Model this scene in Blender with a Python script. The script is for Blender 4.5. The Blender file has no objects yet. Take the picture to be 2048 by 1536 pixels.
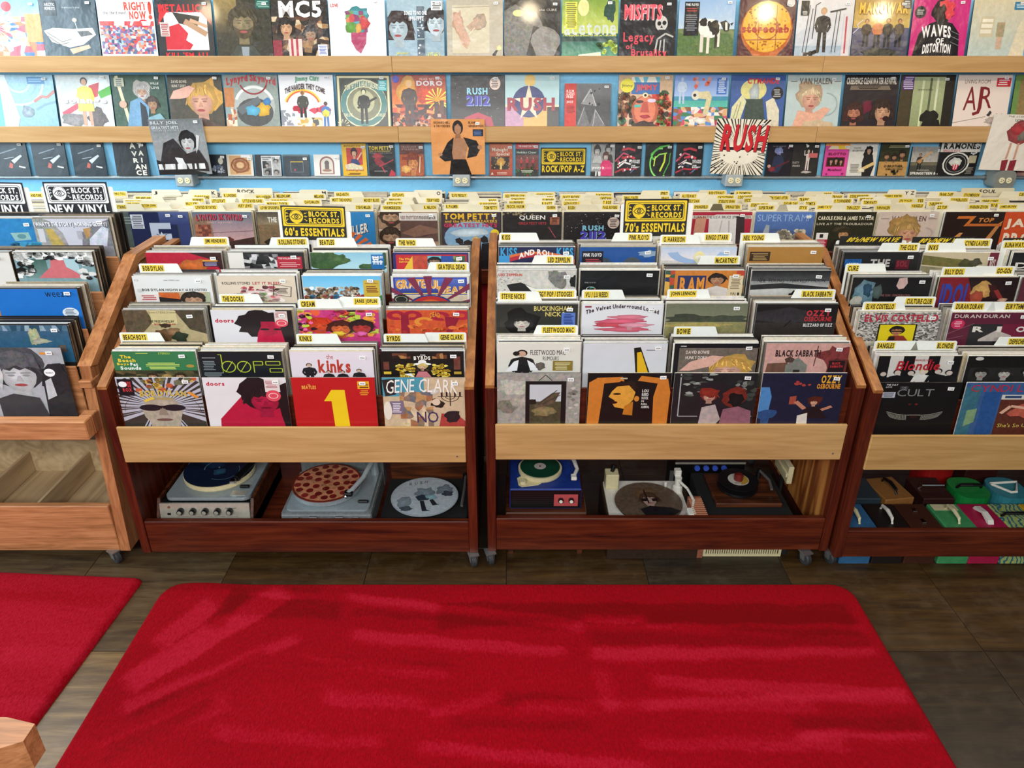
import bpy, math, random
from mathutils import Vector, Matrix, Euler
random.seed(7)
S = bpy.context.scene
COL = S.collection

# ---------------------------------------------------------------- camera, world, lights, exposure
F, CX, CY = 1480.0, 1024.0, 768.0
H = 2.11                                   # eye height above the floor
TH = math.atan(736.0 / F)                  # pitch below the horizon
CT, ST = math.cos(TH), math.sin(TH)
cd = bpy.data.cameras.new('camera')
cam = bpy.data.objects.new('camera', cd)
COL.objects.link(cam)
cam.location = (0, 0, H)
cam.rotation_euler = (math.pi / 2 - TH, 0, 0)
cd.sensor_fit = 'HORIZONTAL'; cd.sensor_width = 36; cd.lens = 36 * F / 2048
cd.clip_start = 0.05; cd.clip_end = 60
S.camera = cam
S.view_settings.view_transform = 'Standard'
S.view_settings.look = 'None'
S.view_settings.gamma = 1
S.view_settings.use_curve_mapping = False
S.view_settings.exposure = 0.42
w = bpy.data.worlds.new('world'); S.world = w; w.use_nodes = True
w.node_tree.nodes['Background'].inputs[0].default_value = (0.95, 0.97, 1.0, 1)
w.node_tree.nodes['Background'].inputs[1].default_value = 0.12

def area(name, loc, target, sx, sy, power, col):
    l = bpy.data.lights.new(name, 'AREA'); l.shape = 'RECTANGLE'; l.size = sx; l.size_y = sy
    l.energy = power; l.color = col
    o = bpy.data.objects.new(name, l); COL.objects.link(o); o.location = loc
    o.rotation_euler = (Vector(target) - Vector(loc)).to_track_quat('-Z', 'Y').to_euler()
    return o
# daylight through the shop window on one side, and the warm ceiling lights
area('window_daylight', (-5.0, 2.4, 2.7), (0.0, 2.4, 1.0), 4.4, 2.6, 215, (0.74, 0.90, 1.0))
area('shop_front_light', (-0.6, -1.7, 3.2), (-0.4, 3.3, 1.3), 4.4, 1.0, 175, (0.97, 0.97, 0.96))  # unseen fill, added so the rack and sleeve fronts get frontal light
area('ceiling_light_strip', (0.4, 2.9, 4.0), (0.4, 3.3, 0.8), 5.5, 0.9, 40, (1.0, 0.90, 0.76))
area('ceiling_panel', (-3.5, 3.75, 3.0), (-2.4, 2.6, 0.0), 1.8, 1.1, 18, (0.98, 0.97, 1.0))
for x, e in ((-2.5, 11), (0.15, 14), (2.1, 26), (3.05, 22)):
    l = bpy.data.lights.new('ceiling_lamp', 'POINT'); l.energy = e; l.shadow_soft_size = 0.07; l.color = (1.0, 0.80, 0.52)
    o = bpy.data.objects.new('ceiling_lamp', l); COL.objects.link(o); o.location = (x, 2.6, 3.04)

# ---------------------------------------------------------------- reading points off the photograph
def at(u, v, Y):
    a = (u - CX) / F; b = (CY - v) / F
    z = Y / (CT + ST * b)
    return Vector((a * z, Y, H + z * (-ST + CT * b)))
def atz(u, v, Z):
    a = (u - CX) / F; b = (CY - v) / F
    z = (Z - H) / (-ST + CT * b)
    return Vector((a * z, z * (CT + ST * b), Z))

# ---------------------------------------------------------------- colours and materials
def lin(c): return c / 12.92 if c <= 0.04045 else ((c + 0.055) / 1.055) ** 2.4
_hx = {}
def hx(s):
    if s not in _hx:
        t = s if len(s) == 6 else ''.join(k * 2 for k in s)
        _hx[s] = tuple(lin(int(t[i:i + 2], 16) / 255) for i in (0, 2, 4))
    return _hx[s]

def newmat(name):
    m = bpy.data.materials.new(name); m.use_nodes = True
    nt = m.node_tree; b = nt.nodes['Principled BSDF']
    return m, nt, b
def node(nt, t, **kw):
    n = nt.nodes.new(t)
    for k, v in kw.items(): setattr(n, k, v)
    return n
def coords(nt, scale, rnd=True, kind='Object'):
    tc = node(nt, 'ShaderNodeTexCoord'); mp = node(nt, 'ShaderNodeMapping')
    mp.inputs['Scale'].default_value = scale
    nt.links.new(tc.outputs[kind], mp.inputs['Vector'])
    if rnd:
        oi = node(nt, 'ShaderNodeObjectInfo'); mu = node(nt, 'ShaderNodeMath', operation='MULTIPLY')
        mu.inputs[1].default_value = 37.0
        nt.links.new(oi.outputs['Random'], mu.inputs[0]); nt.links.new(mu.outputs[0], mp.inputs['Location'])
    return mp.outputs[0]
def ramp(nt, fac, stops):
    r = node(nt, 'ShaderNodeValToRGB'); e = r.color_ramp.elements
    for i, (p, c) in enumerate(stops):
        k = e[i] if i < 2 else e.new(p)
        k.position = p; k.color = (*c, 1)
    nt.links.new(fac, r.inputs[0]); return r.outputs[0]
def bump(nt, b, h, strength, dist=0.01):
    bp = node(nt, 'ShaderNodeBump'); bp.inputs['Strength'].default_value = strength; bp.inputs['Distance'].default_value = dist
    nt.links.new(h, bp.inputs['Height']); nt.links.new(bp.outputs[0], b.inputs['Normal'])
def plain(name, c, rough=0.5, metal=0.0, grain=0.08, spec=0.5):
    m, nt, b = newmat(name); col = hx(c) if isinstance(c, str) else c
    n = node(nt, 'ShaderNodeTexNoise'); n.inputs['Scale'].default_value = 1; n.inputs['Detail'].default_value = 4
    nt.links.new(coords(nt, (60, 60, 60)), n.inputs['Vector'])
    nt.links.new(ramp(nt, n.outputs[0], [(0.25, tuple(x * (1 - grain) for x in col)), (0.75, tuple(min(1, x * (1 + grain)) for x in col))]), b.inputs['Base Color'])
    b.inputs['Roughness'].default_value = rough; b.inputs['Metallic'].default_value = metal
    b.inputs['Specular IOR Level'].default_value = spec
    return m
def wood(name, dark, mid, light, axis, scale=1.0, rough=0.42, wear=None, spec=0.4, rings=0.5):
    """plank grain along one axis: long fibres plus wavy growth bands"""
    m, nt, b = newmat(name)
    sc = [26 * scale] * 3; sc['XYZ'.index(axis)] = 1.6 * scale
    n = node(nt, 'ShaderNodeTexNoise'); n.inputs['Scale'].default_value = 1; n.inputs['Detail'].default_value = 7; n.inputs['Roughness'].default_value = 0.65
    n.inputs['Distortion'].default_value = 0.6
    nt.links.new(coords(nt, sc), n.inputs['Vector'])
    sc2 = [9 * scale] * 3; sc2['XYZ'.index(axis)] = 0.9 * scale
    n2 = node(nt, 'ShaderNodeTexNoise'); n2.inputs['Scale'].default_value = 1; n2.inputs['Detail'].default_value = 2
    nt.links.new(coords(nt, sc2), n2.inputs['Vector'])
    mu = node(nt, 'ShaderNodeMath', operation='MULTIPLY'); mu.inputs[1].default_value = 9.0
    nt.links.new(n2.outputs[0], mu.inputs[0])
    sn = node(nt, 'ShaderNodeMath', operation='PINGPONG'); sn.inputs[1].default_value = 0.5
    nt.links.new(mu.outputs[0], sn.inputs[0])
    mx = node(nt, 'ShaderNodeMath', operation='MULTIPLY_ADD'); mx.inputs[1].default_value = rings
    nt.links.new(sn.outputs[0], mx.inputs[0]); nt.links.new(n.outputs[0], mx.inputs[2])
    ad = node(nt, 'ShaderNodeMath', operation='SUBTRACT'); ad.inputs[1].default_value = rings * 0.25
    nt.links.new(mx.outputs[0], ad.inputs[0])
    col = ramp(nt, ad.outputs[0], [(0.3, hx(dark)), (0.52, hx(mid)), (0.74, hx(light))])
    if wear:
        n3 = node(nt, 'ShaderNodeTexNoise'); n3.inputs['Scale'].default_value = 1; n3.inputs['Detail'].default_value = 6; n3.inputs['Roughness'].default_value = 0.7
        nt.links.new(coords(nt, (7, 7, 7)), n3.inputs['Vector'])
        fr = ramp(nt, n3.outputs[0], [(0.70, (0, 0, 0)), (0.74, (0.6, 0.6, 0.6))])
        mix = node(nt, 'ShaderNodeMixRGB'); mix.inputs[2].default_value = (*hx(wear), 1)
        nt.links.new(fr, mix.inputs[0]); nt.links.new(col, mix.inputs[1]); col = mix.outputs[0]
    nt.links.new(col, b.inputs['Base Color'])
    b.inputs['Roughness'].default_value = rough; b.inputs['Specular IOR Level'].default_value = spec
    bump(nt, b, n.outputs[0], 0.12, 0.004)
    return m
def printmat(name, rough, wrinkle, coat=0.0):
    """printed card: colour from the print itself, grain where the print is a photo (alpha)"""
    m, nt, b = newmat(name)
    at_ = node(nt, 'ShaderNodeVertexColor', layer_name='ink')
    n = node(nt, 'ShaderNodeTexNoise'); n.inputs['Scale'].default_value = 1; n.inputs['Detail'].default_value = 5; n.inputs['Roughness'].default_value = 0.7
    v = coords(nt, (55, 55, 55)); nt.links.new(v, n.inputs['Vector'])
    rr = node(nt, 'ShaderNodeMapRange', data_type='FLOAT_VECTOR'); rr.clamp = True
    for i_, q_ in ((7, .32), (8, .68), (9, .25), (10, 1.7)): rr.inputs[i_].default_value = (q_, q_, q_)
    mg = node(nt, 'ShaderNodeMixRGB'); mg.inputs[0].default_value = 0.65
    nt.links.new(n.outputs[1], mg.inputs[1]); nt.links.new(n.outputs[0], mg.inputs[2]); nt.links.new(mg.outputs[0], rr.inputs[6])
    ml = node(nt, 'ShaderNodeMixRGB', blend_type='MULTIPLY')
    nt.links.new(at_.outputs['Alpha'], ml.inputs[0]); nt.links.new(at_.outputs['Color'], ml.inputs[1]); nt.links.new(rr.outputs[1], ml.inputs[2])
    nt.links.new(ml.outputs[0], b.inputs['Base Color'])
    b.inputs['Roughness'].default_value = rough; b.inputs['Coat Weight'].default_value = coat; b.inputs['Coat Roughness'].default_value = 0.08
    n2 = node(nt, 'ShaderNodeTexNoise'); n2.inputs['Scale'].default_value = 1; n2.inputs['Detail'].default_value = 3
    nt.links.new(coords(nt, (9, 9, 9)), n2.inputs['Vector'])
    bump(nt, b, n2.outputs[0], wrinkle, 0.02)
    return m
M = {}
M['print'] = printmat('shrink_wrapped_print', 0.36, 0.2, 0.12)
M['gloss'] = printmat('glossy_bag_print', 0.30, 0.5, 0.35)
M['paper'] = printmat('printed_paper', 0.6, 0.05)
M['oakx'] = wood('oak_across', '90603a', 'b87c50', 'cc9264', 'X', 2.0, 0.42, None, 0.4, 0.22)
M['oakz'] = wood('oak_upright', '8c5a34', 'b0744a', 'c4885a', 'Z', 2.0, 0.42, None, 0.4, 0.22)
M['oaky'] = wood('oak_depthwise', '986038', 'bc7e50', 'd09460', 'Y', 2.0, 0.42, None, 0.4, 0.22)
M['redx'] = wood('stained_pine_across', '35100a', '54200f', '6c2e16', 'X', 1.5, 0.38, None, 0.4, 0.15)
M['redz'] = wood('stained_pine_upright', '35100a', '521d0e', '682a15', 'Z', 1.5, 0.38, '9a5c38', 0.4, 0.15)
M['redy'] = wood('lit_worn_pine_depthwise', '7a4822', '986030', 'b07a44', 'Y', 1.5, 0.45, '7a3a1a', 0.4, 0.15)  # wear plus the lit tone of the sloped edges, both in the colour
M['ply'] = wood('plywood_inside', '7a3f1a', 'a8662e', 'c98844', 'Z', 0.55, 0.55, None, 0.3, 1.1)
M['maple'] = wood('maple_ply', 'aa8450', 'c09862', 'cca870', 'X', 1.0, 0.42, None, 0.4, 0.12)
M['maplewall'] = wood('maple_ledge', 'ae8450', 'bc9462', 'c8a270', 'X', 1.0, 0.42, None, 0.4, 0.1)
M['maplestain'] = wood('stained_maple_ply', 'a07c48', 'b89058', 'c4a068', 'X', 1.0, 0.42, '6e5028', 0.4, 0.12)
M['birch'] = wood('birch_tray', '9a8462', 'b69e78', 'c8b08c', 'Y', 0.6, 0.6, None, 0.3, 0.3)
M['black'] = plain('black_vinyl', '0c0c0d', 0.35)
M['blackmatte'] = plain('black_matte', '0a0a0a', 0.8)
M['grey'] = plain('grey_leatherette', '6b7070', 0.6, 0, 0.25)
M['deck'] = plain('grey_enamel_deck', '8d989c', 0.3, 0.2)
M['silver'] = plain('brushed_silver', 'c9c4b4', 0.35, 0.55, 0.1)
M['chrome'] = plain('chrome', 'd8d8d8', 0.15, 1.0, 0.02)
M['conduit'] = plain('galvanised_conduit', 'a0a8aa', 0.45, 0.5, 0.12)
M['boxgrey'] = plain('painted_steel_box', 'a4acae', 0.5, 0.1)
M['ivory'] = plain('ivory_plastic', 'e8dcb4', 0.4)
M['cream'] = plain('cream_plastic', 'cfc49a', 0.5)
M['white'] = plain('white_plastic', 'dcd9cd', 0.4)
M['rubber'] = plain('grey_rubber', '2c2c2e', 0.6)
M['steel'] = plain('zinc_plated_steel', '9a9a98', 0.4, 0.8)
M['blue'] = plain('blue_leatherette', '12317e', 0.5, 0, 0.2)
M['brownwood'] = wood('walnut_case', '2a140a', '4a2412', '643418', 'X', 1.2, 0.4)
M['redpaint'] = plain('red_painted_panel', '8e0c10', 0.5, 0, 0.15)
M['rust'] = plain('rust_grille_cloth', '8a5038', 0.8, 0, 0.5)

# blue orange-peel wall
m, nt, b = newmat('blue_wall_paint'); M['wall'] = m
n = node(nt, 'ShaderNodeTexNoise'); n.inputs['Scale'].default_value = 1; n.inputs['Detail'].default_value = 3
nt.links.new(coords(nt, (45, 45, 45), False), n.inputs['Vector'])
n2 = node(nt, 'ShaderNodeTexNoise'); n2.inputs['Scale'].default_value = 1.2
nt.links.new(coords(nt, (1, 1, 1), False), n2.inputs['Vector'])
nt.links.new(ramp(nt, n2.outputs[0], [(0.3, hx('80c8f0')), (0.7, hx('8cd0f5'))]), b.inputs['Base Color'])
b.inputs['Roughness'].default_value = 0.42
bump(nt, b, n.outputs[0], 0.35, 0.006)
# vinyl floor tiles, three browns, plus two paler ones with floor sheen in their colour
def tilemat(name, d, m_, l, axis):
    m, nt, b = newmat(name)
    sc = [30] * 3; sc['XYZ'.index(axis)] = 3
    n = node(nt, 'ShaderNodeTexNoise'); n.inputs['Scale'].default_value = 1; n.inputs['Detail'].default_value = 8; n.inputs['Roughness'].default_value = 0.7; n.inputs['Distortion'].default_value = 0.4
    nt.links.new(coords(nt, sc), n.inputs['Vector'])
    c1 = ramp(nt, n.outputs[0], [(0.3, hx(d)), (0.5, hx(m_)), (0.72, hx(l))])
    n2 = node(nt, 'ShaderNodeTexNoise'); n2.inputs['Scale'].default_value = 1; n2.inputs['Detail'].default_value = 6; n2.inputs['Roughness'].default_value = 0.8
    nt.links.new(coords(nt, (9, 9, 9)), n2.inputs['Vector'])
    dust = ramp(nt, n2.outputs[0], [(0.5, (0, 0, 0)), (0.8, (0.25, 0.25, 0.25))])
    mix = node(nt, 'ShaderNodeMixRGB'); mix.inputs[2].default_value = (*hx('6a5a44'), 1)
    nt.links.new(dust, mix.inputs[0]); nt.links.new(c1, mix.inputs[1]); nt.links.new(mix.outputs[0], b.inputs['Base Color'])
    nt.links.new(ramp(nt, n2.outputs[0], [(0.35, (0.34, 0.34, 0.34)), (0.7, (0.55, 0.55, 0.55))]), b.inputs['Roughness'])
    bump(nt, b, n.outputs[0], 0.25, 0.003)
    return m
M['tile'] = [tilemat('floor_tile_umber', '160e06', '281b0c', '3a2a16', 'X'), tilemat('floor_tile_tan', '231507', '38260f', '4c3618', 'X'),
             tilemat('floor_tile_slate', '19140d', '2b2318', '3c3224', 'X'), tilemat('floor_tile_painted_sheen', '43321c', '6a5232', '8e7248', 'X'), tilemat('floor_tile_faint_sheen', '2c2114', '4a3a25', '625035', 'X')]
# red velvet pile: two lies of the nap, from attribute 'nap', plus streaks
m, nt, b = newmat('red_velvet_pile'); M['rug'] = m
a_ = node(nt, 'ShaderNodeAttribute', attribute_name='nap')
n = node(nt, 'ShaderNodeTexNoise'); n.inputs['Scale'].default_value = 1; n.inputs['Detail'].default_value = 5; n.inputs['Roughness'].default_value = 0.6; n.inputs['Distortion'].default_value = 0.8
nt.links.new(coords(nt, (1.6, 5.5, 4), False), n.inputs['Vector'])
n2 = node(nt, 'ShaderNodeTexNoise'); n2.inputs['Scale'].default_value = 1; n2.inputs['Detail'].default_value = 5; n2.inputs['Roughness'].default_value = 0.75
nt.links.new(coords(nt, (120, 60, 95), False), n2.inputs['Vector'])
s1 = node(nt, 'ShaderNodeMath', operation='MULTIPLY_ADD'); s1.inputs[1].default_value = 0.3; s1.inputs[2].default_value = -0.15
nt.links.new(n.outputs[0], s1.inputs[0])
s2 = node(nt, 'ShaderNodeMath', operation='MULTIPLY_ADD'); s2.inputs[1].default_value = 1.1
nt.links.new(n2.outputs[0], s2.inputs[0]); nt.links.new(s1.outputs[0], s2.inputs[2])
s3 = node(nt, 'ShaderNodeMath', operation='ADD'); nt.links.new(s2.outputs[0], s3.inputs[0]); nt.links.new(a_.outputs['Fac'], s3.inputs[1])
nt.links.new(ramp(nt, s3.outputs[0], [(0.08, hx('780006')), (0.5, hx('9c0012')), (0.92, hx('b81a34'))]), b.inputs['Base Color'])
b.inputs['Roughness'].default_value = 0.9; b.inputs['Specular IOR Level'].default_value = 0.06
b.inputs['Sheen Weight'].default_value = 0.04; b.inputs['Sheen Roughness'].default_value = 0.4; b.inputs['Sheen Tint'].default_value = (1, 0.35, 0.4, 1)
bump(nt, b, n2.outputs[0], 0.9, 0.010)

# ---------------------------------------------------------------- mesh builder
class MB:
    def __init__(s): s.v = []; s.f = []; s.c = []; s.sm = False
    def add(s, vs, fs, c=None):
        k = len(s.v); s.v += [tuple(p) for p in vs]; s.f += [tuple(i + k for i in f) for f in fs]
        s.c += [c] * len(fs); return s
    def box(s, x0, x1, y0, y1, z0, z1, c=None):
        return s.add([(x0, y0, z0), (x1, y0, z0), (x1, y1, z0), (x0, y1, z0), (x0, y0, z1), (x1, y0, z1), (x1, y1, z1), (x0, y1, z1)],
                     [(0, 3, 2, 1), (4, 5, 6, 7), (0, 1, 5, 4), (1, 2, 6, 5), (2, 3, 7, 6), (3, 0, 4, 7)], c)
    def bev(s, x0, x1, y0, y1, z0, z1, b=0.004, c=None):
        """box with every edge chamfered"""
        X, Y, Z = (x0, x1), (y0, y1), (z0, z1); V = []; idx = {}
        for i in (0, 1):
            for j in (0, 1):
                for k in (0, 1):
                    sx, sy, sz = (b if i == 0 else -b), (b if j == 0 else -b), (b if k == 0 else -b)
                    for a, p in (('x', (X[i], Y[j] + sy, Z[k] + sz)), ('y', (X[i] + sx, Y[j], Z[k] + sz)), ('z', (X[i] + sx, Y[j] + sy, Z[k]))):
                        idx[(i, j, k, a)] = len(V); V.append(p)
        G = lambda *q: tuple(idx[t] for t in q)
        Fs = []
        for i in (0, 1):
            Fs.append(G((i, 0, 0, 'x'), (i, 1, 0, 'x'), (i, 1, 1, 'x'), (i, 0, 1, 'x')) if i else G((i, 0, 0, 'x'), (i, 0, 1, 'x'), (i, 1, 1, 'x'), (i, 1, 0, 'x')))
            Fs.append(G((0, i, 0, 'y'), (0, i, 1, 'y'), (1, i, 1, 'y'), (1, i, 0, 'y')) if i else G((0, i, 0, 'y'), (1, i, 0, 'y'), (1, i, 1, 'y'), (0, i, 1, 'y')))
            Fs.append(G((0, 0, i, 'z'), (1, 0, i, 'z'), (1, 1, i, 'z'), (0, 1, i, 'z')) if i else G((0, 0, i, 'z'), (0, 1, i, 'z'), (1, 1, i, 'z'), (1, 0, i, 'z')))
            for j in (0, 1):
                q = G((0, i, j, 'y'), (1, i, j, 'y'), (1, i, j, 'z'), (0, i, j, 'z')); Fs.append(q)
                q = G((i, 0, j, 'x'), (i, 1, j, 'x'), (i, 1, j, 'z'), (i, 0, j, 'z')); Fs.append(q)
                q = G((i, j, 0, 'x'), (i, j, 1, 'x'), (i, j, 1, 'y'), (i, j, 0, 'y')); Fs.append(q)
                for k in (0, 1): Fs.append(G((i, j, k, 'x'), (i, j, k, 'y'), (i, j, k, 'z')))
        return s.add(V, Fs, c)
    def prism(s, pts, x0, x1, c=None):
        """(y, z) outline swept along x"""
        n = len(pts)
        V = [(x0, p[0], p[1]) for p in pts] + [(x1, p[0], p[1]) for p in pts]
        return s.add(V, [tuple(range(n))[::-1], tuple(range(n, 2 * n))] + [(i, (i + 1) % n, n + (i + 1) % n, n + i) for i in range(n)], c)
    def slab(s, pts, z0, z1, c=None):
        """(x, y) outline raised from z0 to z1"""
        n = len(pts)
        V = [(p[0], p[1], z0) for p in pts] + [(p[0], p[1], z1) for p in pts]
        return s.add(V, [tuple(range(n))[::-1], tuple(range(n, 2 * n))] + [(i, (i + 1) % n, n + (i + 1) % n, n + i) for i in range(n)], c)
    def lathe(s, cx, cy, prof, n=32, c=None):
        V = []; Fs = []
        for r, z in prof:
            for i in range(n):
                t = 2 * math.pi * i / n; V.append((cx + r * math.cos(t), cy + r * math.sin(t), z))
        for k in range(len(prof) - 1):
            for i in range(n):
                j = (i + 1) % n; Fs.append((k * n + i, k * n + j, (k + 1) * n + j, (k + 1) * n + i))
        Fs.append(tuple(range(n))[::-1]); Fs.append(tuple(range((len(prof) - 1) * n, len(prof) * n)))
        return s.add(V, Fs, c)
    def tube(s, path, r, n=8, c=None):
        P = [Vector(p) for p in path]; V = []; Fs = []
        R = r if isinstance(r, (list, tuple)) else [r] * len(P)
        for i, p in enumerate(P):
            d = (P[min(i + 1, len(P) - 1)] - P[max(i - 1, 0)]).normalized()
            a = d.cross(Vector((0, 0, 1)) if abs(d.z) < 0.9 else Vector((1, 0, 0))).normalized(); bb = d.cross(a)
            for k in range(n):
                t = 2 * math.pi * k / n; V.append(p + (a * math.cos(t) + bb * math.sin(t)) * R[i])
        for i in range(len(P) - 1):
            for k in range(n):
                j = (k + 1) % n; Fs.append((i * n + k, i * n + j, (i + 1) * n + j, (i + 1) * n + k))
        Fs.append(tuple(range(n))[::-1]); Fs.append(tuple(range((len(P) - 1) * n, len(P) * n)))
        return s.add(V, Fs, c)
    def mesh(s, name, mat):
        me = bpy.data.meshes.new(name); me.from_pydata(s.v, [], s.f); me.materials.append(mat)
        if any(c is not None for c in s.c):
            at = me.color_attributes.new('ink', 'FLOAT_COLOR', 'CORNER'); buf = []
            for f, c in zip(s.f, s.c):
                if c is None: c = (0.8, 0.8, 0.8, 0)
                if isinstance(c[0], (tuple, list)):
                    for q in c: buf += q
                else: buf += list(c) * len(f)
            at.data.foreach_set('color', buf)
        if s.sm:
            for p in me.polygons: p.use_smooth = True
        me.update(); return me
def obj(name, mb, mat, parent=None, loc=(0, 0, 0), rot=(0, 0, 0)):
    me = mb.mesh(name, M[mat] if isinstance(mat, str) else mat) if isinstance(mb, MB) else mb
    o = bpy.data.objects.new(name, me); COL.objects.link(o)
    o.location = loc; o.rotation_euler = rot
    if parent: o.parent = parent
    return o
def fixn(o):
    import bmesh
    bm = bmesh.new(); bm.from_mesh(o.data); bmesh.ops.recalc_face_normals(bm, faces=bm.faces); bm.to_mesh(o.data); bm.free(); return o
def tag(o, label, cat, group=None):
    o['label'] = label; o['category'] = cat
    if group: o['group'] = group
    return o
def thing(name, label, cat, loc=(0, 0, 0), group=None, rz=0):
    o = bpy.data.objects.new(name, None); COL.objects.link(o); o.location = loc; o.rotation_euler = (0, 0, rz); o.empty_display_size = 0.05
    return tag(o, label, cat, group)
def struct(o): o['kind'] = 'structure'; return o

# ---------------------------------------------------------------- lettering: glyph outlines as flat faces
GL = {}
def load_glyphs():
    cu = bpy.data.curves.new('glyph', 'FONT'); cu.resolution_u = 2; cu.size = 1.0
    ob = bpy.data.objects.new('glyph', cu); COL.objects.link(ob)
    for wt, off in (('n', 0.0), ('b', 0.022), ('x', 0.04)):
        cu.offset = off
        for ch in "ABCDEFGHIJKLMNOPQRSTUVWXYZabcdefghijklmnopqrstuvwxyz0123456789.,'/-!&+?()[]~:$":
            cu.body = ch
            bpy.context.view_layer.update()
            dg = bpy.context.evaluated_depsgraph_get(); ev = ob.evaluated_get(dg); me = ev.to_mesh()
            V = [(v.co.x, v.co.y) for v in me.vertices]; Fc = [tuple(p.vertices) for p in me.polygons]
            ev.to_mesh_clear()
            if not V: continue
            x0 = min(p[0] for p in V); x1 = max(p[0] for p in V)
            GL[wt + ch] = ([(p[0] - x0, p[1]) for p in V], Fc, x1 - x0)
    bpy.data.objects.remove(ob); bpy.data.curves.remove(cu)
load_glyphs()
def layout(txt, wt='b', sp=0.09):
    """verts, faces of a line of text at cap height ~0.73, left at 0"""
    V = []; Fc = []; x = 0
    for ch in txt:
        if ch == ' ': x += 0.3; continue
        g = GL.get(wt + ch)
        if not g: continue
        k = len(V); V += [(p[0] + x, p[1]) for p in g[0]]; Fc += [tuple(i + k for i in f) for f in g[1]]
        x += g[2] + sp
    return V, Fc, max(x - sp, 0.01)

# ---------------------------------------------------------------- flat printed artwork (x right, y down, both 0..1)
EPS = 0.00013
class Art:
    def __init__(s, w, h, seed=0):
        s.dw = w; s.dh = h; s.ky = 1.0; s.mb = MB(); s.k = 1; s.rnd = random.Random(seed)
    def P(s, x, y): return ((x - 0.5) * s.dw, -s.k * EPS, (1 - (y * s.ky if y < 0.985 else 1.0)) * s.dh)
    def col(s, c, n): return (*hx(c), n) if isinstance(c, str) else c
    def p(s, pts, c, n=0.0, up=True):
        q = pts
        if any(x < 0 or x > 1 or y < 0 or y > 1 for x, y in pts):
            for ax, lo, sg in ((0, 0.0, 1), (0, 1.0, -1), (1, 0.0, 1), (1, 1.0, -1)):
                o = []
                for i in range(len(q)):
                    a, b = q[i - 1], q[i]; da, db = (a[ax] - lo) * sg, (b[ax] - lo) * sg
                    if (da >= 0) != (db >= 0):
                        t = da / (da - db); o.append((a[0] + (b[0] - a[0]) * t, a[1] + (b[1] - a[1]) * t))
                    if db >= 0: o.append(b)
                q = o
                if len(q) < 3: return s
        s.mb.add([s.P(*t) for t in q], [tuple(range(len(q)))], s.col(c, n))
        if up: s.k += 1
        return s
    def r(s, x0, y0, x1, y1, c, n=0.0): return s.p([(x0, y1), (x1, y1), (x1, y0), (x0, y0)], c, n)
    def bg(s, c, n=0.0):
        return s.r(0, 0, 1, 1, c, n)
    def g(s, x0, y0, x1, y1, a, b, n=0.0, horiz=False):
        s.mb.add([s.P(x0, y1), s.P(x1, y1), s.P(x1, y0), s.P(x0, y0)], [(0, 1, 2, 3)],
                 [s.col(a if horiz else b, n), s.col(b, n), s.col(b if horiz else a, n), s.col(a, n)]); s.k += 1; return s
    def e(s, cx, cy, rx, ry, c, n=0.0, k=20, a=0):
        ca, sa = math.cos(a), math.sin(a)
        return s.p([(cx + rx * math.cos(-t) * ca - ry * math.sin(-t) * sa, cy + rx * math.cos(-t) * sa + ry * math.sin(-t) * ca) for t in [2 * math.pi * i / k for i in range(k)]], c, n)
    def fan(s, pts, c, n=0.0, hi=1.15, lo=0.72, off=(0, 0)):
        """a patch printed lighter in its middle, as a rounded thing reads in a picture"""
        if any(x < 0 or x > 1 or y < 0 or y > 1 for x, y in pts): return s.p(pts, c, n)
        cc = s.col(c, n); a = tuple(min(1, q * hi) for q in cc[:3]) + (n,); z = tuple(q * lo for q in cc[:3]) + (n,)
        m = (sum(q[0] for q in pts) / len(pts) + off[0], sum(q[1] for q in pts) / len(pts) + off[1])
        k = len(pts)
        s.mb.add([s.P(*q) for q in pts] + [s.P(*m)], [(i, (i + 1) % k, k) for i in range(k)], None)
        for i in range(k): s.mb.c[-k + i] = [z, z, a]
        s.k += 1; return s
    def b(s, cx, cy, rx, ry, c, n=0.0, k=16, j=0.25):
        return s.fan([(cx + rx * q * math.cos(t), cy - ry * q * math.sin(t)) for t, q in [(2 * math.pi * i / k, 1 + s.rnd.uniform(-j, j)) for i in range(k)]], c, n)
    def m(s, x0, y0, x1, y1, cols, nx, ny=None, n=0.0, j=0.45):
        """patchwork of many small irregular patches"""
        ny = ny or nx; G = {}
        for i in range(nx + 1):
            for k in range(ny + 1):
                dx = s.rnd.uniform(-j, j) if 0 < i < nx else 0; dy = s.rnd.uniform(-j, j) if 0 < k < ny else 0
                G[i, k] = (x0 + (x1 - x0) * (i + dx) / nx, y0 + (y1 - y0) * (k + dy) / ny)
        V = [s.P(*G[i, k]) for k in range(ny + 1) for i in range(nx + 1)]
        Fs = []; C = []
        for k in range(ny):
            for i in range(nx):
                a = k * (nx + 1) + i; Fs.append((a + nx + 1, a + nx + 2, a + 1, a)); C.append(s.col(s.rnd.choice(cols), n))
        kk = len(s.mb.v); s.mb.v += V; s.mb.f += [tuple(q + kk for q in f) for f in Fs]; s.mb.c += C
        s.k += 1; return s
    def sc(s, x0, y0, x1, y1, cols, num, r0, r1, n=0.0, asp=1.0):
        """scattered blobs"""
        for _ in range(num):
            r = s.rnd.uniform(r0, r1)
            x, y = s.rnd.uniform(x0, x1), s.rnd.uniform(y0, y1); c = s.rnd.choice(cols)
            s.p([(x + r * q * math.cos(t), y - r * asp * q * math.sin(t)) for t, q in [(2 * math.pi * i / 8, 1 + s.rnd.uniform(-.3, .3)) for i in range(8)]], c, n, False)
        s.k += 1; return s
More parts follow.
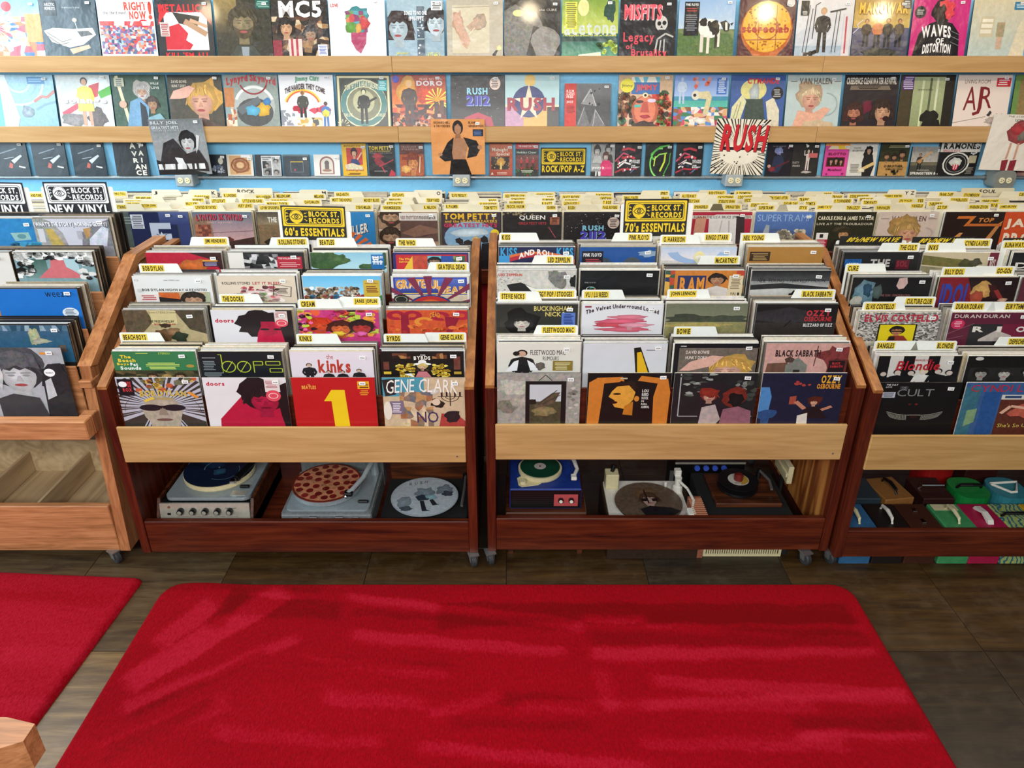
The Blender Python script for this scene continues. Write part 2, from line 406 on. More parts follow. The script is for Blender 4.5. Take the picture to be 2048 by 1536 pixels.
    def l(s, pts, wd, c, n=0.0):
        for a, b in zip(pts, pts[1:]):
            dx, dy = b[0] - a[0], b[1] - a[1]; L = math.hypot(dx, dy) or 1; nx, ny = -dy / L * wd / 2, dx / L * wd / 2
            s.p([(a[0] + nx, a[1] + ny), (b[0] + nx, b[1] + ny), (b[0] - nx, b[1] - ny), (a[0] - nx, a[1] - ny)], c, n, False)
        s.k += 1; return s
    def arc(s, cx, cy, r0, r1, a0, a1, c, n=0.0, k=16, sy=1.0):
        ts = [math.radians(a0 + (a1 - a0) * i / k) for i in range(k + 1)]
        for t, u in zip(ts, ts[1:]):
            s.p([(cx + r0 * math.cos(t), cy - sy * r0 * math.sin(t)), (cx + r1 * math.cos(t), cy - sy * r1 * math.sin(t)), (cx + r1 * math.cos(u), cy - sy * r1 * math.sin(u)), (cx + r0 * math.cos(u), cy - sy * r0 * math.sin(u))], c, n, False)
        s.k += 1; return s
    def y(s, cx, cy, num, c, r0=0.0, r1=1.5, fat=0.35, n=0.0):
        for i in range(num):
            t = 2 * math.pi * (i + s.rnd.uniform(-.25, .25)) / num; d = math.pi / num * fat
            s.p([(cx + r0 * math.cos(t), cy + r0 * math.sin(t)), (cx + r1 * math.cos(t - d), cy + r1 * math.sin(t - d)), (cx + r1 * math.cos(t + d), cy + r1 * math.sin(t + d))], c, n, False)
        s.k += 1; return s
    def wings(s, c):
        for sx in (-1, 1):
            for i in range(13):
                x = .09 + .02 * i
                s.p([(.5 + sx * x, .705 - .00045 * i * i), (.5 + sx * (x + .013), .705 - .00045 * (i + .6) ** 2), (.5 + sx * (x * .82 + .022), .80 - .0006 * i * i + .002 * i), (.5 + sx * (x * .82 + .012), .80 - .0006 * i * i + .002 * i)][::sx], c, 0, False)
        s.k += 1; return s
    def t(s, txt, x0, y0, x1, y1, c, wt='b', sl=0.0, arc=0.0, sh=None):
        """text filling the box; sh = colour of a drop shadow; arc = bow upward; sl = slant"""
        V, Fc, W = layout(txt, wt)
        if not V: return s
        ya = min(p[1] for p in V); yb = max(p[1] for p in V)
        if ya > -0.1: ya = 0
        def mp(p, o):
            fx = p[0] / W; fy = (p[1] - ya) / (yb - ya)
            X = x0 + (x1 - x0) * fx + sl * (fy) * (y1 - y0); Y = y1 - (y1 - y0) * fy - arc * (1 - (2 * fx - 1) ** 2)
            return (X + o, Y + o)
        for cc, o in (((sh, 0.012), (c, 0)) if sh else ((c, 0),)):
            Q = [mp(p, o) for p in V]
            if all(0 <= a <= 1 and 0 <= b_ <= 1 for a, b_ in Q):
                s.mb.add([s.P(*q) for q in Q], Fc, s.col(cc, 0)); s.k += 1
            else:
                for f in Fc: s.p([Q[i] for i in f], cc, 0, False)
                s.k += 1
        return s
    def tl(s, x0, y0, x1, y1, c, rows, wd=0.5):
        """lines of print too small to read"""
        h = (y1 - y0) / rows
        for i in range(rows):
            a = s.rnd.uniform(0, 0.15) * (x1 - x0); q = s.rnd.uniform(0, 0.25) * (x1 - x0)
            s.p([(x0 + a, y0 + h * (i + .75)), (x1 - q, y0 + h * (i + .75)), (x1 - q, y0 + h * (i + .25)), (x0 + a, y0 + h * (i + .25))], c, 0, False)
        s.k += 1; return s
    def f(s, cx, cy, r, skin='d9a98a', hair='3a2418', n=0.25, turn=0.0, long=0, beard=None, lip='a04848'):
        """a plain printed portrait"""
        dk = tuple(x * 0.45 for x in hx(skin)) + (0,)
        md = tuple(x * 0.72 for x in hx(skin)) + (n,)
        if long: s.p([(cx - r * 1.02, cy - r * .3), (cx - r * 1.15, cy + r * long), (cx + r * 1.15, cy + r * long), (cx + r * 1.02, cy - r * .3)], hair, n)
        s.b(cx, cy - r * .22, r * 1.0, r * 1.12, hair, n, 18, 0.07)
        s.p([(cx - r * .32, cy + r * .5), (cx - r * .36, cy + r * 1.45), (cx + r * .36, cy + r * 1.45), (cx + r * .32, cy + r * .5)], md, n)
        t = turn * r
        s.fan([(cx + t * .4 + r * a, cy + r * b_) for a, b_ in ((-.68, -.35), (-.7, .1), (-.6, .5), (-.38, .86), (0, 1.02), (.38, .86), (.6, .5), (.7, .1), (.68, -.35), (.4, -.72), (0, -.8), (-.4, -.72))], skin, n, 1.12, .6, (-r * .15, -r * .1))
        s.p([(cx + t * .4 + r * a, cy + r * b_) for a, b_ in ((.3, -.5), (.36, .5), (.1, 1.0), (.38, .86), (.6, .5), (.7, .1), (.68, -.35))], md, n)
        if beard: s.p([(cx + t * .4 + r * a, cy + r * b_) for a, b_ in ((-.66, .2), (-.58, .55), (-.36, .95), (0, 1.12), (.36, .95), (.58, .55), (.66, .2), (.3, .42), (-.3, .42))], beard, n)
        s.p([(cx + t * .4 + r * a, cy + r * b_) for a, b_ in ((-.72, -.1), (-.55, -.42), (-.3, -.3), (-.12, -.5), (.1, -.34), (.34, -.48), (.56, -.3), (.72, -.1), (.6, -.7), (0, -1.0), (-.6, -.7))], hair, n)
        hb = hx(hair) if isinstance(hair, str) else hair
        for i in range(22):
            a = s.rnd.uniform(.12, math.pi - .12); r0 = s.rnd.uniform(.75, 1.12); q = s.rnd.uniform(.5, 2.0); ln = s.rnd.uniform(.25, .55) + (long * .5 if abs(math.cos(a)) > .6 else 0)
            x, y = cx + r * r0 * .95 * math.cos(a), cy - r * .1 - r * r0 * math.sin(a)
            dx = r * .18 * math.cos(a); cc = tuple(min(1, k_ * q + .004 * q) for k_ in hb[:3]) + (0,)
            s.p([(x, y), (x + dx + r * .05, y + r * ln), (x + dx, y + r * ln), (x - r * .05, y + .01)], cc, 0, False)
        s.k += 1
        for sx in (-.3, .3):
            s.e(cx + t + r * sx, cy - r * .02, r * .15, r * .07, dk, 0, 10)
            s.l([(cx + t + r * (sx - .2), cy - r * .17), (cx + t + r * (sx + .2), cy - r * .19)], r * .08, dk)
        s.p([(cx + t - r * .04, cy), (cx + t - r * .14, cy + r * .36), (cx + t + r * .14, cy + r * .36), (cx + t + r * .04, cy)], md)
        s.e(cx + t, cy + r * .58, r * .26, r * .09, lip, 0, 12)
        return s
    def h(s, cx, top, ht, cloth='222', skin='c99a7a', hair='2a1a12', legs='1a1a1a', n=0.2, arms=0):
        """a plain standing figure"""
        u = ht / 7.2
        for sx in (-1, 1): s.p([(cx + sx * u * .08, top + u * 3.8), (cx + sx * u * .25, top + u * 7.2), (cx + sx * u * .75, top + u * 7.2), (cx + sx * u * .68, top + u * 3.6)], legs, n)
        s.p([(cx - u * .95, top + u * 1.55), (cx - u * .7, top + u * 4.0), (cx + u * .7, top + u * 4.0), (cx + u * .95, top + u * 1.55), (cx, top + u * 1.2)], cloth, n)
        for sx in (-1, 1):
            if arms: s.l([(cx + sx * u * .85, top + u * 1.75), (cx + sx * u * 1.6, top + u * 1.9), (cx + sx * u * (1.1 + arms), top + u * .2)], u * .4, cloth, n)
            else: s.l([(cx + sx * u * .85, top + u * 1.7), (cx + sx * u * 1.15, top + u * 3.0), (cx + sx * u * .7, top + u * 3.9)], u * .42, cloth, n)
        s.e(cx, top + u * .55, u * .52, u * .6, hair, n, 12); s.e(cx, top + u * .68, u * .38, u * .5, skin, 0, 12)
        return s
def sleeve(w, h, t, art, edge='b9b4a6', seed=0, ky=1.0):
    """mesh of a sleeve or case standing on its bottom edge, artwork on its front"""
    a = Art(w, h, seed)
    e = (*hx(edge), 0.25)
    a.mb.box(-w / 2, w / 2, 0, t, 0, h, e)
    a.ky = ky; art(a)
    return a.mb
# ---------------------------------------------------------------- printed fronts
# (centre or left x in the photograph, what the front looks like, artwork)
UP = [
 (33, 'pale blue and orange crowded fairground picture', lambda a: a.g(0,0,1,1,'6fb4e6','cfe6f5').m(0,.3,1,1,['9cc8ee','e0703a','f0ece0','3a6db0','d8455a','f4b880'],9,8,.3).r(.72,.25,1,.75,'e8924a',.3).y(.2,.5,18,'bfe0ff',.05,.4).e(.42,.12,.09,.09,'d8303c')),
 (145, 'slate sleeve with a white folded paper model', lambda a: a.bg('33464f',.15).p([(.03,.55),(.2,.5),(.55,.52),(.9,.5),(.95,.62),(.7,.8),(.45,.85),(.15,.75)],'e8e6e0').p([(.08,.6),(.4,.58),(.45,.63),(.2,.68)],'c8c4bc').l([(.05,.62),(.3,.8),(.45,.76)],.012,'333').l([(.08,.58),(.33,.75),(.5,.7)],.012,'555').p([(.62,.56),(.82,.55),(.9,.62),(.68,.66)],'444').l([(.63,.52),(.6,.38)],.01,'ddd').e(.6,.36,.04,.035,'e8b8a0').p([(.45,.88),(.8,.8),(.83,.86),(.5,.97)],'d8a888').r(.08,.02,.3,.28,'1d2327').t('ARCTIC',.1,.06,.28,.11,'c8c8c8').t('MONKEYS',.1,.13,.28,.18,'c8c8c8').t('TRANQUILITY BASE',.4,.13,.72,.16,'b8c4c8','n')),
 (259, 'white sleeve with red capitals over a multicoloured crowd', lambda a: a.bg('e9e6e4').m(.02,.4,.98,.97,['c84a4a','5a6a98','e8dcd0','8a5a88','44506a','d88a6a','9ab0c0'],22,14,.2).t('RIGHT',.48,.04,.88,.18,'d8402c','x').t('NOW',.56,.2,.86,.34,'d8402c','x').t('!',.9,.03,.97,.33,'d8402c','x').t('the third mind',.1,.2,.5,.26,'333','n').e(.8,.42,.09,.07,'c8283c').m(.02,.38,.98,.46,['d84a4a','efe6e0','c02838'],18,1)),
 (374, 'black sleeve with red lettering and a red pool', lambda a: a.bg('23262a',.1).r(.14,.22,.9,.9,'eceae8').p([(.3,.22),(.78,.3),(.72,.5),(.4,.42)],'2a2622').p([(.14,.5),(.4,.42),(.55,.6),(.5,.72),(.62,.8),(.56,.89),(.14,.89)],'c21f30').l([(.5,.38),(.88,.62)],.1,'b08868').l([(.6,.36),(.9,.48)],.06,'c09878').p([(.03,.45),(.1,.06),(.2,.22)],'d02028').p([(.98,.45),(.9,.06),(.8,.22)],'d02028').t('METALLICA',.06,.08,.94,.22,'d8202c','x').t("KILL 'EM ALL",.12,.94,.9,1.02,'d8202c','x').r(.06,.4,.22,.65,'c8c0bc').tl(.07,.42,.21,.64,'a02828',7)),
 (490, 'dark olive portrait of a bearded man', lambda a: a.bg('2e2c20',.5).g(0,0,.4,.6,'8a7440','2e2c20',.4).f(.5,.42,.26,'8a7a58','3a3220',.5,0,0,'4a3e28').p([(.2,1),(.36,.82),(.66,.82),(.85,1)],'3c4038',.2).p([(.44,.84),(.58,.84),(.56,1),(.46,1)],'8a9298').r(.74,.0,1,.16,'10564c').tl(.76,.02,.99,.14,'8ab8a8',4)),
 (603, 'dark collage of a shouting singer and striped flag', lambda a: a.bg('2a221c',.5).m(0,.3,1,1,['2a221c','5a3a2a','8a6a4a','141012','a07850','40302a','c8b090'],12,10,.5).f(.25,.5,.15,'d0a078','201510',.2,0,.9).f(.68,.62,.13,'a88060','1a120e',.3).r(.28,.7,.52,1,'d8c0b8').r(.32,.7,.36,1,'a8303c').r(.41,.7,.45,1,'a8303c').r(.0,.72,.16,1,'8a2a38',.3).t('MC5',.14,.02,.9,.3,'efe4e0','x').r(.8,.8,.97,1,'dcdcea').tl(.81,.82,.96,.98,'5060a0',6)),
 (717, 'white sleeve with a patchwork coloured head shape', lambda a: a.bg('ecebec').b(.5,.28,.24,.17,'3f8f96',.2).m(.3,.2,.68,.58,['c24a4c','3f8f96','6a9a48','8a4068','d8784a','5aa0a8'],5,6,.2,.35).p([(.38,.58),(.66,.58),(.64,.78),(.54,.96),(.46,.9),(.38,.74)],'a83c62',.25).b(.62,.42,.1,.12,'c8484a',.3).b(.4,.5,.1,.1,'62963c',.3).b(.52,.5,.06,.1,'e0a04a').t('LOVE',.04,.07,.17,.13,'c82838','x')),
 (833, 'two blue-grey faces beside a guitar neck', lambda a: a.g(0,0,1,1,'9cb4c0','8ea8b8',.15).f(.2,.5,.24,'b8c8d0','30201c',.2,-.1,.9).f(.86,.42,.22,'bccad2','241a18',.2,0,.6).r(.52,.12,.65,1,'4a5a68').sc(.53,.15,.64,1,['d8e0e4'],10,.012,.02).l([(.52,.3),(.65,.3)],.012,'cdd').l([(.52,.5),(.65,.5)],.012,'cdd').l([(.52,.7),(.65,.7)],.012,'cdd').t('SONGS TO NO ONE',.3,.2,.7,.27,'eceef0','x').t('1991-1992',.38,.3,.64,.37,'eceef0','x').t('JEFF BUCKLEY',.14,.94,.36,.99,'e0d84a').t('GARY LUCAS',.7,.94,.92,.99,'e0d84a').r(.78,.03,.97,.19,'e8e8e8').tl(.79,.04,.96,.18,'444',5)),
 (950, 'cream sleeve with two pale hand-like forms', lambda a: a.bg('b4aa98',.15).r(.1,.1,.76,.95,'cabfa4',.1).l([(.1,.14),(.76,.12)],.012,'9a9080').b(.2,.4,.1,.2,'c89a80',.35).p([(.1,.3),(.2,.22),(.42,.72),(.36,.88),(.26,.8)],'c8a088',.35).b(.6,.4,.13,.14,'b09880',.4).p([(.35,.48),(.55,.3),(.62,.5),(.42,.56)],'b89c84',.35).l([(.4,.62),(.5,.5)],.01,'e8e0d0').l([(.82,.98),(.92,.86)],.02,'2a2418').b(.93,.86,.05,.05,'e8dc9a')),
 (1064, 'charcoal sleeve with a rough grey boulder', lambda a: a.bg('1c1b18',.2).b(.3,.62,.42,.5,'6e6c68',.8,14,.15).p([(.4,.98),(.52,.46),(.64,.5),(.56,1)],'1e1d1a',.2).b(.74,.75,.26,.28,'85807a',.45,14,.1).t('the CURE',.62,.16,.93,.2,'c8c4bc','n').e(.25,.24,.1,.06,'e8d08a',.2)),
 (1179, 'green and yellow park scene with white lettering', lambda a: a.g(0,0,1,.6,'7a9a38','c8d060',.15).g(0,.6,1,1,'2a5a58','5a9a78',.4).e(.38,.14,.1,.15,'e0d890').b(.85,.2,.1,.2,'24463a',.4).r(0,.66,1,.74,'20403a',.5).sc(.5,.75,1,.95,['a8c040','2a4a28','c8d868'],14,.03,.07).p([(.3,.98),(.7,.93),(.72,1),(.3,1)],'d8e0c8').t('acetone',.04,.4,.97,.62,'c8d0c8','b').t("I've enjoyed as much of this as I can stand",.03,.61,.97,.66,'e8e058','b').r(.06,.04,.27,.52,'e0dc50').tl(.07,.05,.26,.5,'6a6a28',13)),
 (1294, 'black sleeve with red horror lettering and a bony figure', lambda a: a.bg('181618',.1).e(.74,.42,.11,.14,'c8c4c0').e(.7,.42,.035,.04,'111').e(.79,.41,.035,.04,'111').p([(.74,.45),(.72,.5),(.77,.5)],'222').r(.69,.53,.8,.56,'222').l([(.64,.96),(.68,.7),(.82,.6),(.96,.66)],.03,'b8b4b0').l([(.72,.96),(.74,.72)],.025,'b8b4b0').l([(.8,.94),(.8,.7)],.025,'b8b4b0').t('MISFITS',.07,.08,.74,.34,'e85868','x',0,0,'f8d0d0').t('Legacy',.07,.58,.62,.8,'d84858','b').t('of',.12,.78,.24,.88,'d84858','b').t('Brutality',.22,.88,.85,1.03,'d84858','b')),
 (1410, 'black and white cow standing in a green field', lambda a: a.g(0,0,1,.52,'8fb2d8','b8cce0').r(0,.52,1,1,'55703c',.6).p([(.0,.52),(.3,.5),(1,.55),(1,.6),(0,.6)],'6a7a4c',.4).p([(.36,.34),(.62,.34),(.76,.42),(.74,.64),(.6,.68),(.42,.66),(.34,.5)],'e8e4dc').b(.44,.4,.07,.08,'28241f').b(.66,.5,.09,.12,'221e1a').b(.56,.44,.04,.06,'28241f').p([(.74,.4),(.84,.36),(.92,.44),(.9,.56),(.82,.56)],'1e1b18').p([(.83,.4),(.87,.4),(.88,.54),(.84,.54)],'e8e0d4').p([(.92,.42),(.98,.4),(.95,.46)],'1e1b18').r(.4,.62,.46,.94,'d8d0c4').r(.52,.64,.57,.96,'e0d8cc').r(.66,.6,.7,.86,'2a2620').r(.71,.6,.75,.84,'e0d8cc').r(.1,.04,.36,.64,'141318').t('PINK FLOYD',.12,.07,.34,.11,'e8e8e8','x').tl(.12,.14,.34,.22,'b04040',2).tl(.12,.26,.34,.56,'808088',8)),
 (1530, 'maroon sleeve with a large golden panelled globe', lambda a: a.bg('4a1422').e(.5,.52,.46,.5,'b85a1c').e(.5,.48,.43,.46,'e0a828',.15).arc(.5,.5,.2,.22,0,360,'a05018').l([(.1,.55),(.9,.52)],.018,'a05018').l([(.12,.72),(.88,.7)],.018,'a05018').l([(.35,.12),(.36,.92)],.014,'a05018').l([(.66,.1),(.68,.9)],.014,'a05018').sc(.15,.12,.85,.45,['a85818','7a3c10'],50,.012,.022).sc(.2,.74,.8,.9,['a85818'],24,.012,.02).t('stereolab',.06,.44,.9,.58,'a82018','x').e(.9,.05,.07,.08,'d0ccc8')),
 (1645, 'pale sleeve with a dark suited man among black cords', lambda a: a.g(0,0,1,1,'d8d4d4','c0cad8').r(0,.82,1,1,'a8b8c8',.15).h(.47,.14,.8,'201c20','c89878','b09060').sc(.2,.92,.62,.98,['18161a'],4,.05,.06,0,.6).l([(.14,.94),(.22,.1)],.012,'222').l([(.2,.94),(.27,.16)],.012,'222').l([(.3,.7),(.32,.1),(.4,.05)],.014,'222').l([(.66,.94),(.7,.2)],.012,'222').l([(.72,.94),(.76,.2)],.012,'222').l([(.58,.22),(.86,.16)],.03,'333').t('WILLIAM SHATNER LIVE',.86,.3,.94,.98,'b84050') .r(.06,.02,.2,.28,'222').tl(.08,.2,.18,.27,'ccc',3).r(.83,.25,.97,.99,'d0ccd0').l([(.88,.3),(.89,.96)],.03,'b84050')),
 (1758, 'gold and violet sleeve with four muscular figures', lambda a: a.g(0,0,1,.5,'a8843c','c8a858',.25).g(0,.5,1,1,'5a5a78','3a3a48',.4).h(.24,.34,.5,'3a2a1c','c88858').h(.44,.32,.54,'c87848','d89868').h(.62,.33,.52,'2a241c','c88858').h(.82,.34,.5,'3a2a1c','c08050').b(.5,.96,.34,.1,'2a2c2a',.5).l([(.0,.6),(.1,.5),(.06,.45),(.16,.36)],.012,'d8d0e8').t('MANOWAR',.08,.05,.94,.24,'e8b83c','x',0,0,'8a5a18').r(.85,.0,.99,.16,'3a302c').tl(.86,.02,.98,.15,'ccc',4)),
 (1874, 'hot pink sleeve with a black hooded silhouette', lambda a: a.bg('c82878').b(.52,.2,.2,.2,'1e1418',0,18,.12).b(.58,.18,.15,.17,'d84048',.3,16,.2).b(.48,.24,.1,.15,'2a181c').p([(.05,1),(.14,.6),(.32,.42),(.5,.36),(.72,.42),(.86,.6),(.9,1)],'16131a').l([(.7,.55),(.86,.62)],.008,'888').l([(.72,.65),(.88,.72)],.008,'888').l([(.72,.75),(.88,.82)],.008,'888').t('WAVES',.2,.48,.72,.68,'f0ecec','x',-.1,.04).t('OF',.46,.68,.6,.78,'f0ecec','x').t('DISTORTION',.24,.8,.74,.96,'f0ecec','x',0,.03).e(.13,.22,.1,.11,'1c1c20').tl(.06,.17,.2,.27,'bbb',3).p([(.1,.06),(.2,.0),(.1,.02)],'d84a90')),
 (1992, 'cream and pale blue sleeve with a window and veil', lambda a: a.g(0,0,1,1,'d4c8a8','b4c4c0',.15).r(.16,.3,.4,.66,'c8bc9c').r(.19,.34,.38,.4,'ece4d0').r(.18,.43,.38,.5,'ece4d0').r(.17,.53,.37,.6,'e4dcc8').r(.46,.4,.6,.66,'a89878',.5).r(.48,.66,.58,.88,'c8a890',.3).p([(.72,1),(.85,.4),(1,.3),(1,1)],'ddd0b4',.2).r(.72,.04,1,.18,'3a7aa0').tl(.74,.07,.98,.15,'bcd8e4',3)),
]
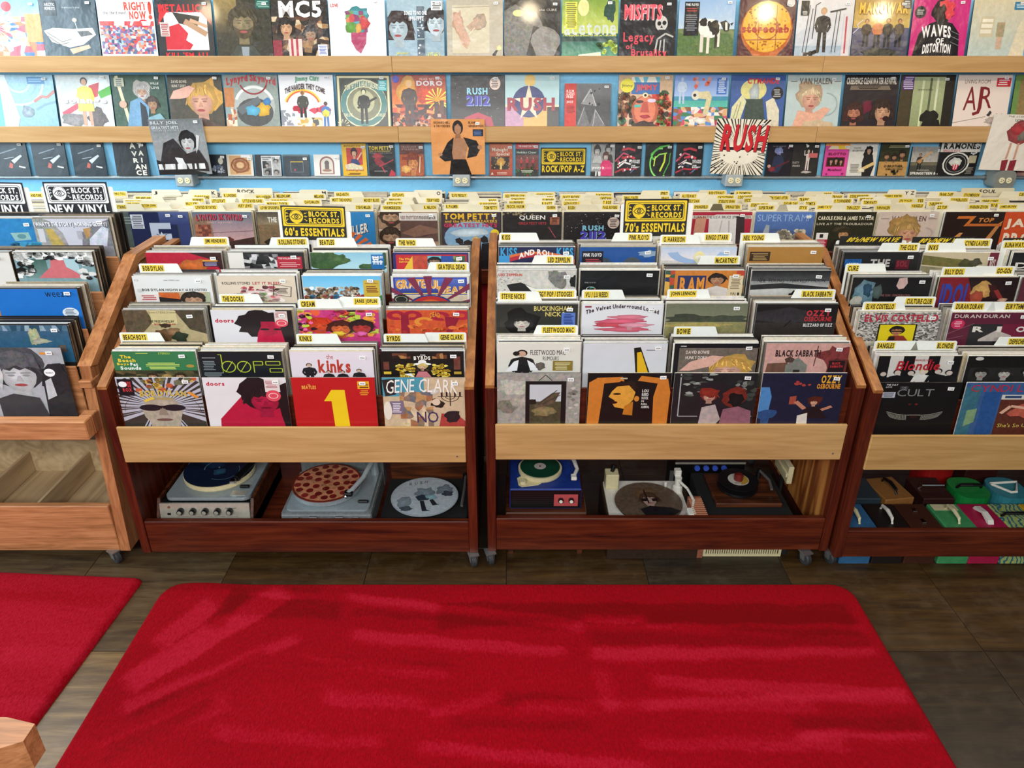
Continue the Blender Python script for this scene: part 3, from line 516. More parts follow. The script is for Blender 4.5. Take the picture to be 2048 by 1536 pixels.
LO = [
 (62, 'pale blue sleeve of swirling sandy lines', lambda a: a.g(0,0,1,1,'9cc4d8','7aa4b8',.3).arc(.35,.1,.2,.24,180,360,'b8d8e4').arc(.35,.1,.32,.36,180,360,'8ab0c4').arc(.35,.1,.44,.48,180,360,'c4dce4').l([(.6,.5),(.75,.4),(.85,.42),(1,.3)],.05,'b87a70',.3).l([(.62,.65),(.8,.55),(1,.5)],.04,'7a9aa8').b(.45,.7,.12,.12,'8898a4',.6).r(.52,.04,.84,.17,'4a80b0').tl(.54,.06,.82,.14,'8ab8dc',2).p([(0,0),(.12,0),(.3,.8),(.2,1),(0,1)],'d8e8ec')),
 (174, 'white sleeve with a woman in yellow and bright swirls', lambda a: a.bg('c4cccc',.2).b(.78,.25,.2,.2,'d8e0e0',.2).p([(.6,.2),(.8,.14),(.75,.4),(.6,.45)],'c04a50').p([(.75,.32),(1,.2),(1,.36),(.8,.44)],'5aa848').p([(.05,.7),(.4,.5),(.4,.6),(.08,.8)],'c8485a').b(.25,.85,.24,.13,'8a8484',.6).b(.7,.8,.2,.18,'6a6260',.6).h(.52,.05,.9,'d8c850','c09070','241814','c09880').p([(.38,.3),(.62,.3),(.66,.68),(.36,.68)],'dcd060').t('solange',.1,.42,.9,.56,'ece8f0','x',0,0,'9a9098')),
 (284, 'couple photographed outdoors with a wooden tool', lambda a: a.bg('3a5244',.6).l([(.1,.02),(.26,.9)],.06,'d8c8a8').b(.55,.3,.17,.2,'b8b0a8',.2).f(.55,.32,.13,'c09880','a8a4a0',.2,0,0,'b8b4b0').f(.72,.55,.12,'b08868','4a3c34',.2,0,.5).p([(.2,1),(.32,.5),(.5,.42),(.66,.6),(.6,1)],'6a94b4',.3).p([(.5,.5),(.6,.6),(.66,1),(.48,1)],'2a2e34').p([(.62,.8),(.85,.72),(.98,.9),(1,1),(.6,1)],'7aa0ac',.3).e(.18,.55,.07,.07,'c8a08c').t('WILLIE',.72,.14,.88,.18,'d8dcd4').t('LOVE',.74,.22,.88,.26,'d8dcd4').r(.06,.06,.24,.22,'b8b8a0').tl(.08,.07,.23,.21,'666',4)),
 (395, 'blond face with a hand in the hair', lambda a: a.bg('4a4438',.5).r(0,0,1,.05,'24282c').b(.7,.36,.3,.28,'c89848',.4).f(.62,.5,.28,'d8a088','c89a4c',.25,-.15).p([(.02,.45),(.1,.3),(.4,.2),(.5,.25),(.36,.42),(.2,.45)],'d8a492',.2).p([(.3,.85),(.6,.8),(.95,.95),(.95,1),(.3,1)],'5a4a44',.5).t('DAVID BOWIE',.08,.1,.36,.15,'d8ccbc').t('HUNKY DORY',.08,.18,.34,.23,'d8ccbc')),
 (506, 'sleeve with a giant baseball and red script', lambda a: a.bg('8a948e',.3).r(0,.24,.18,1,'b87848',.3).m(0,.6,.2,1,['c8a88a','b05a38','8a9a9a','e0d0b8'],4,6,.2).e(.55,.58,.38,.4,'a8aca8',.15).e(.55,.7,.34,.27,'4a4a4a',.4).arc(.55,.58,.33,.38,20,160,'e0e0dc').arc(.55,.1,.24,.27,200,340,'8a2028').p([(.2,.62),(.62,.4),(.68,.5),(.3,.75)],'606468').b(.72,.66,.12,.13,'d8a830',.2).b(.5,.66,.12,.1,'58a8c8',.2).b(.78,.5,.07,.07,'3a7ab0').t('Lynyrd Skynyrd',.06,.06,.96,.24,'c02030','x',0,.08)),
 (616, 'white sleeve with a bright sunset cartoon band scene', lambda a: a.bg('e6e6ea').arc(.42,.62,.3,.33,20,160,'d8622c').arc(.42,.62,.33,.36,20,160,'e8c84a').p([(.0,1),(.02,.68),(.2,.6),(.3,1)],'d0d0d4').m(.0,.66,.26,.95,['dcdce0','888c94','e8e8ec'],6,5).sc(.1,.6,.9,.68,['c83048','d8485a'],9,.05,.09,0,.7).h(.42,.28,.6,'3a3a30','8a5a3c','d8a82c').h(.84,.5,.48,'2a6ab0','5a3420','18120e','2a6ab0').y(.84,.72,6,'e8d040',0,.08,1.2).m(.3,.8,.76,1,['d8a040','e8d8b0','4a4a48','c8a860','f0f0e8'],7,4).t('Jimmy Cliff',.3,.04,.74,.15,'3a9a6a','x',0,.02).t('THE HARDER THEY COME',.1,.26,.84,.36,'3a1a18','x',0,.1)),
 (729, 'cream poster sleeve with a circular guitarist emblem', lambda a: a.bg('3a3a30').r(.02,.02,.98,1,'d8d0a4').r(.06,.06,.94,1,'3c4038').e(.5,.54,.43,.46,'d8d4ac').arc(.5,.54,.33,.43,0,360,'4a7a78').arc(.5,.54,.31,.33,0,360,'d8d4ac').e(.5,.54,.31,.31,'7a7a60',.3).e(.5,.5,.2,.22,'b0ae88',.2).h(.5,.26,.66,'20201c','c8c4a0','26241e').l([(.38,.62),(.74,.42)],.04,'28261e').t('TOM PETTY & HEARTBREAKERS',.16,.2,.84,.3,'e0dcb8','x',0,.08).t('THE LIVE',.12,.72,.28,.78,'e0dcb8').t('ANTHOLOGY',.72,.72,.9,.78,'e0dcb8').r(.78,.1,.94,.3,'3aa0a8').tl(.79,.12,.93,.28,'c8e8e8',5).y(.1,.95,12,'d8d0a4',.04,.12)),
 (839, 'fiery red sleeve with a blond warrior figure', lambda a: a.g(0,0,1,.6,'9a2a1c','e0782c',.4).m(0,.55,1,1,['4a1a14','8a2a1c','c85028','2a1210','d88848'],12,8,.4).b(.64,.34,.18,.2,'c84424',.6).b(.28,.3,.2,.26,'e0a040',.4).h(.32,.1,.84,'4a3c38','e0b088','e8b858','3a3434',.4).y(.84,.46,16,'f8d848',0,.22).r(.78,.5,.86,.9,'4a3028',.3).r(.88,.48,.96,.9,'5a3a2c',.3).sc(0,.75,1,1,['1e0e0c','5a1c14','c0a090'],40,.02,.05).t('FEAR NO EVIL',.52,.06,.94,.1,'e8b0a0').t('DORO',.46,.11,.94,.2,'d8d4dc','x').e(.08,.08,.06,.07,'3a3ab0')),
 (956, 'black starry sleeve with a red disc and pale badge', lambda a: a.bg('201c1c').sc(.02,.02,.98,.9,['b8b4b0','605c5c'],70,.003,.007).p([(.2,.98),(.25,.8),(.5,.7),(.75,.8),(.8,.98)],'b02040',.15).p([(.3,.98),(.5,.78),(.7,.98)],'801828').t('RUSH',.3,.24,.68,.36,'8ac8e0','x').t('2112',.28,.38,.72,.56,'4a3ea8','x',0,0,'8ab0d8').e(.82,.16,.1,.12,'e0c8bc').tl(.75,.08,.89,.24,'4a3a34',5)),
 (1064, 'sleeve with a blue star disc and red capitals', lambda a: a.bg('b8c8c0',.1).r(0,0,1,.56,'a8c8cc').r(0,.56,1,.6,'d8d0b0').r(0,.6,.34,1,'b88aa8',.3).r(.34,.6,.78,1,'d8a858',.2).r(.78,.6,1,1,'2e2620',.4).e(.46,.1,.1,.12,'e0b858').e(.44,.5,.3,.3,'26306a').p([(.44,.16),(.5,.42),(.72,.44),(.54,.54),(.6,.82),(.44,.64),(.28,.82),(.34,.54),(.16,.44),(.38,.42)],'d8ccb0',.2).t('RUSH',.04,.42,.92,.66,'9a2438','x')),
 (1175, 'smaller square grey crystal picture with a red side panel', lambda a: a.bg('4a4a4c',.2).g(.25,0,1,.4,'77777a','505052').p([(.35,.45),(.55,.1),(.7,.5)],'8a8a8c',.4).p([(.25,.95),(.42,.5),(.56,.95)],'6a6a6c',.5).p([(.55,.95),(.66,.55),(.9,.95)],'707072',.5).l([(.4,.4),(.56,.12),(.68,.5)],.012,'c8c8c8').l([(.62,.94),(.67,.58),(.86,.9)],.012,'b8b8b8').l([(.3,.9),(.43,.52)],.01,'b0b0b0').sc(.4,.1,.8,.5,['1a1a1a'],6,.015,.03).r(0,0,.25,1,'c8332c').t('R.E.M.',.04,.14,.21,.2,'f0e0dc').t('RADIO',.04,.21,.21,.26,'f0e0dc').t('FREE',.04,.27,.18,.32,'f0e0dc').t('EUROPE',.04,.33,.21,.37,'8a1a18').t('2025',.04,.38,.18,.43,'f0e0dc').tl(.04,.48,.22,.66,'8a1a18',6)),
 (1289, 'ornate red face wearing a blue knitted cap', lambda a: a.bg('c8a888',.2).sc(.0,.35,.3,1,['3a2a1c','5a4a2c','c86a48','3a6a4a','e0b090'],40,.04,.09,.2).sc(.7,.35,1,1,['2a4a2c','c83c38','3a2a1c','6a9a4c','e07a50'],44,.04,.08,.2).b(.5,.68,.25,.3,'c86444',.3,20,.05).e(.5,.66,.2,.26,'d87a5a',.2).r(.24,.1,.76,.36,'3468a8',.2).m(.24,.04,.76,.14,['5ab0c8','d84a6a','e8e0d0','3a8a5a'],7,1).t('JIMMY',.32,.18,.72,.32,'d84a50','x').e(.5,.38,.05,.05,'e8d8b0').e(.5,.38,.025,.025,'2a1a14').e(.4,.5,.07,.03,'3a1a18').e(.62,.48,.08,.035,'d8c8e0').p([(.3,.56),(.42,.55),(.42,.6),(.3,.61)],'4ab8a8').p([(.46,.5),(.42,.7),(.58,.7),(.54,.5)],'b84c3c').b(.5,.78,.09,.035,'b02838').b(.5,.95,.2,.08,'3a2418',.3).e(.16,.2,.13,.13,'e8dc38').t('Jimmy',.06,.17,.26,.24,'222','n')),
 (1400, 'beach dreamscape with pale bony figures and flowers', lambda a: a.g(0,0,1,.4,'7a9ad8','9ab4e0').r(0,.4,1,.62,'3a8aa8',.2).g(0,.48,1,.62,'48a89a','58b8a8',.2).m(0,.6,1,1,['c84868','e8e0d8','3a7a58','d8a878','5a8ac8','e0b8b0','8a5a38'],13,7,.2).h(.14,.04,.5,'b8c8e0','b8c8e0','98a8c8','b0c0d8').e(.4,.38,.08,.09,'d8d0c0').e(.38,.38,.03,.03,'222').p([(.44,.32),(.64,.3),(.7,.42),(.64,.74),(.54,.74),(.6,.46),(.46,.44)],'d0c49a',.3).b(.5,.86,.12,.06,'e8e4d8').sc(.34,.02,.7,.22,['c8785a','c89a9a','d8604a'],8,.02,.05).r(.78,.06,.96,.36,'3a6ab8').tl(.8,.08,.95,.34,'c8d8f0',7)),
 (1512, 'white-winged dove on a blue sleeve', lambda a: a.bg('3a5a9a',.25).e(.42,.28,.24,.2,'d8d088',.3).b(.45,.32,.1,.16,'b8c0c0',.3).p([(.3,.45),(.6,.45),(.7,1),(.24,1)],'3c4a42',.5).p([(.0,1),(.04,.6),(.22,.36),(.3,.5),(.14,1)],'d8d4a8',.3).p([(.66,.5),(.8,.42),(.92,.66),(.94,1),(.76,1)],'d8d0b8',.3).l([(.06,.9),(.14,.55)],.012,'8a8a68').l([(.1,.95),(.2,.5)],.012,'8a8a68').t('CYMANDE',.3,.06,.88,.16,'c82838','x').e(.86,.34,.11,.12,'16161a').tl(.79,.26,.93,.42,'aaa',4)),
 (1623, 'pale blue sleeve with a cherubic blond child', lambda a: a.bg('b4c4c4',.1).b(.42,.36,.24,.22,'c0a488',.4).f(.44,.46,.21,'dca690','c8b090',.2,.15).p([(.12,1),(.24,.66),(.5,.72),(.72,.6),(.84,.64),(.64,.9),(.5,1)],'dca68e',.25).arc(.74,.55,.2,.22,-90,90,'98a8a8').p([(.3,1),(.36,.88),(.6,.84),(.9,.9),(.92,1)],'c8b090',.3).t('VAN HALEN',.22,.06,.82,.17,'6a5a50','b').l([(.06,.12),(.18,.12)],.012,'6a5a50').l([(.86,.12),(.98,.12)],.012,'6a5a50')),
 (1737, 'black sleeve with two shouting long-haired men in red', lambda a: a.bg('241c22',.15).t('CREEDENCE CLEARWATER REVIVAL',.03,.05,.95,.17,'d8d0c4','x').p([(.12,.2),(.82,.2),(.86,.28),(.1,.28)],'7a6a5c').tl(.2,.21,.74,.27,'2a2020',2).b(.44,.6,.1,.14,'6a1a34',.3).f(.22,.72,.17,'b8785c','3a1a18',.3,0,.9,'2a1214').f(.74,.7,.2,'c89878','2c1a14',.25,.1,.6).e(.82,.82,.06,.05,'2a1010').r(0,.95,1,1,'3a2428',.4)),
 (1848, 'murky green sleeve with a hooded silhouette by a window', lambda a: a.bg('3c3828',.3).g(.24,.04,.82,1,'a8b088','8a9468',.2).r(.4,.1,.44,1,'c8d0a8').r(.54,.06,.58,.8,'5a6044',.3).r(.66,.06,.7,.9,'d0d4b4').r(.82,0,1,1,'262018',.3).r(0,0,.2,1,'443a24',.3).b(.6,.8,.16,.13,'201e18').p([(.42,1),(.5,.84),(.78,.84),(.86,1)],'1c1a16').r(.03,.02,.24,.28,'4a2a68').tl(.04,.03,.23,.27,'c8b8d8',7).t('THE WAR ON DRUGS',.32,.26,.6,.29,'3a3a28','n')),
 (1960, 'white sleeve with dark red monogram letters', lambda a: a.bg('e2d2c8').t('LIVING ROOM',.14,.09,.6,.16,'5a4a46','n').t('A',.16,.22,.4,.66,'7a2028','n').t('J',.34,.22,.5,.76,'7a2028','n').t('R',.46,.22,.68,.62,'7a2028','n').l([(.0,.9),(.6,.78)],.008,'6a6460').sc(.62,.7,.92,.8,['3a3636'],6,.025,.04,0,1.3).b(.76,.86,.18,.07,'c0b0a8',.3).r(.72,.06,.98,.22,'c02838').tl(.74,.08,.96,.2,'e8c8c8',3)),
 (2074, 'green-edged brown sleeve cut off by the frame', lambda a: a.bg('6a8a48',.2).r(.1,.08,1,1,'8a7448',.4).e(.35,.3,.16,.13,'e8d4cc').tl(.25,.22,.5,.4,'b84848',4).b(.6,.55,.2,.2,'2a2018')),
]
# records propped on the outlet boxes: x centre, bottom y, width px -> size
PROP = [
 (371, 344, 'black and white photo of a pianist leaning on keys', lambda a: a.bg('8a8c8e',.25).g(0,0,1,.4,'6c7072','909294',.3).f(.66,.42,.17,'c4c4c4','1c1a1a',.2,-.1).p([(.06,.8),(.2,.42),(.4,.34),(.6,.62),(.84,.55),(.96,.8),(.96,.95),(.3,.9)],'2a2628',.4).p([(.84,.5),(.9,.3),(.84,.28),(.78,.62)],'c0c0c0').p([(.36,.68),(.5,.7),(.55,.86),(.42,.84)],'d0d0d0').p([(0,.72),(.36,.84),(.9,.98),(.9,1),(0,1)],'1a1a1c').m(.02,.8,.9,.9,['e8e8e8','c8c8c8','333'],22,1).t('BILLY JOEL',.03,.03,.54,.1,'c8ccd0').t('GREATEST HITS',.03,.12,.54,.17,'c8ccd0').t('VOLUME I & VOLUME II',.05,.18,.54,.21,'a8acb0')),
 (918, 346, 'orange sleeve with a bare-chested man in a dark jacket', lambda a: a.bg('d99458').e(.5,.15,.1,.13,'2a1c16').p([(.5,.08),(.44,.14),(.44,.22),(.5,.3),(.56,.22),(.56,.14)],'a8785a').p([(.46,.26),(.54,.26),(.56,.36),(.44,.36)],'98684c').p([(.4,.34),(.6,.34),(.68,.46),(.62,.74),(.38,.74),(.34,.46)],'a87858',.15).p([(.2,.6),(.3,.42),(.42,.32),(.38,.6),(.4,.74),(.24,.76),(.14,.68)],'1e1a1c').p([(.6,.32),(.84,.38),(.92,.52),(.84,.66),(.66,.7),(.7,.52)],'1e1a1c').p([(.36,.72),(.64,.72),(.74,1),(.32,1)],'1a1618').e(.16,.63,.04,.03,'b08060').e(.9,.5,.04,.04,'b08060').t('RICHARD HELL',.06,.04,.36,.08,'4a2a18').t('& THE VOIDOIDS',.06,.1,.36,.14,'4a2a18').t('BLANK',.7,.04,.84,.08,'4a2a18').t('GENERATION',.7,.1,.98,.14,'4a2a18').r(.78,.18,.97,.3,'1c1e2a').tl(.79,.2,.96,.29,'5a7ab0',4)),
 (1472, 346, 'white burst sleeve with huge red capitals', lambda a: a.bg('e8dfcc').y(.5,.55,60,'2a2622',.2,1.2,.5).e(.5,.64,.36,.18,'ebe3d2').sc(.05,.6,.95,.95,['2a2420'],22,.008,.02).p([(.1,.5),(.2,.56),(.9,.54),(.9,.5)],'241c1c').t('RUSH',.12,.09,.96,.55,'c82830','x',.06,0,'3a1216')),
 (2010, 340, 'white sleeve with a red fabric bundle on thin legs', lambda a: a.bg('e6ddd0').b(.62,.3,.28,.2,'a04848',.4).b(.7,.32,.2,.14,'7a7468',.5).b(.5,.26,.12,.1,'b03c40',.3).l([(.46,.5),(.45,.8)],.04,'c89880').l([(.6,.5),(.6,.8)],.04,'c89880').p([(.38,.82),(.5,.8),(.5,1),(.4,1)],'8a2a34').p([(.54,.82),(.66,.8),(.66,1),(.54,1)],'8a2a34').t("'LET'S DO IT AGAIN'",.4,.08,.95,.12,'4a4440').t('THE STAPLE SINGERS',.26,.02,.9,.05,'6a6460','n')),
]
# cases standing on the conduit: left, right, top y, kind, look, artwork
_tri = lambda a: a.bg('1c2830',.2).g(0,.1,1,.5,'3a4a56','20282e',.3).l([(.2,.35),(.7,.2)],.03,'8a98a4').l([(.3,.5),(.6,.45)],.02,'9aa8b0').p([(.5,.55),(.8,.38),(.84,.42),(.58,.64)],'c8d0d4').p([(.4,.75),(.46,.6),(.54,.66),(.5,.78)],'b8584a').l([(.7,.72),(.88,.76)],.04,'d8d8d8')
_red = lambda a: a.bg('140f12').l([(.0,.55),(.3,.3),(.5,.35)],.05,'c8506a').l([(.25,.2),(.5,.16),(.75,.22)],.07,'d83a4a').l([(.3,.45),(.55,.4),(.75,.46)],.07,'d83a4a').l([(.1,.75),(.35,.58),(.6,.64)],.05,'e8e0e0').l([(.0,.9),(.3,.78),(.6,.8)],.05,'b02838').l([(.6,.9),(.8,.74)],.04,'5a6a98').l([(.1,.65),(.4,.5)],.03,'f0d8d8').sc(.1,.1,.6,.95,['a83040','e8e0e0','3a3a58'],16,.02,.05).t('ROLLING',.62,.5,.94,.55,'e8e8e8','x').t('STONES',.62,.56,.94,.61,'e8e8e8','x').t('THE',.62,.66,.78,.7,'e8e8e8','x').t('BIGGEST',.62,.71,.94,.75,'e8e8e8','x').t('BANG',.62,.76,.84,.8,'d83a4a','x')
SMALL = [
 (-6, 62, 284, 'seven', 'dark seven-inch sleeve with a pale bird shape, at the frame edge', _tri),
 (72, 138, 284, 'seven', 'dark seven-inch sleeve with a pale bird shape, middle of three alike', _tri),
 (150, 215, 284, 'seven', 'dark seven-inch sleeve with a pale bird shape, next to the lettered one', _tri),
 (234, 300, 284, 'seven', 'charcoal seven-inch sleeve with two columns of white capitals', lambda a: a.bg('22262a',.25).t('A',.5,.04,.68,.2,'e0dcd0','x').t('V',.53,.28,.7,.42,'e0dcd0','x').t('R',.56,.48,.72,.61,'e0dcd0','x').t('A',.58,.66,.76,.8,'e0dcd0','x').t('C',.6,.83,.76,.97,'e0dcd0','x').t('T',.74,.04,.86,.18,'e0dcd0','x').t('A',.74,.26,.9,.4,'e0dcd0','x').t('I',.8,.47,.84,.6,'e0dcd0','x').t('N',.78,.66,.93,.8,'e0dcd0','x').t('E',.8,.83,.92,.97,'e0dcd0','x')),
 (419, 454, 297, 'cd', 'dark compact disc case half behind the propped pianist sleeve', lambda a: a.bg('20242c',.4).sc(.2,.5,1,.95,['5a6a88','8a94a8','c8ccd4'],16,.04,.1,.3).e(.7,.3,.14,.16,'c8c8b8').t('INC',.5,.75,.9,.85,'d0d0d8')),
 (456, 508, 307, 'cd', 'white compact disc case with a tan ornamental crest', lambda a: a.bg('d8d0c4').r(.1,.06,.9,.94,'cfa06c').b(.5,.5,.34,.34,'b07848',.5).arc(.5,.5,.3,.36,0,360,'8a4a2c').arc(.5,.5,.18,.22,0,360,'8a4a2c').e(.5,.5,.14,.14,'d8b080',.4).r(.55,.02,.9,.14,'e8e8e8')),
 (512, 564, 306, 'cd', 'black and white compact disc case of four portraits', lambda a: a.bg('24262a').r(.24,.06,.98,1,'dcdcdc').m(.28,.3,.62,.98,['555','888','bbb','2a2a2a'],2,2,.5,.05).m(.66,.12,.96,.98,['666','999','333','aaa'],1,3,.5,.05).f(.45,.5,.09,'b8b0a8','333').f(.8,.3,.09,'b8b0a8','333').f(.45,.82,.09,'a8a098','222').f(.8,.82,.09,'b8b0a8','333').t('BEN HARPER',.28,.1,.64,.17,'222').tl(.28,.2,.6,.26,'555',1)),
 (568, 620, 307, 'cd', 'navy compact disc case with a thin framed square', lambda a: a.bg('2a3640').r(.0,0,1,.08,'5a6a70').l([(.28,.34),(.28,.82)],.012,'8a9298').l([(.76,.34),(.76,.82)],.012,'8a9298').l([(.28,.82),(.76,.82)],.012,'8a9298').r(.28,.32,.76,.36,'c8a838').e(.44,.72,.03,.05,'b83c38')),
 (629, 681, 307, 'cd', 'white compact disc case with a brown arched picture', lambda a: a.bg('dcd8d2').e(.5,.42,.28,.34,'7a3028').r(.22,.42,.78,.92,'7a3028').e(.5,.44,.23,.28,'c8c0b4').r(.27,.44,.73,.88,'c8c0b4').e(.5,.4,.09,.13,'3a2c26').r(.42,.46,.58,.68,'4a3a30',.3).e(.5,.74,.18,.06,'8a5a40')),
 (687, 735, 286, 'dvd', 'yellow film case with a red portrait panel', lambda a: a.bg('dfae28').r(.18,.14,.84,.66,'b83c34',.1).f(.5,.3,.13,'e0b090','2a1a1a').p([(.3,.66),(.38,.48),(.62,.48),(.74,.66)],'2a3a6a').l([(.62,.5),(.82,.28)],.05,'e0b090').p([(.1,.66),(.4,.6),(.84,.72),(.84,.82),(.14,.82)],'d8c8a8',.4).t('MARGARITAVILLE',.1,.06,.9,.1,'5a2a1a').t('Sweetgrass',.14,.78,.86,.86,'a82820','b').tl(.2,.9,.8,.97,'5a2a1a',2)),
 (739, 791, 286, 'dvd', 'black film case with a red guitarist and yellow title', lambda a: a.bg('161012').t('TOM PETTY',.03,.09,.92,.2,'e8c838','x').t('AND THE HEARTBREAKERS',.06,.22,.84,.26,'c8a838').t("RUNNIN' DOWN A DREAM",.06,.28,.9,.31,'888').b(.36,.4,.2,.1,'a02834',.4).p([(.2,.5),(.4,.44),(.6,.6),(.5,.72),(.3,.66)],'8a1c28',.4).l([(.4,.72),(.95,.5)],.03,'a82838').l([(.5,.72),(.62,.9)],.04,'b82838').p([(.75,1),(.85,.8),(1,.9),(1,1)],'b83040').r(.2,.84,.7,.86,'888')),
 (801, 849, 286, 'dvd', 'burnt orange film case with a face close-up', lambda a: a.bg('5a2018',.3).r(0,.34,1,1,'a84c1c',.5).f(.55,.62,.28,'d88a48','8a3814',.5).b(.25,.8,.2,.12,'e0a858',.4).r(.1,.42,.9,.5,'7a2c14',.4).t('THE LAST DAYS',.08,.08,.7,.14,'b08878').t('OF THE GUITAR HERO',.08,.16,.84,.21,'b08878').l([(.85,.4),(.8,.9)],.04,'e8c8a0')),
 (979, 1025, 288, 'dvd', 'orange film case with a white script title', lambda a: a.g(0,0,1,1,'c8602c','a83c24').t('Midnight',.12,.14,.8,.28,'f0ead8','b').t('Special',.3,.28,.86,.4,'f0ead8','b').r(.08,.4,.86,.8,'2a1c14',.3).b(.5,.56,.18,.12,'d8a040',.4).r(.46,.58,.54,.8,'e8c878').sc(.1,.42,.85,.78,['e8b858'],22,.008,.02).p([(.06,.96),(.12,.88),(.18,.96)],'e8e0d0').tl(.24,.88,.9,.96,'e8c8b8',2)),
 (1031, 1077, 289, 'dvd', 'red and green film case with small singers', lambda a: a.bg('24201c').r(0,0,1,.17,'b82c34').t('THE KINGSTON TRIO',.12,.06,.88,.12,'f0e0d8').t('Holiday Cheer',.06,.24,.9,.33,'c8e0d0','n').r(.0,.36,1,.8,'6a3028',.5).h(.25,.42,.34,'a82c30').h(.5,.4,.36,'a82c30').h(.76,.42,.34,'a82c30').sc(0,.74,1,.98,['28401c','3a5a28','a03030'],26,.03,.06).tl(.2,.82,.8,.9,'d8d8c8',2)),
 (1181, 1228, 287, 'dvd', 'grey film case with three young people and pink title', lambda a: a.bg('989a9a',.3).f(.25,.24,.15,'c8c4c0','2a2624').f(.72,.2,.14,'c0bcb8','222').p([(.05,.6),(.12,.4),(.4,.38),(.48,.62)],'b8b8b8',.3).p([(.56,.5),(.62,.34),(.86,.34),(.94,.6)],'3a3a3a').f(.62,.42,.13,'d0c0b8','5a3428').p([(.4,.66),(.5,.52),(.78,.52),(.9,.66),(.9,1),(.42,1)],'d0306a').t('pretty in',.06,.7,.56,.82,'efefef','x').t('pink',.58,.7,.9,.82,'e86090','x').m(.0,.86,.42,1,['222','ddd'],8,1)),
 (1229, 1281, 287, 'dvd', 'black film case with red and white smears beside the neon one', _red),
 (1289, 1343, 287, 'dvd', 'black film case with a green neon outline', lambda a: a.bg('0c0e0c').arc(.55,.6,.34,.4,80,300,'48b048',0,18,1.2).arc(.55,.6,.36,.38,80,300,'b8f090',0,18,1.2).l([(.2,.34),(.5,.12),(.86,.06)],.05,'58c048').l([(.2,.34),(.3,.5)],.05,'58c048').l([(.3,.5),(.5,.34),(.78,.3)],.04,'98e060').l([(.72,.3),(.7,.56),(.55,.86)],.06,'c8e040').l([(.9,.3),(.88,.6),(.7,.95)],.03,'48b048').l([(.36,.4),(.32,.7)],.04,'c8e858')),
 (1350, 1403, 287, 'dvd', 'black film case with red and white smears next to the burst sleeve', _red),
 (1530, 1580, 286, 'dvd', 'dark film case with a blue-lit guitarist', lambda a: a.bg('1c1620',.3).b(.46,.24,.16,.12,'8a94c8',.5).p([(.2,.9),(.28,.4),(.6,.36),(.72,.6),(.5,.9)],'26304e',.4).l([(.1,.84),(.9,.54)],.05,'5a1c24').b(.24,.8,.14,.08,'8a2c34').e(.12,.7,.07,.05,'c89a88').e(.82,.14,.03,.03,'c87898').t('IN THE NAME OF',.2,.08,.7,.11,'a8a0b8','n')),
 (1579, 1633, 286, 'dvd', 'black film case with a pale dancing figure', lambda a: a.bg('2a2624',.3).h(.6,.2,.62,'d8c8c0','d8b8a8','d8c89a','d8c8c0',.2,.5).r(.62,.3,.94,.44,'c86868').t('DUSTY',.06,.56,.3,.62,'c8c0b8','n').t('SPRINGFIELD',.06,.66,.34,.72,'c8c0b8','n').sc(.3,.04,.7,.1,['e8e8e0'],3,.03,.04).b(.6,.88,.22,.04,'b8b0a8',.4)),
 (1644, 1692, 285, 'dvd', 'pink video case with a small band photo', lambda a: a.bg('d84a9a').r(0,0,1,.17,'e89a48').m(.0,.08,1,.18,['e8d8b0','d84a9a','222','e8c840'],6,1).r(.1,.42,.86,.72,'8a2430').r(.14,.45,.82,.69,'2a1a18',.4).f(.3,.55,.08,'c89878','222').f(.5,.53,.08,'c89878','222').f(.7,.56,.08,'c89878','222').t('BLOTTO',.14,.28,.86,.36,'7a1c38','x').t('Metalhead',.2,.77,.76,.84,'5a1428').e(.16,.94,.04,.03,'8a2050').e(.82,.93,.05,.03,'8a2050')),
 (1691, 1748, 286, 'dvd', 'white film case with a long-haired guitarist', lambda a: a.bg('d8d4cc',.15).b(.68,.26,.17,.17,'1c1614',.2).f(.7,.22,.1,'c8a088','1c1614').p([(.5,.6),(.56,.34),(.84,.34),(.94,.7),(.86,1),(.56,1)],'221e1e').l([(.4,.86),(.94,.6)],.1,'d8b878').b(.5,.82,.14,.08,'e8dcc0').t('YNGWIE',.14,.12,.4,.17,'8a8478').t('MALMSTEEN',.12,.2,.5,.25,'8a8478').tl(.1,.62,.44,.9,'8a8478',6)),
 (1754, 1811, 286, 'dvd', 'olive and tan film case with three men', lambda a: a.bg('34361e',.4).r(0,.56,1,1,'b88c50',.3).f(.24,.42,.12,'b88a68','3a2c1c',.2,0,0,'4a3a28').f(.5,.44,.11,'b08060','2a2018',.2,0,0,'3a2a1c').f(.76,.36,.13,'b88868','2e2218',.2,0,0,'4a3424').tl(.2,.06,.9,.14,'a8a078',2).t('O BROTHER,',.18,.66,.86,.75,'241c10','x').t('WHERE ART THOU?',.24,.76,.84,.81,'241c10','x').sc(.3,.84,.7,.96,['2a2014'],8,.03,.05)),
 (1817, 1876, 293, 'dvd', 'grey film case with a man raising a guitar', lambda a: a.g(0,0,1,.6,'989490','b8b0a8',.4).r(0,.52,1,.64,'6a6450',.4).r(0,.64,1,1,'46443c',.4).h(.3,.22,.64,'3a3432','a88468','2a201a').l([(.24,.52),(.66,.16)],.06,'c8a070').b(.3,.5,.1,.07,'b88858').t('SPRINGSTEEN & I',.04,.86,.97,.95,'e8e4dc','x').tl(.2,.78,.8,.82,'c8c0b8',1)),
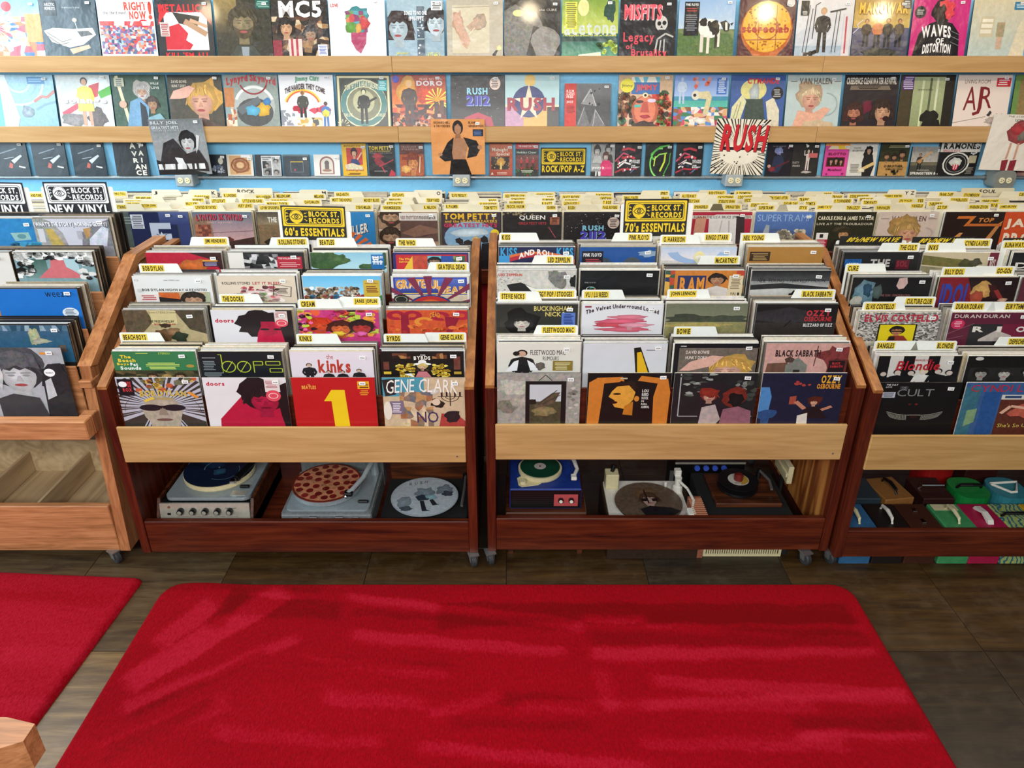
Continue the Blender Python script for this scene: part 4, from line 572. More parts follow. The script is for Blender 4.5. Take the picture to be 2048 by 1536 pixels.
 (1870, 1948, 284, 'box', 'square black and white boxed set with a pink edge', lambda a: a.bg('1c1a1a').r(0,0,1,.3,'dcd8d0').t('RAMONES',.06,.04,.98,.2,'1a1818','x').t('SINGLES BOX',.06,.23,.5,.29,'c84858').arc(.46,.64,.3,.34,0,360,'d8d8d0').arc(.46,.64,.24,.26,0,360,'888').b(.46,.6,.16,.14,'d8d8d0',.4).p([(.38,.66),(.54,.66),(.52,.8),(.46,.84),(.4,.8)],'c83848').r(.42,.66,.44,.8,'e8e0e0').r(.48,.66,.5,.8,'e8e0e0').r(.76,.4,.95,.62,'b8ac90',.3).sc(.76,.3,.96,.4,['ddd'],5,.02,.03).tl(.74,.74,.94,.94,'8a8478',6)),
 (2034, 2090, 338, 'dvd', 'reddish low case under the frame edge', lambda a: a.bg('b08478',.3).r(0,.3,1,.6,'8a4038',.3)),
]
# racks: per rack the front cover of every stack: row, left x, look, artwork
OAK = [
 (4,-82,'blue underwater sleeve with a floating banknote', lambda a: a.g(0,0,1,1,'2a80b8','1a68a8',.3).p([(.62,.42),(.86,.4),(.88,.62),(.66,.66)],'88b0b0',.3).e(.76,.52,.06,.07,'5a8a90').sc(.6,.7,1,.95,['1c5878','3a90b8'],8,.05,.1,.3)),
 (4,63,'white street photo of narrow buildings with grey capitals', lambda a: a.bg('c4c4d0').p([(0,0),(.0,.9),(.42,.9),(.36,.42),(.24,.1),(.14,0)],'9a9a96',.6).p([(.14,.3),(.24,.3),(.36,.8),(.2,.9)],'b8a058',.4).r(.04,.3,.12,.7,'c8c8cc').p([(.58,.9),(.62,.4),(.78,.2),(1,.02),(1,.9)],'7c7a80',.6).p([(.64,.3),(.74,.26),(.72,.5),(.66,.6)],'b08a58',.4).p([(.7,.6),(.9,.22),(.98,.3),(.9,.9),(.68,.9)],'c8ccd8',.4).r(.55,.36,.62,.6,'a8a8b0',.3).p([(.0,.85),(1,.8),(1,1),(0,1)],'8a8a90',.4).t("(WHAT'S THE STORY) MORNING GLORY?",.01,.1,.97,.26,'e8e8ee','x',0,0,'70707a')),
 (3,-142,'white sleeve at the frame edge', lambda a: a.bg('d8d6d0')),
 (3,24,'black and white blossom border around a red-haired back', lambda a: a.bg('7a9aa0',.3).g(.1,.15,.4,.6,'3a5a50','6a8a88',.3).r(.5,.1,.8,.6,'a8c4cc').p([(.26,.6),(.38,.42),(.44,.34),(.46,.14),(.62,.14),(.64,.34),(.72,.42),(.86,.6)],'c86a70',.15).b(.54,.1,.1,.08,'7a3028').m(0,0,1,.12,['e8e8e4','181818','c8c8c4'],16,2).sc(.0,.02,.2,.5,['e8e8e4','1a1a1a','d8d8d4'],24,.04,.07).sc(.82,.02,1,.6,['e8e8e4','1a1a1a','d8d8d4'],26,.04,.07).sc(.2,.0,.8,.14,['ecece8','1c1c1c'],26,.04,.07).r(0,.5,.06,.6,'e8e8e4')),
 (2,-12,'plain bright blue sleeve with thin black lettering', lambda a: a.bg('1a6cc0').t('weezer',.6,.08,.93,.2,'10141c','n').e(.86,.6,.1,.13,'d8e0e8').tl(.79,.5,.93,.72,'5a6a78',6)),
 (1,-36,'murky blue water sleeve with a golden shape', lambda a: a.g(0,0,1,.8,'3a5a74','1e5878',.35).m(0,0,1,.12,['4a6a80','8aa0b0','2a4a60'],18,1,.4).b(.58,.25,.06,.2,'b8b890',.6,16,.4).b(.66,.34,.12,.06,'a8a890',.6,14,.4).b(.62,.6,.1,.1,'7a9a98',.6,14,.4).r(.84,.42,.93,.58,'5a5248',.4).e(.02,.5,.06,.09,'40c8c0')),
 (0,-42,'black and white photo of a wide-eyed child', lambda a: a.bg('a8aab0',.2).p([(.65,1),(.7,.45),(.8,.3),(1,.3),(1,1)],'2a2a2e',.35).b(.42,.3,.34,.36,'4a4a4e',.5,22,.08).f(.42,.52,.3,'c8c8ca','38383c',.2,0).p([(.16,.42),(.18,.12),(.42,.04),(.66,.12),(.7,.4),(.58,.34),(.5,.38),(.42,.32),(.32,.38)],'58585c',.7).p([(.1,.35),(.2,.1),(.24,.5),(.18,.8)],'c0c0c2',.4).b(.86,.6,.2,.28,'26262a',.4).p([(.72,.62),(.8,.56),(.82,.9),(.7,.98)],'bcbcc0',.2).p([(.1,.96),(.3,.86),(.6,.94),(.7,1),(.1,1)],'3a3a3e',.2).e(.8,.46,.065,.075,'f0f0f0').t('DEADBEAT',.755,.45,.845,.475,'222').r(.74,.08,.88,.12,'d88a38')),
]
SIX = [
 (4,290,'crimson sleeve with a dark haloed figure', lambda a: a.bg('b01c34',.25).b(.62,.4,.22,.2,'c86a30',.4).p([(.55,0),(1,0),(1,.6),(.85,.2)],'3a1a1c',.4).r(.74,.22,.94,.42,'2a1c40').r(.74,.22,.94,.27,'d89a38').tl(.75,.29,.93,.4,'a8a0c0',3)),
 (4,455,'black and white grainy sleeve with a red notice', lambda a: a.bg('28282a',.5).r(0,0,.2,.5,'e0dcd4').m(.2,.05,.66,.5,['1c1c1e','444','888','2a2a2c','c8c8c8'],8,5,.5).r(.64,.12,.97,.5,'b02838').t('THE ROLLING STONES',.66,.15,.95,.2,'f0d8d8').tl(.66,.28,.95,.44,'e8a8a8',3)),
 (4,620,'sleeve with green treetops against pale sky', lambda a: a.g(0,0,1,.6,'8cc0d8','b8dce4').b(.18,.25,.3,.28,'3a5a34',.7,20,.25).b(.38,.2,.12,.15,'4a6a3c',.7).b(.82,.45,.16,.14,'3c5c38',.7).b(.98,.2,.06,.2,'38502c',.6).r(.8,.06,.97,.5,'1c68a8').t('BEATLES',.815,.1,.955,.17,'e0e8f0','x').h(.84,.22,.14,'e0e8f0','e0e8f0','e0e8f0','e0e8f0').h(.885,.22,.14,'e0e8f0','e0e8f0','e0e8f0','e0e8f0').h(.93,.22,.14,'e0e8f0','e0e8f0','e0e8f0','e0e8f0')),
 (4,785,'navy sleeve with squared red and blue pictures', lambda a: a.bg('2c2c68').r(.04,.06,.98,1,'b82838').r(.06,.1,.26,.5,'c02c30').t('The Who',.08,.16,.24,.22,'e8c838').t('Sell Out',.08,.25,.22,.3,'e8c838').p([(.26,.1),(.26,.6),(.14,.5)],'e0b83c').r(.26,.1,.46,.5,'b84838',.4).r(.46,.1,.64,.5,'6ab0c0',.2).f(.55,.26,.1,'9a7a60','1a1a1a').r(.64,.1,.8,.5,'2c5098',.3).m(.8,.1,.96,.5,['3a5a40','8a8a58','2a2a30'],4,4,.4)),
 (3,263,'white sleeve with bold black title over a photo', lambda a: a.bg('dfe0de').t('BOB DYLAN',.1,.3,.38,.36,'2a2420','x').t('HIGHWAY 61 REVISITED',.4,.3,.93,.36,'3a3430','b').r(.3,.38,.96,1,'b8a080',.3).p([(.3,.4),(.56,.4),(.58,.62),(.34,.62)],'c8602c',.3).p([(.3,.5),(.58,.56),(.58,1),(.3,1)],'221e1e').f(.74,.58,.16,'c89a7c','302820').r(.9,.38,.96,1,'a8b090',.2).r(.06,.42,.3,.6,'e4d8d4').tl(.08,.45,.28,.58,'b04848',3).arc(.05,.1,.02,.025,0,360,'999').t('STEREO',.46,.08,.54,.11,'888','n').l([(.4,.1),(.45,.1)],.01,'777').l([(.55,.1),(.6,.1)],.01,'777').r(.04,.3,.09,.38,'c8c8c8')),
 (3,432,'cream sleeve with a pink party cake', lambda a: a.bg('d9c9b4').t('ROLLING STONES',.06,.14,.42,.2,'3a3030','b').t('LET IT BLEED',.45,.14,.82,.2,'a83038','b').sc(.28,.26,.76,.42,['c04858','e8c8c8','5a3430','d88a98'],36,.025,.045).b(.52,.44,.3,.08,'e8d4d0',.2).sc(.24,.42,.8,.66,['d0606c','efe4dc','e8b8b8','88a068'],50,.03,.055).l([(.72,.2),(.94,.26),(.92,.5),(.7,.44),(.72,.2)],.01,'3a3030').tl(.74,.28,.9,.42,'4a4040',4)),
 (3,604,'sky blue sleeve packed with a crowd of faces', lambda a: a.g(0,0,1,.5,'62b4e0','98d0e8').sc(.02,.28,.72,.5,['d8b898','3a3230','8a6a50','e0d0c0','5a5048','c8a078','eee'],120,.02,.035,.2,1.3).sc(.02,.48,.76,.75,['c84840','4a4a48','d8b898','e0c84a','3a6a8a','8a3038','e8e0d8','2a2624'],130,.025,.04,.2,1.2).r(.77,.1,.98,.7,'c8a838').t('ANNIVERSARY',.79,.16,.96,.19,'7a3018').tl(.79,.23,.96,.4,'7a3018',4).tl(.79,.48,.96,.62,'7a6018',4).p([(.95,.5),(1,.45),(1,.7),(.95,.7)],'3a7a48')),
 (3,781,'white bordered sleeve with a blue banner and gold script', lambda a: a.bg('d8d4cc').r(.03,.03,.97,.45,'2c3c98').g(.05,.06,.95,.42,'5a70c0','1c2c80').l([(.03,.42),(.97,.42)],.02,'d8c048').t('GRATEFUL',.06,.1,.62,.3,'d89a48','x',0,.03,'f0d8b8').t('DEAD',.6,.24,.95,.4,'d89a48','x',0,0,'f0d8b8').r(.03,.46,.97,1,'c8b8a0',.2).y(.5,.8,16,'7a2c48',.1,.8).e(.5,.72,.26,.24,'b83030').e(.5,.76,.18,.2,'d8602c').arc(.5,.74,.26,.29,0,180,'2c3c78').e(.12,.56,.1,.12,'2a2a28').arc(.12,.56,.07,.08,0,360,'a8a890')),
 (2,243,'sepia street photo of a couple walking', lambda a: a.bg('b0a078',.25).p([(0,0),(.3,0),(.36,.3),(.2,.62),(0,.6)],'5a4c38',.6).p([(.64,0),(1,0),(1,.62),(.8,.5)],'4a4030',.7).r(.34,.02,.66,.36,'c8ba8a',.1).t('STEREO',.42,.04,.57,.09,'6a5c40','n').l([(.33,.07),(.41,.07)],.012,'6a5c40').l([(.58,.07),(.66,.07)],.012,'6a5c40').t("THE FREEWHEELIN'",.3,.26,.62,.32,'3a2c1c','b').t('BOB',.37,.34,.45,.39,'a83828','b').t('DYLAN',.52,.34,.63,.39,'a83828','b').b(.5,.4,.07,.06,'3a281c').b(.48,.64,.14,.16,'6a4c30',.4).b(.6,.56,.09,.09,'8a6848',.4).b(.66,.7,.1,.14,'2c3828',.3).r(.03,.28,.1,.38,'4a4030')),
 (2,420,'white sleeve with a red and black close-up face', lambda a: a.bg('d8d6da').t('doors',.04,.22,.27,.32,'b82038','x').b(.6,.35,.3,.35,'1c1216',0,22,.15).p([(.4,1),(.55,.6),(.62,.35),(.76,.3),(.88,.5),(.96,1)],'b81840',.2).p([(.6,.3),(.75,.3),(.8,.6),(.66,.7),(.6,.5)],'a01438',.3).e(.64,.5,.06,.025,'1c1014').e(.8,.5,.05,.025,'1c1014').p([(.8,0),(1,0),(1,1),(.85,.6)],'1e1418',.15).r(.78,.03,.94,.34,'d8c8c4').tl(.79,.06,.93,.2,'a84858',5).e(.86,.34,.08,.1,'d84858').arc(.86,.34,.05,.06,0,360,'f0d0d0')),
 (2,594,'psychedelic red and magenta sleeve with three faces', lambda a: a.bg('c03878',.2).sc(0,0,1,.7,['d8488a','e05a38','2a1420','b8c848','c02868','e89a3c'],60,.03,.08,.1).f(.26,.42,.18,'e05028','c83818',.2).f(.52,.48,.17,'d86a38','4a1810',.3,0,.4).f(.78,.46,.16,'b83430','2a1014',.3).b(.5,.6,.08,.06,'e8c83c').b(.78,.6,.06,.06,'e060a8').sc(.0,.1,.2,.6,['b8d040','2a1018','e868a0'],16,.02,.05)),
 (2,772,'orange sleeve with crimson curling ornament', lambda a: a.bg('c8522c',.35).arc(.12,.14,.05,.12,0,300,'a01c34').arc(.32,.14,.05,.12,-120,180,'a01c34').p([(.18,.1),(.27,.1),(.28,.7),(.17,.7)],'8a1830',.2).arc(.66,.16,.05,.12,0,300,'a01c34').arc(.92,.14,.05,.12,-120,180,'b02438').p([(.72,.16),(.9,.2),(.8,.6),(.86,.7),(.74,.7)],'8a1830',.2).t('DEAD',.54,.08,.66,.2,'d8982c','b',0,.03).arc(.46,.3,.06,.12,20,250,'d88a30').sc(.0,.4,1,.65,['b83c24','d87034','a02a28'],20,.03,.06,.3)),
 (1,222,'green-topped sleeve with white and yellow lettering', lambda a: a.bg('3a3a28',.4).r(0,0,1,.42,'35744a').t('The',.09,.08,.22,.15,'e8c838','x').t('Beach',.06,.16,.27,.23,'e8c838','x').t('Boys',.04,.25,.18,.32,'e8c838','x').t('Pet',.2,.25,.29,.32,'f0f0ea','x').t('Sounds',.07,.33,.32,.4,'f0f0ea','x').t('STEREO',.56,.02,.7,.06,'c8d858','n').tl(.28,.02,.46,.06,'a8b858',1).tl(.36,.24,.86,.4,'c8d868',5).e(.92,.32,.05,.035,'a88a38').m(0,.43,1,.75,['3a3a24','4a4a2c','2a2a1c','6a5a38','5a4a30'],12,5,.5).f(.44,.56,.07,'c89a78','3a2a1c').f(.62,.58,.065,'c89a78','a88a4c').f(.78,.55,.07,'c89a78','3a2a1c')),
 (1,395,'black sleeve with thin lime geometric lettering', lambda a: a.bg('161a20',.1).l([(.23,.07),(.27,.07),(.27,.47),(.27,.3)],.012,'b0c038').arc(.345,.34,.075,.087,0,360,'b0c038',0,20,1.5).arc(.53,.34,.075,.087,0,360,'b0c038',0,20,1.5).l([(.3,.46),(.4,.22)],.011,'b0c038').l([(.48,.46),(.58,.22)],.011,'b0c038').l([(.65,.47),(.65,.22),(.76,.22),(.76,.3),(.65,.3)],.012,'b0c038').l([(.8,.22),(.97,.22),(.97,.3),(.8,.3),(.8,.22)],.012,'b0c038').l([(.84,.38),(.99,.38),(.99,.46),(.84,.46),(.84,.38)],.012,'b0c038').l([(.04,.14),(.2,.14)],.01,'b0b8b8').tl(.03,.2,.2,.42,'7a8488',6).tl(.03,.46,.28,.58,'7a8488',4)),
 (1,578,'white sleeve with red lettering and four dark-suited men', lambda a: a.bg('ded4dc').t('the',.44,.06,.52,.17,'b02c30','n').t('kinks',.33,.18,.72,.46,'b83a2c','x').h(.22,.26,.5,'1c1a1e','c8a890','221a18').h(.45,.42,.4,'1c1a1e','c8a890','221a18').h(.62,.42,.4,'1c1a1e','c8a890','221a18').h(.82,.38,.44,'1c1a1e','c8a890','221a18')),
 (1,760,'black sleeve with a gold wreath and white-hatted woman', lambda a: a.bg('181412').m(.14,.04,.36,.16,['6a3c28','2a1a14','a87848'],5,2,.4).m(.62,.04,.8,.16,['6a3c28','2a1a14','a87848'],4,2,.4).sc(.2,.28,.4,.6,['d8b030','b88c20','e8d060'],40,.02,.03).sc(.62,.28,.82,.6,['d8b030','b88c20','e8d060'],40,.02,.03).e(.5,.28,.11,.03,'ecebe4').e(.5,.24,.05,.06,'ecebe4').f(.5,.34,.06,'e0b898','d8b868').p([(.4,.6),(.45,.44),(.55,.44),(.62,.6)],'c87880').p([(.28,.5),(.36,.48),(.4,.58)],'eee').t('THE',.48,.06,.54,.09,'d8d8d0').t('BYRDS',.4,.1,.6,.18,'e8e4d8','x',0,.01).t('SWEETHEART',.3,.38,.72,.43,'5a3c2c','n').r(.03,.22,.1,.4,'6a3a30',.5).r(.88,.1,.96,.4,'6a3a30',.5).r(.03,.44,.12,.5,'d8b838').r(.88,.44,.97,.5,'b89838')),
 (0,229,'sleeve with a sunglassed man of root-like hair', lambda a: a.bg('b4b4c0',.1).y(.5,.62,44,'3a3430',.15,.72,.5,.2).sc(.25,.02,.95,.28,['b85a38','3a2a24','c8a04a','6a6a50'],22,.03,.06,.2).arc(.5,.72,.46,.465,0,180,'222').b(.5,.72,.24,.34,'a89c8c',.4,18,.05).e(.36,.64,.14,.07,'1a1820').e(.64,.64,.14,.07,'1a1820').r(.46,.6,.54,.63,'1a1820').p([(.47,.66),(.44,.8),(.56,.8),(.53,.66)],'8a7c6c').e(.5,.9,.1,.03,'6a4a44').t('BOB DYLAN',.26,.28,.82,.4,'c8a848','x',0,.02).t('& FRIENDS',.4,.42,.66,.47,'b89a48','b').r(.02,.03,.2,.38,'16141a').t('ROX',.07,.22,.18,.29,'d83c40','x').t('VOX',.12,.08,.18,.2,'d83c40','x').e(.08,.14,.05,.06,'eee').l([(.3,.5),(.42,.42)],.05,'d8b848').l([(.85,.3),(.95,.42)],.05,'d88a38')),
 (0,403,'white sleeve with a big crimson triangle and face', lambda a: a.bg('dcd8da').t('doors',.04,.09,.26,.17,'b82038','x').p([(.15,.88),(.5,.3),(.9,.2),(1,.6),(1,1),(.1,1)],'b01438',.1).b(.66,.3,.25,.3,'1c1016',0,22,.13).f(.72,.5,.24,'b01840','1e1218',.3,0,.2,None,'6a0c20').p([(.86,.2),(1,.1),(1,1),(.9,.8)],'180e14').r(.74,.02,.92,.3,'dcd0cc').tl(.75,.06,.91,.22,'b05868',6).e(.83,.38,.09,.12,'d84858').arc(.83,.38,.05,.06,0,360,'f0d8d8')),
 (0,581,'red sleeve with a big yellow numeral', lambda a: a.bg('b8181c').t('THE',.19,.14,.22,.165,'e0a848').t('BEATLES',.12,.17,.29,.24,'e0a848','x').p([(.37,.5),(.47,.26),(.63,.26),(.68,1.02),(.49,1.02),(.46,.5)],'e8c41c').r(.79,.08,.93,.24,'e8b020').t('BEATLES',.8,.13,.92,.17,'5a3010','x').tl(.8,.18,.92,.23,'5a3010',1).tl(.81,.26,.92,.38,'e0a030',3)),
 (0,763,'collage sleeve with white script and a candelabrum', lambda a: a.bg('c8b090',.2).r(0,0,.5,.4,'4a94a8',.2).p([(0,.05),(.16,.02),(.16,.36),(.03,.4)],'2a2828',.4).m(.2,.3,.6,1,['b88a5a','8a7060','c8b090','a06a4a','6a6a70','d8c0a0'],6,7,.4).b(.62,.3,.06,.06,'d8d0c8').b(.66,.55,.08,.1,'2a2420',.2).e(.64,.52,.05,.07,'d8c0a8').r(.08,.5,.24,.78,'7a6a80').tl(.1,.53,.22,.75,'d8d0d8',6).l([(.66,.4),(.96,.4)],.012,'3a2c20').arc(.81,.4,.1,.11,180,360,'3a2c20').arc(.81,.4,.05,.06,180,360,'3a2c20').l([(.81,.3),(.81,.6)],.012,'3a2c20').r(.7,.3,.72,.4,'2a1c18').r(.76,.3,.78,.4,'2a1c18').r(.86,.3,.88,.4,'2a1c18').r(.92,.3,.94,.4,'2a1c18').p([(.6,1),(.7,.76),(.9,.8),(1,.95),(1,1)],'a83c38',.3).b(.84,.82,.1,.14,'2a2024').t('GENE CLARK',.04,.06,.9,.34,'ece8e0','n',.05,.04).t('NO',.4,.72,.66,.96,'3a3058','n').e(.05,.7,.05,.2,'e0d8c8')),
]
SEV = [
 (4,998,'flaming arch lettering on a dark blue sleeve', lambda a: a.bg('1e2448',.2).t('KISS',.02,.02,.24,.26,'3a98c8','x').t('KISS',.76,.02,.98,.26,'3a98c8','x').arc(.5,.8,.5,.66,25,155,'d86a2c').arc(.5,.8,.5,.6,25,155,'b02838').t('AND ROLL',.26,.2,.74,.36,'f0e8e0','x',0,.14).b(.5,.52,.08,.1,'d8702c',.3).m(0,.26,.14,.6,['3a90c8','1e2448'],4,1)),
 (4,1160,'deep blue sleeve with two dark domes and a small notice', lambda a: a.bg('1f4f92',.15).b(.92,.2,.14,.1,'8aa0b8',.2).e(.34,.62,.1,.3,'3a4450',.3).e(.7,.56,.13,.26,'4a5058',.3).r(.03,.12,.31,.6,'17161c').t('PINK FLOYD',.05,.18,.29,.28,'e0dce0','x').tl(.05,.34,.29,.56,'b04048',4)),
 (4,1323,'pale sky sleeve with a small glowing seated figure', lambda a: a.g(0,0,1,.4,'b8c8e0','e8e0e0',.1).arc(.5,.1,.28,.42,190,350,'9ab4d8').p([(0,.56),(.2,.5),(.4,.54),(.6,.5),(.8,.56),(1,.5),(1,.8),(0,.8)],'d8b0a8',.3).e(.51,.3,.07,.18,'e8dca0').h(.51,.2,.3,'f0ecd8','e8d8b8','e0d0a0','f0ecd8')),
 (4,1497,'plain tan sleeve with a small dark caption', lambda a: a.bg('a87a3c',.08).r(.03,.14,.3,.42,'3a281a').tl(.05,.17,.28,.4,'a88a58',5).arc(.55,.6,.05,.055,20,160,'5a4020')),
 (3,994,'speckled white sleeve with a black airship-like form', lambda a: a.bg('c8c4bc',.3).sc(0,.0,.3,.5,['5a5854','8a8680'],90,.004,.01).p([(.12,.34),(.3,.28),(.5,.44),(.56,.6),(.2,.6)],'161616').p([(.36,.34),(.72,.6),(.5,.6)],'e8e4dc').b(.76,.2,.12,.24,'7a7872',.9,18,.35).b(.98,.26,.05,.14,'161616').t('LED ZEPPELIN',.02,.07,.32,.13,'b83c2c','x')),
 (3,1161,'plain black sleeve with a small emblem corner', lambda a: a.bg('141416').r(.04,.24,.24,.6,'0c0c0e').t('PINK FLOYD',.06,.27,.2,.3,'888').arc(.14,.44,.05,.06,0,360,'c8c8c8').arc(.16,.44,.025,.045,-90,30,'b85038').arc(.16,.44,.025,.045,30,150,'48a088')),
 (3,1332,'orange sleeve with zigzag edges and a seated man', lambda a: a.bg('c87c34',.25).m(0,0,.12,.7,['3a5a48','d8a848','b84830','2a3a58'],2,8,.1,.2).m(.9,0,1,.7,['3a5a48','d8a848','b84830'],2,8,.1,.2).r(.16,.12,.52,.6,'28305c').t('RAM',.19,.16,.5,.5,'d88c34','x').f(.66,.22,.12,'b88a68','2a201c').p([(.46,.7),(.54,.42),(.66,.36),(.8,.42),(.86,.7)],'cfcac4',.15).r(.81,.12,.99,.66,'d8c8a4').tl(.83,.15,.97,.44,'7a6a50',8).m(.84,.52,.96,.62,['222','d8c8a4'],10,1)),
 (3,1505,'misty black and white sleeve with italic title', lambda a: a.g(0,0,1,.25,'1e1e20','4a4a4c',.4).g(0,.25,1,.45,'8a8a8a','c0c0be',.3).g(0,.45,1,1,'c8c8c4','9a9a98',.2).p([(.0,.34),(.4,.3),(1,.4),(1,.46),(.4,.42),(0,.46)],'2a2a2c',.4).b(.56,.66,.08,.16,'161618').t('NEIL YOUNG ~ HARVEST MOON',.08,.2,.94,.28,'26262a','n',.15)),
 (2,993,'dark sleeve with a pale woman and cream serif title', lambda a: a.bg('30302a',.2).b(.3,.5,.22,.36,'161412',.2).f(.31,.5,.14,'d8d0c4','1a1614',.1,0,.9).t('BUCKINGHAM',.46,.05,.92,.17,'d0bc6c','b').t('NICKS',.6,.2,.84,.31,'d0bc6c','b').r(.8,.22,.97,.55,'5a78c0').tl(.82,.25,.95,.52,'1c2c70',7)),
 (2,1164,'white sleeve with pink cloud ribbons', lambda a: a.bg('dcdce0').b(.58,.34,.24,.06,'d87a8c',0,18,.2).b(.5,.44,.32,.07,'d8607a',.1,18,.2).b(.4,.54,.26,.06,'c84858',.1,18,.2).b(.68,.54,.22,.05,'e098a8',.1,18,.2).b(.52,.66,.34,.06,'d8687c',.1,18,.2).t('The Velvet Underground Loaded',.05,.16,.95,.3,'3a2428','x',0,.16).r(.04,.05,.12,.09,'8a3038').r(.57,.58,.63,.68,'c88a90')),
 (2,1334,'grey green sleeve with blurred dark treetops', lambda a: a.g(0,0,1,.5,'6a6e58','80826a',.2).b(.3,.38,.35,.12,'3c4034',.5,18,.3).b(.75,.42,.3,.12,'444a3c',.5,18,.3).r(0,.46,1,1,'8a8458',.4).b(.4,.54,.4,.06,'a8985a',.4)),
 (2,1515,'black sleeve with red gothic lettering', lambda a: a.bg('1a1618',.2).b(.4,.3,.4,.2,'2e2a2e',.5).r(0,.48,1,1,'2c2624',.4).l([(.36,.6),(.44,.42)],.02,'0c0a0a').t('OZZY',.62,.16,.92,.3,'c03038','x').t('OSBOURNE',.6,.32,.94,.44,'b02830','x').t('BLIZZARD OF OZZ',.6,.5,.96,.58,'d8d4d0','x')),
 (1,994,'off-white sleeve with a ponytailed man in a waistcoat', lambda a: a.bg('dad7cc').h(.3,.14,.9,'1e1c1c','c8a088','1e1816').p([(.1,.62),(.2,.4),(.26,.36),(.24,.6)],'e8e8ea').p([(.36,.36),(.44,.44),(.5,.6),(.4,.6)],'e8e8ea').e(.23,.22,.04,.05,'1e1816').b(.52,.5,.06,.08,'6a6058',.4).t('FLEETWOOD MAC',.4,.14,.82,.25,'2a2626','n').t('RUMOURS',.55,.28,.74,.37,'4a4440','n').r(.67,.38,.91,.6,'8a7430').tl(.69,.41,.89,.58,'d8cc98',5)),
 (1,1168,'pale grey sleeve with a slanted yellow bar', lambda a: a.bg('d0d2d6').p([(.6,.1),(.68,.08),(.82,.7),(.64,.7)],'1c1a14').p([(.64,.2),(.69,.18),(.8,.7),(.66,.7)],'e0b020').tl(.74,.13,.86,.16,'555',1)),
 (1,1350,'black bordered portrait of a pale hand on a face', lambda a: a.bg('16161a').r(.06,.1,1,1,'6a6056',.5).b(.74,.5,.26,.26,'c8a050',.4).f(.68,.62,.24,'d8a894','c89a4c',.25,-.2).p([(.08,.6),(.2,.4),(.46,.26),(.6,.28),(.46,.5),(.2,.6)],'d8a898',.2).t('DAVID BOWIE',.14,.15,.42,.22,'e0d0c4').t('HUNKY DORY',.14,.27,.4,.34,'e0d0c4').tl(.06,.04,.16,.07,'ccc',1)),
 (1,1534,'pink autumn sleeve with a weathered mill and blackletter', lambda a: a.bg('c89a90',.25).b(.85,.3,.2,.25,'7a3434',.7,20,.3).b(.9,.55,.14,.2,'5a2a28',.6,18,.3).l([(.62,.05),(.6,.5)],.012,'5a3430').p([(.02,.7),(.04,.44),(.28,.42),(.34,.7)],'6a4a3c',.5).p([(.26,.7),(.26,.48),(.4,.3),(.52,.48),(.52,.7)],'787870',.4).p([(.24,.34),(.3,.28),(.36,.34),(.34,.42),(.26,.42)],'4a3830').r(.36,.58,.44,.66,'2a2422').t('BLACK SABBATH',.12,.14,.66,.28,'2c1c20','x').r(.78,.38,.97,.7,'221418').t('BLACK',.82,.41,.92,.46,'c03034','x').t('SABBATH',.8,.48,.95,.53,'c03034','x')),
 (0,994,'peeling grey wall with a black framed picture', lambda a: a.bg('9c9890',.5).b(.2,.3,.2,.16,'b8b4a8',.6).b(.12,.7,.14,.14,'7c766a',.7).b(.3,.6,.14,.1,'b0aa9c',.6).l([(.5,.16),(.58,.04),(.66,.16)],.01,'222').r(.34,.17,.83,1.0,'141414').r(.39,.24,.77,1,'c0c4c8').r(.39,.6,.77,1,'484430',.6).b(.42,.6,.06,.06,'201e18').p([(.44,.7),(.66,.42),(.76,.4),(.7,.6),(.5,.78)],'5a4c3c',.8).l([(.5,.66),(.72,.36)],.012,'3a3026').l([(.54,.66),(.76,.46)],.012,'3a3026').b(.56,.82,.14,.1,'8a7a52',.7).sc(.86,.3,.98,.9,['77726a','c0bab0'],10,.02,.04)),
 (0,1176,'black sleeve with a golden face and raised arms', lambda a: a.bg('12100e').p([(.0,1),(.02,.2),(.12,.1),(.42,.08),(.44,.18),(.2,.22),(.18,.6),(.12,1)],'c8782c',.15).p([(.82,1),(.8,.5),(.84,.22),(.6,.16),(.64,.06),(.96,.12),(1,.4),(.98,1)],'c8782c',.15).b(.46,.3,.14,.13,'2a1a12').p([(.3,.38),(.36,.28),(.5,.26),(.58,.4),(.56,.56),(.46,.76),(.34,.72),(.3,.62),(.34,.58),(.26,.5)],'d89838',.25).e(.36,.44,.05,.02,'2a1408').e(.32,.62,.05,.03,'2a0c08').p([(.46,.7),(.56,.6),(.56,.9),(.44,.88)],'b87020',.2).e(.6,.54,.03,.06,'c88030').t('LOU',.66,.34,.74,.4,'e0dcd4').t('REED',.66,.42,.74,.48,'e0dcd4').t('ROCK',.66,.5,.74,.55,'e0dcd4').t('N',.66,.57,.69,.61,'e0dcd4').t('ROLL',.66,.63,.73,.67,'e0dcd4').t('ANIMAL',.66,.69,.76,.74,'e0dcd4').tl(.38,.08,.5,.14,'b8a888',1)),
 (0,1350,'dark foliage sleeve with a red-haired man mirrored', lambda a: a.bg('1e1e20',.3).l([(.08,.02),(.08,.92),(.98,.92)],.014,'a8a8a8').sc(.1,.02,.5,.5,['6a7068','3a3e3a','989c94'],26,.03,.06,.4,.5).sc(.76,.1,1,.6,['3c403c','787c76'],14,.03,.06,.4).r(.32,.2,.62,.96,'221c22').f(.44,.5,.1,'c89a84','8a2c20').b(.44,.4,.12,.1,'8a2c20',.4).p([(.3,1),(.36,.72),(.52,.66),(.6,.98)],'b0a09c',.3).b(.74,.5,.15,.22,'7a2a20',.5,18,.15).b(.76,.56,.09,.16,'161214').p([(.54,1),(.62,.76),(.8,.7),(.96,.8),(1,1)],'8a5a68',.3)),
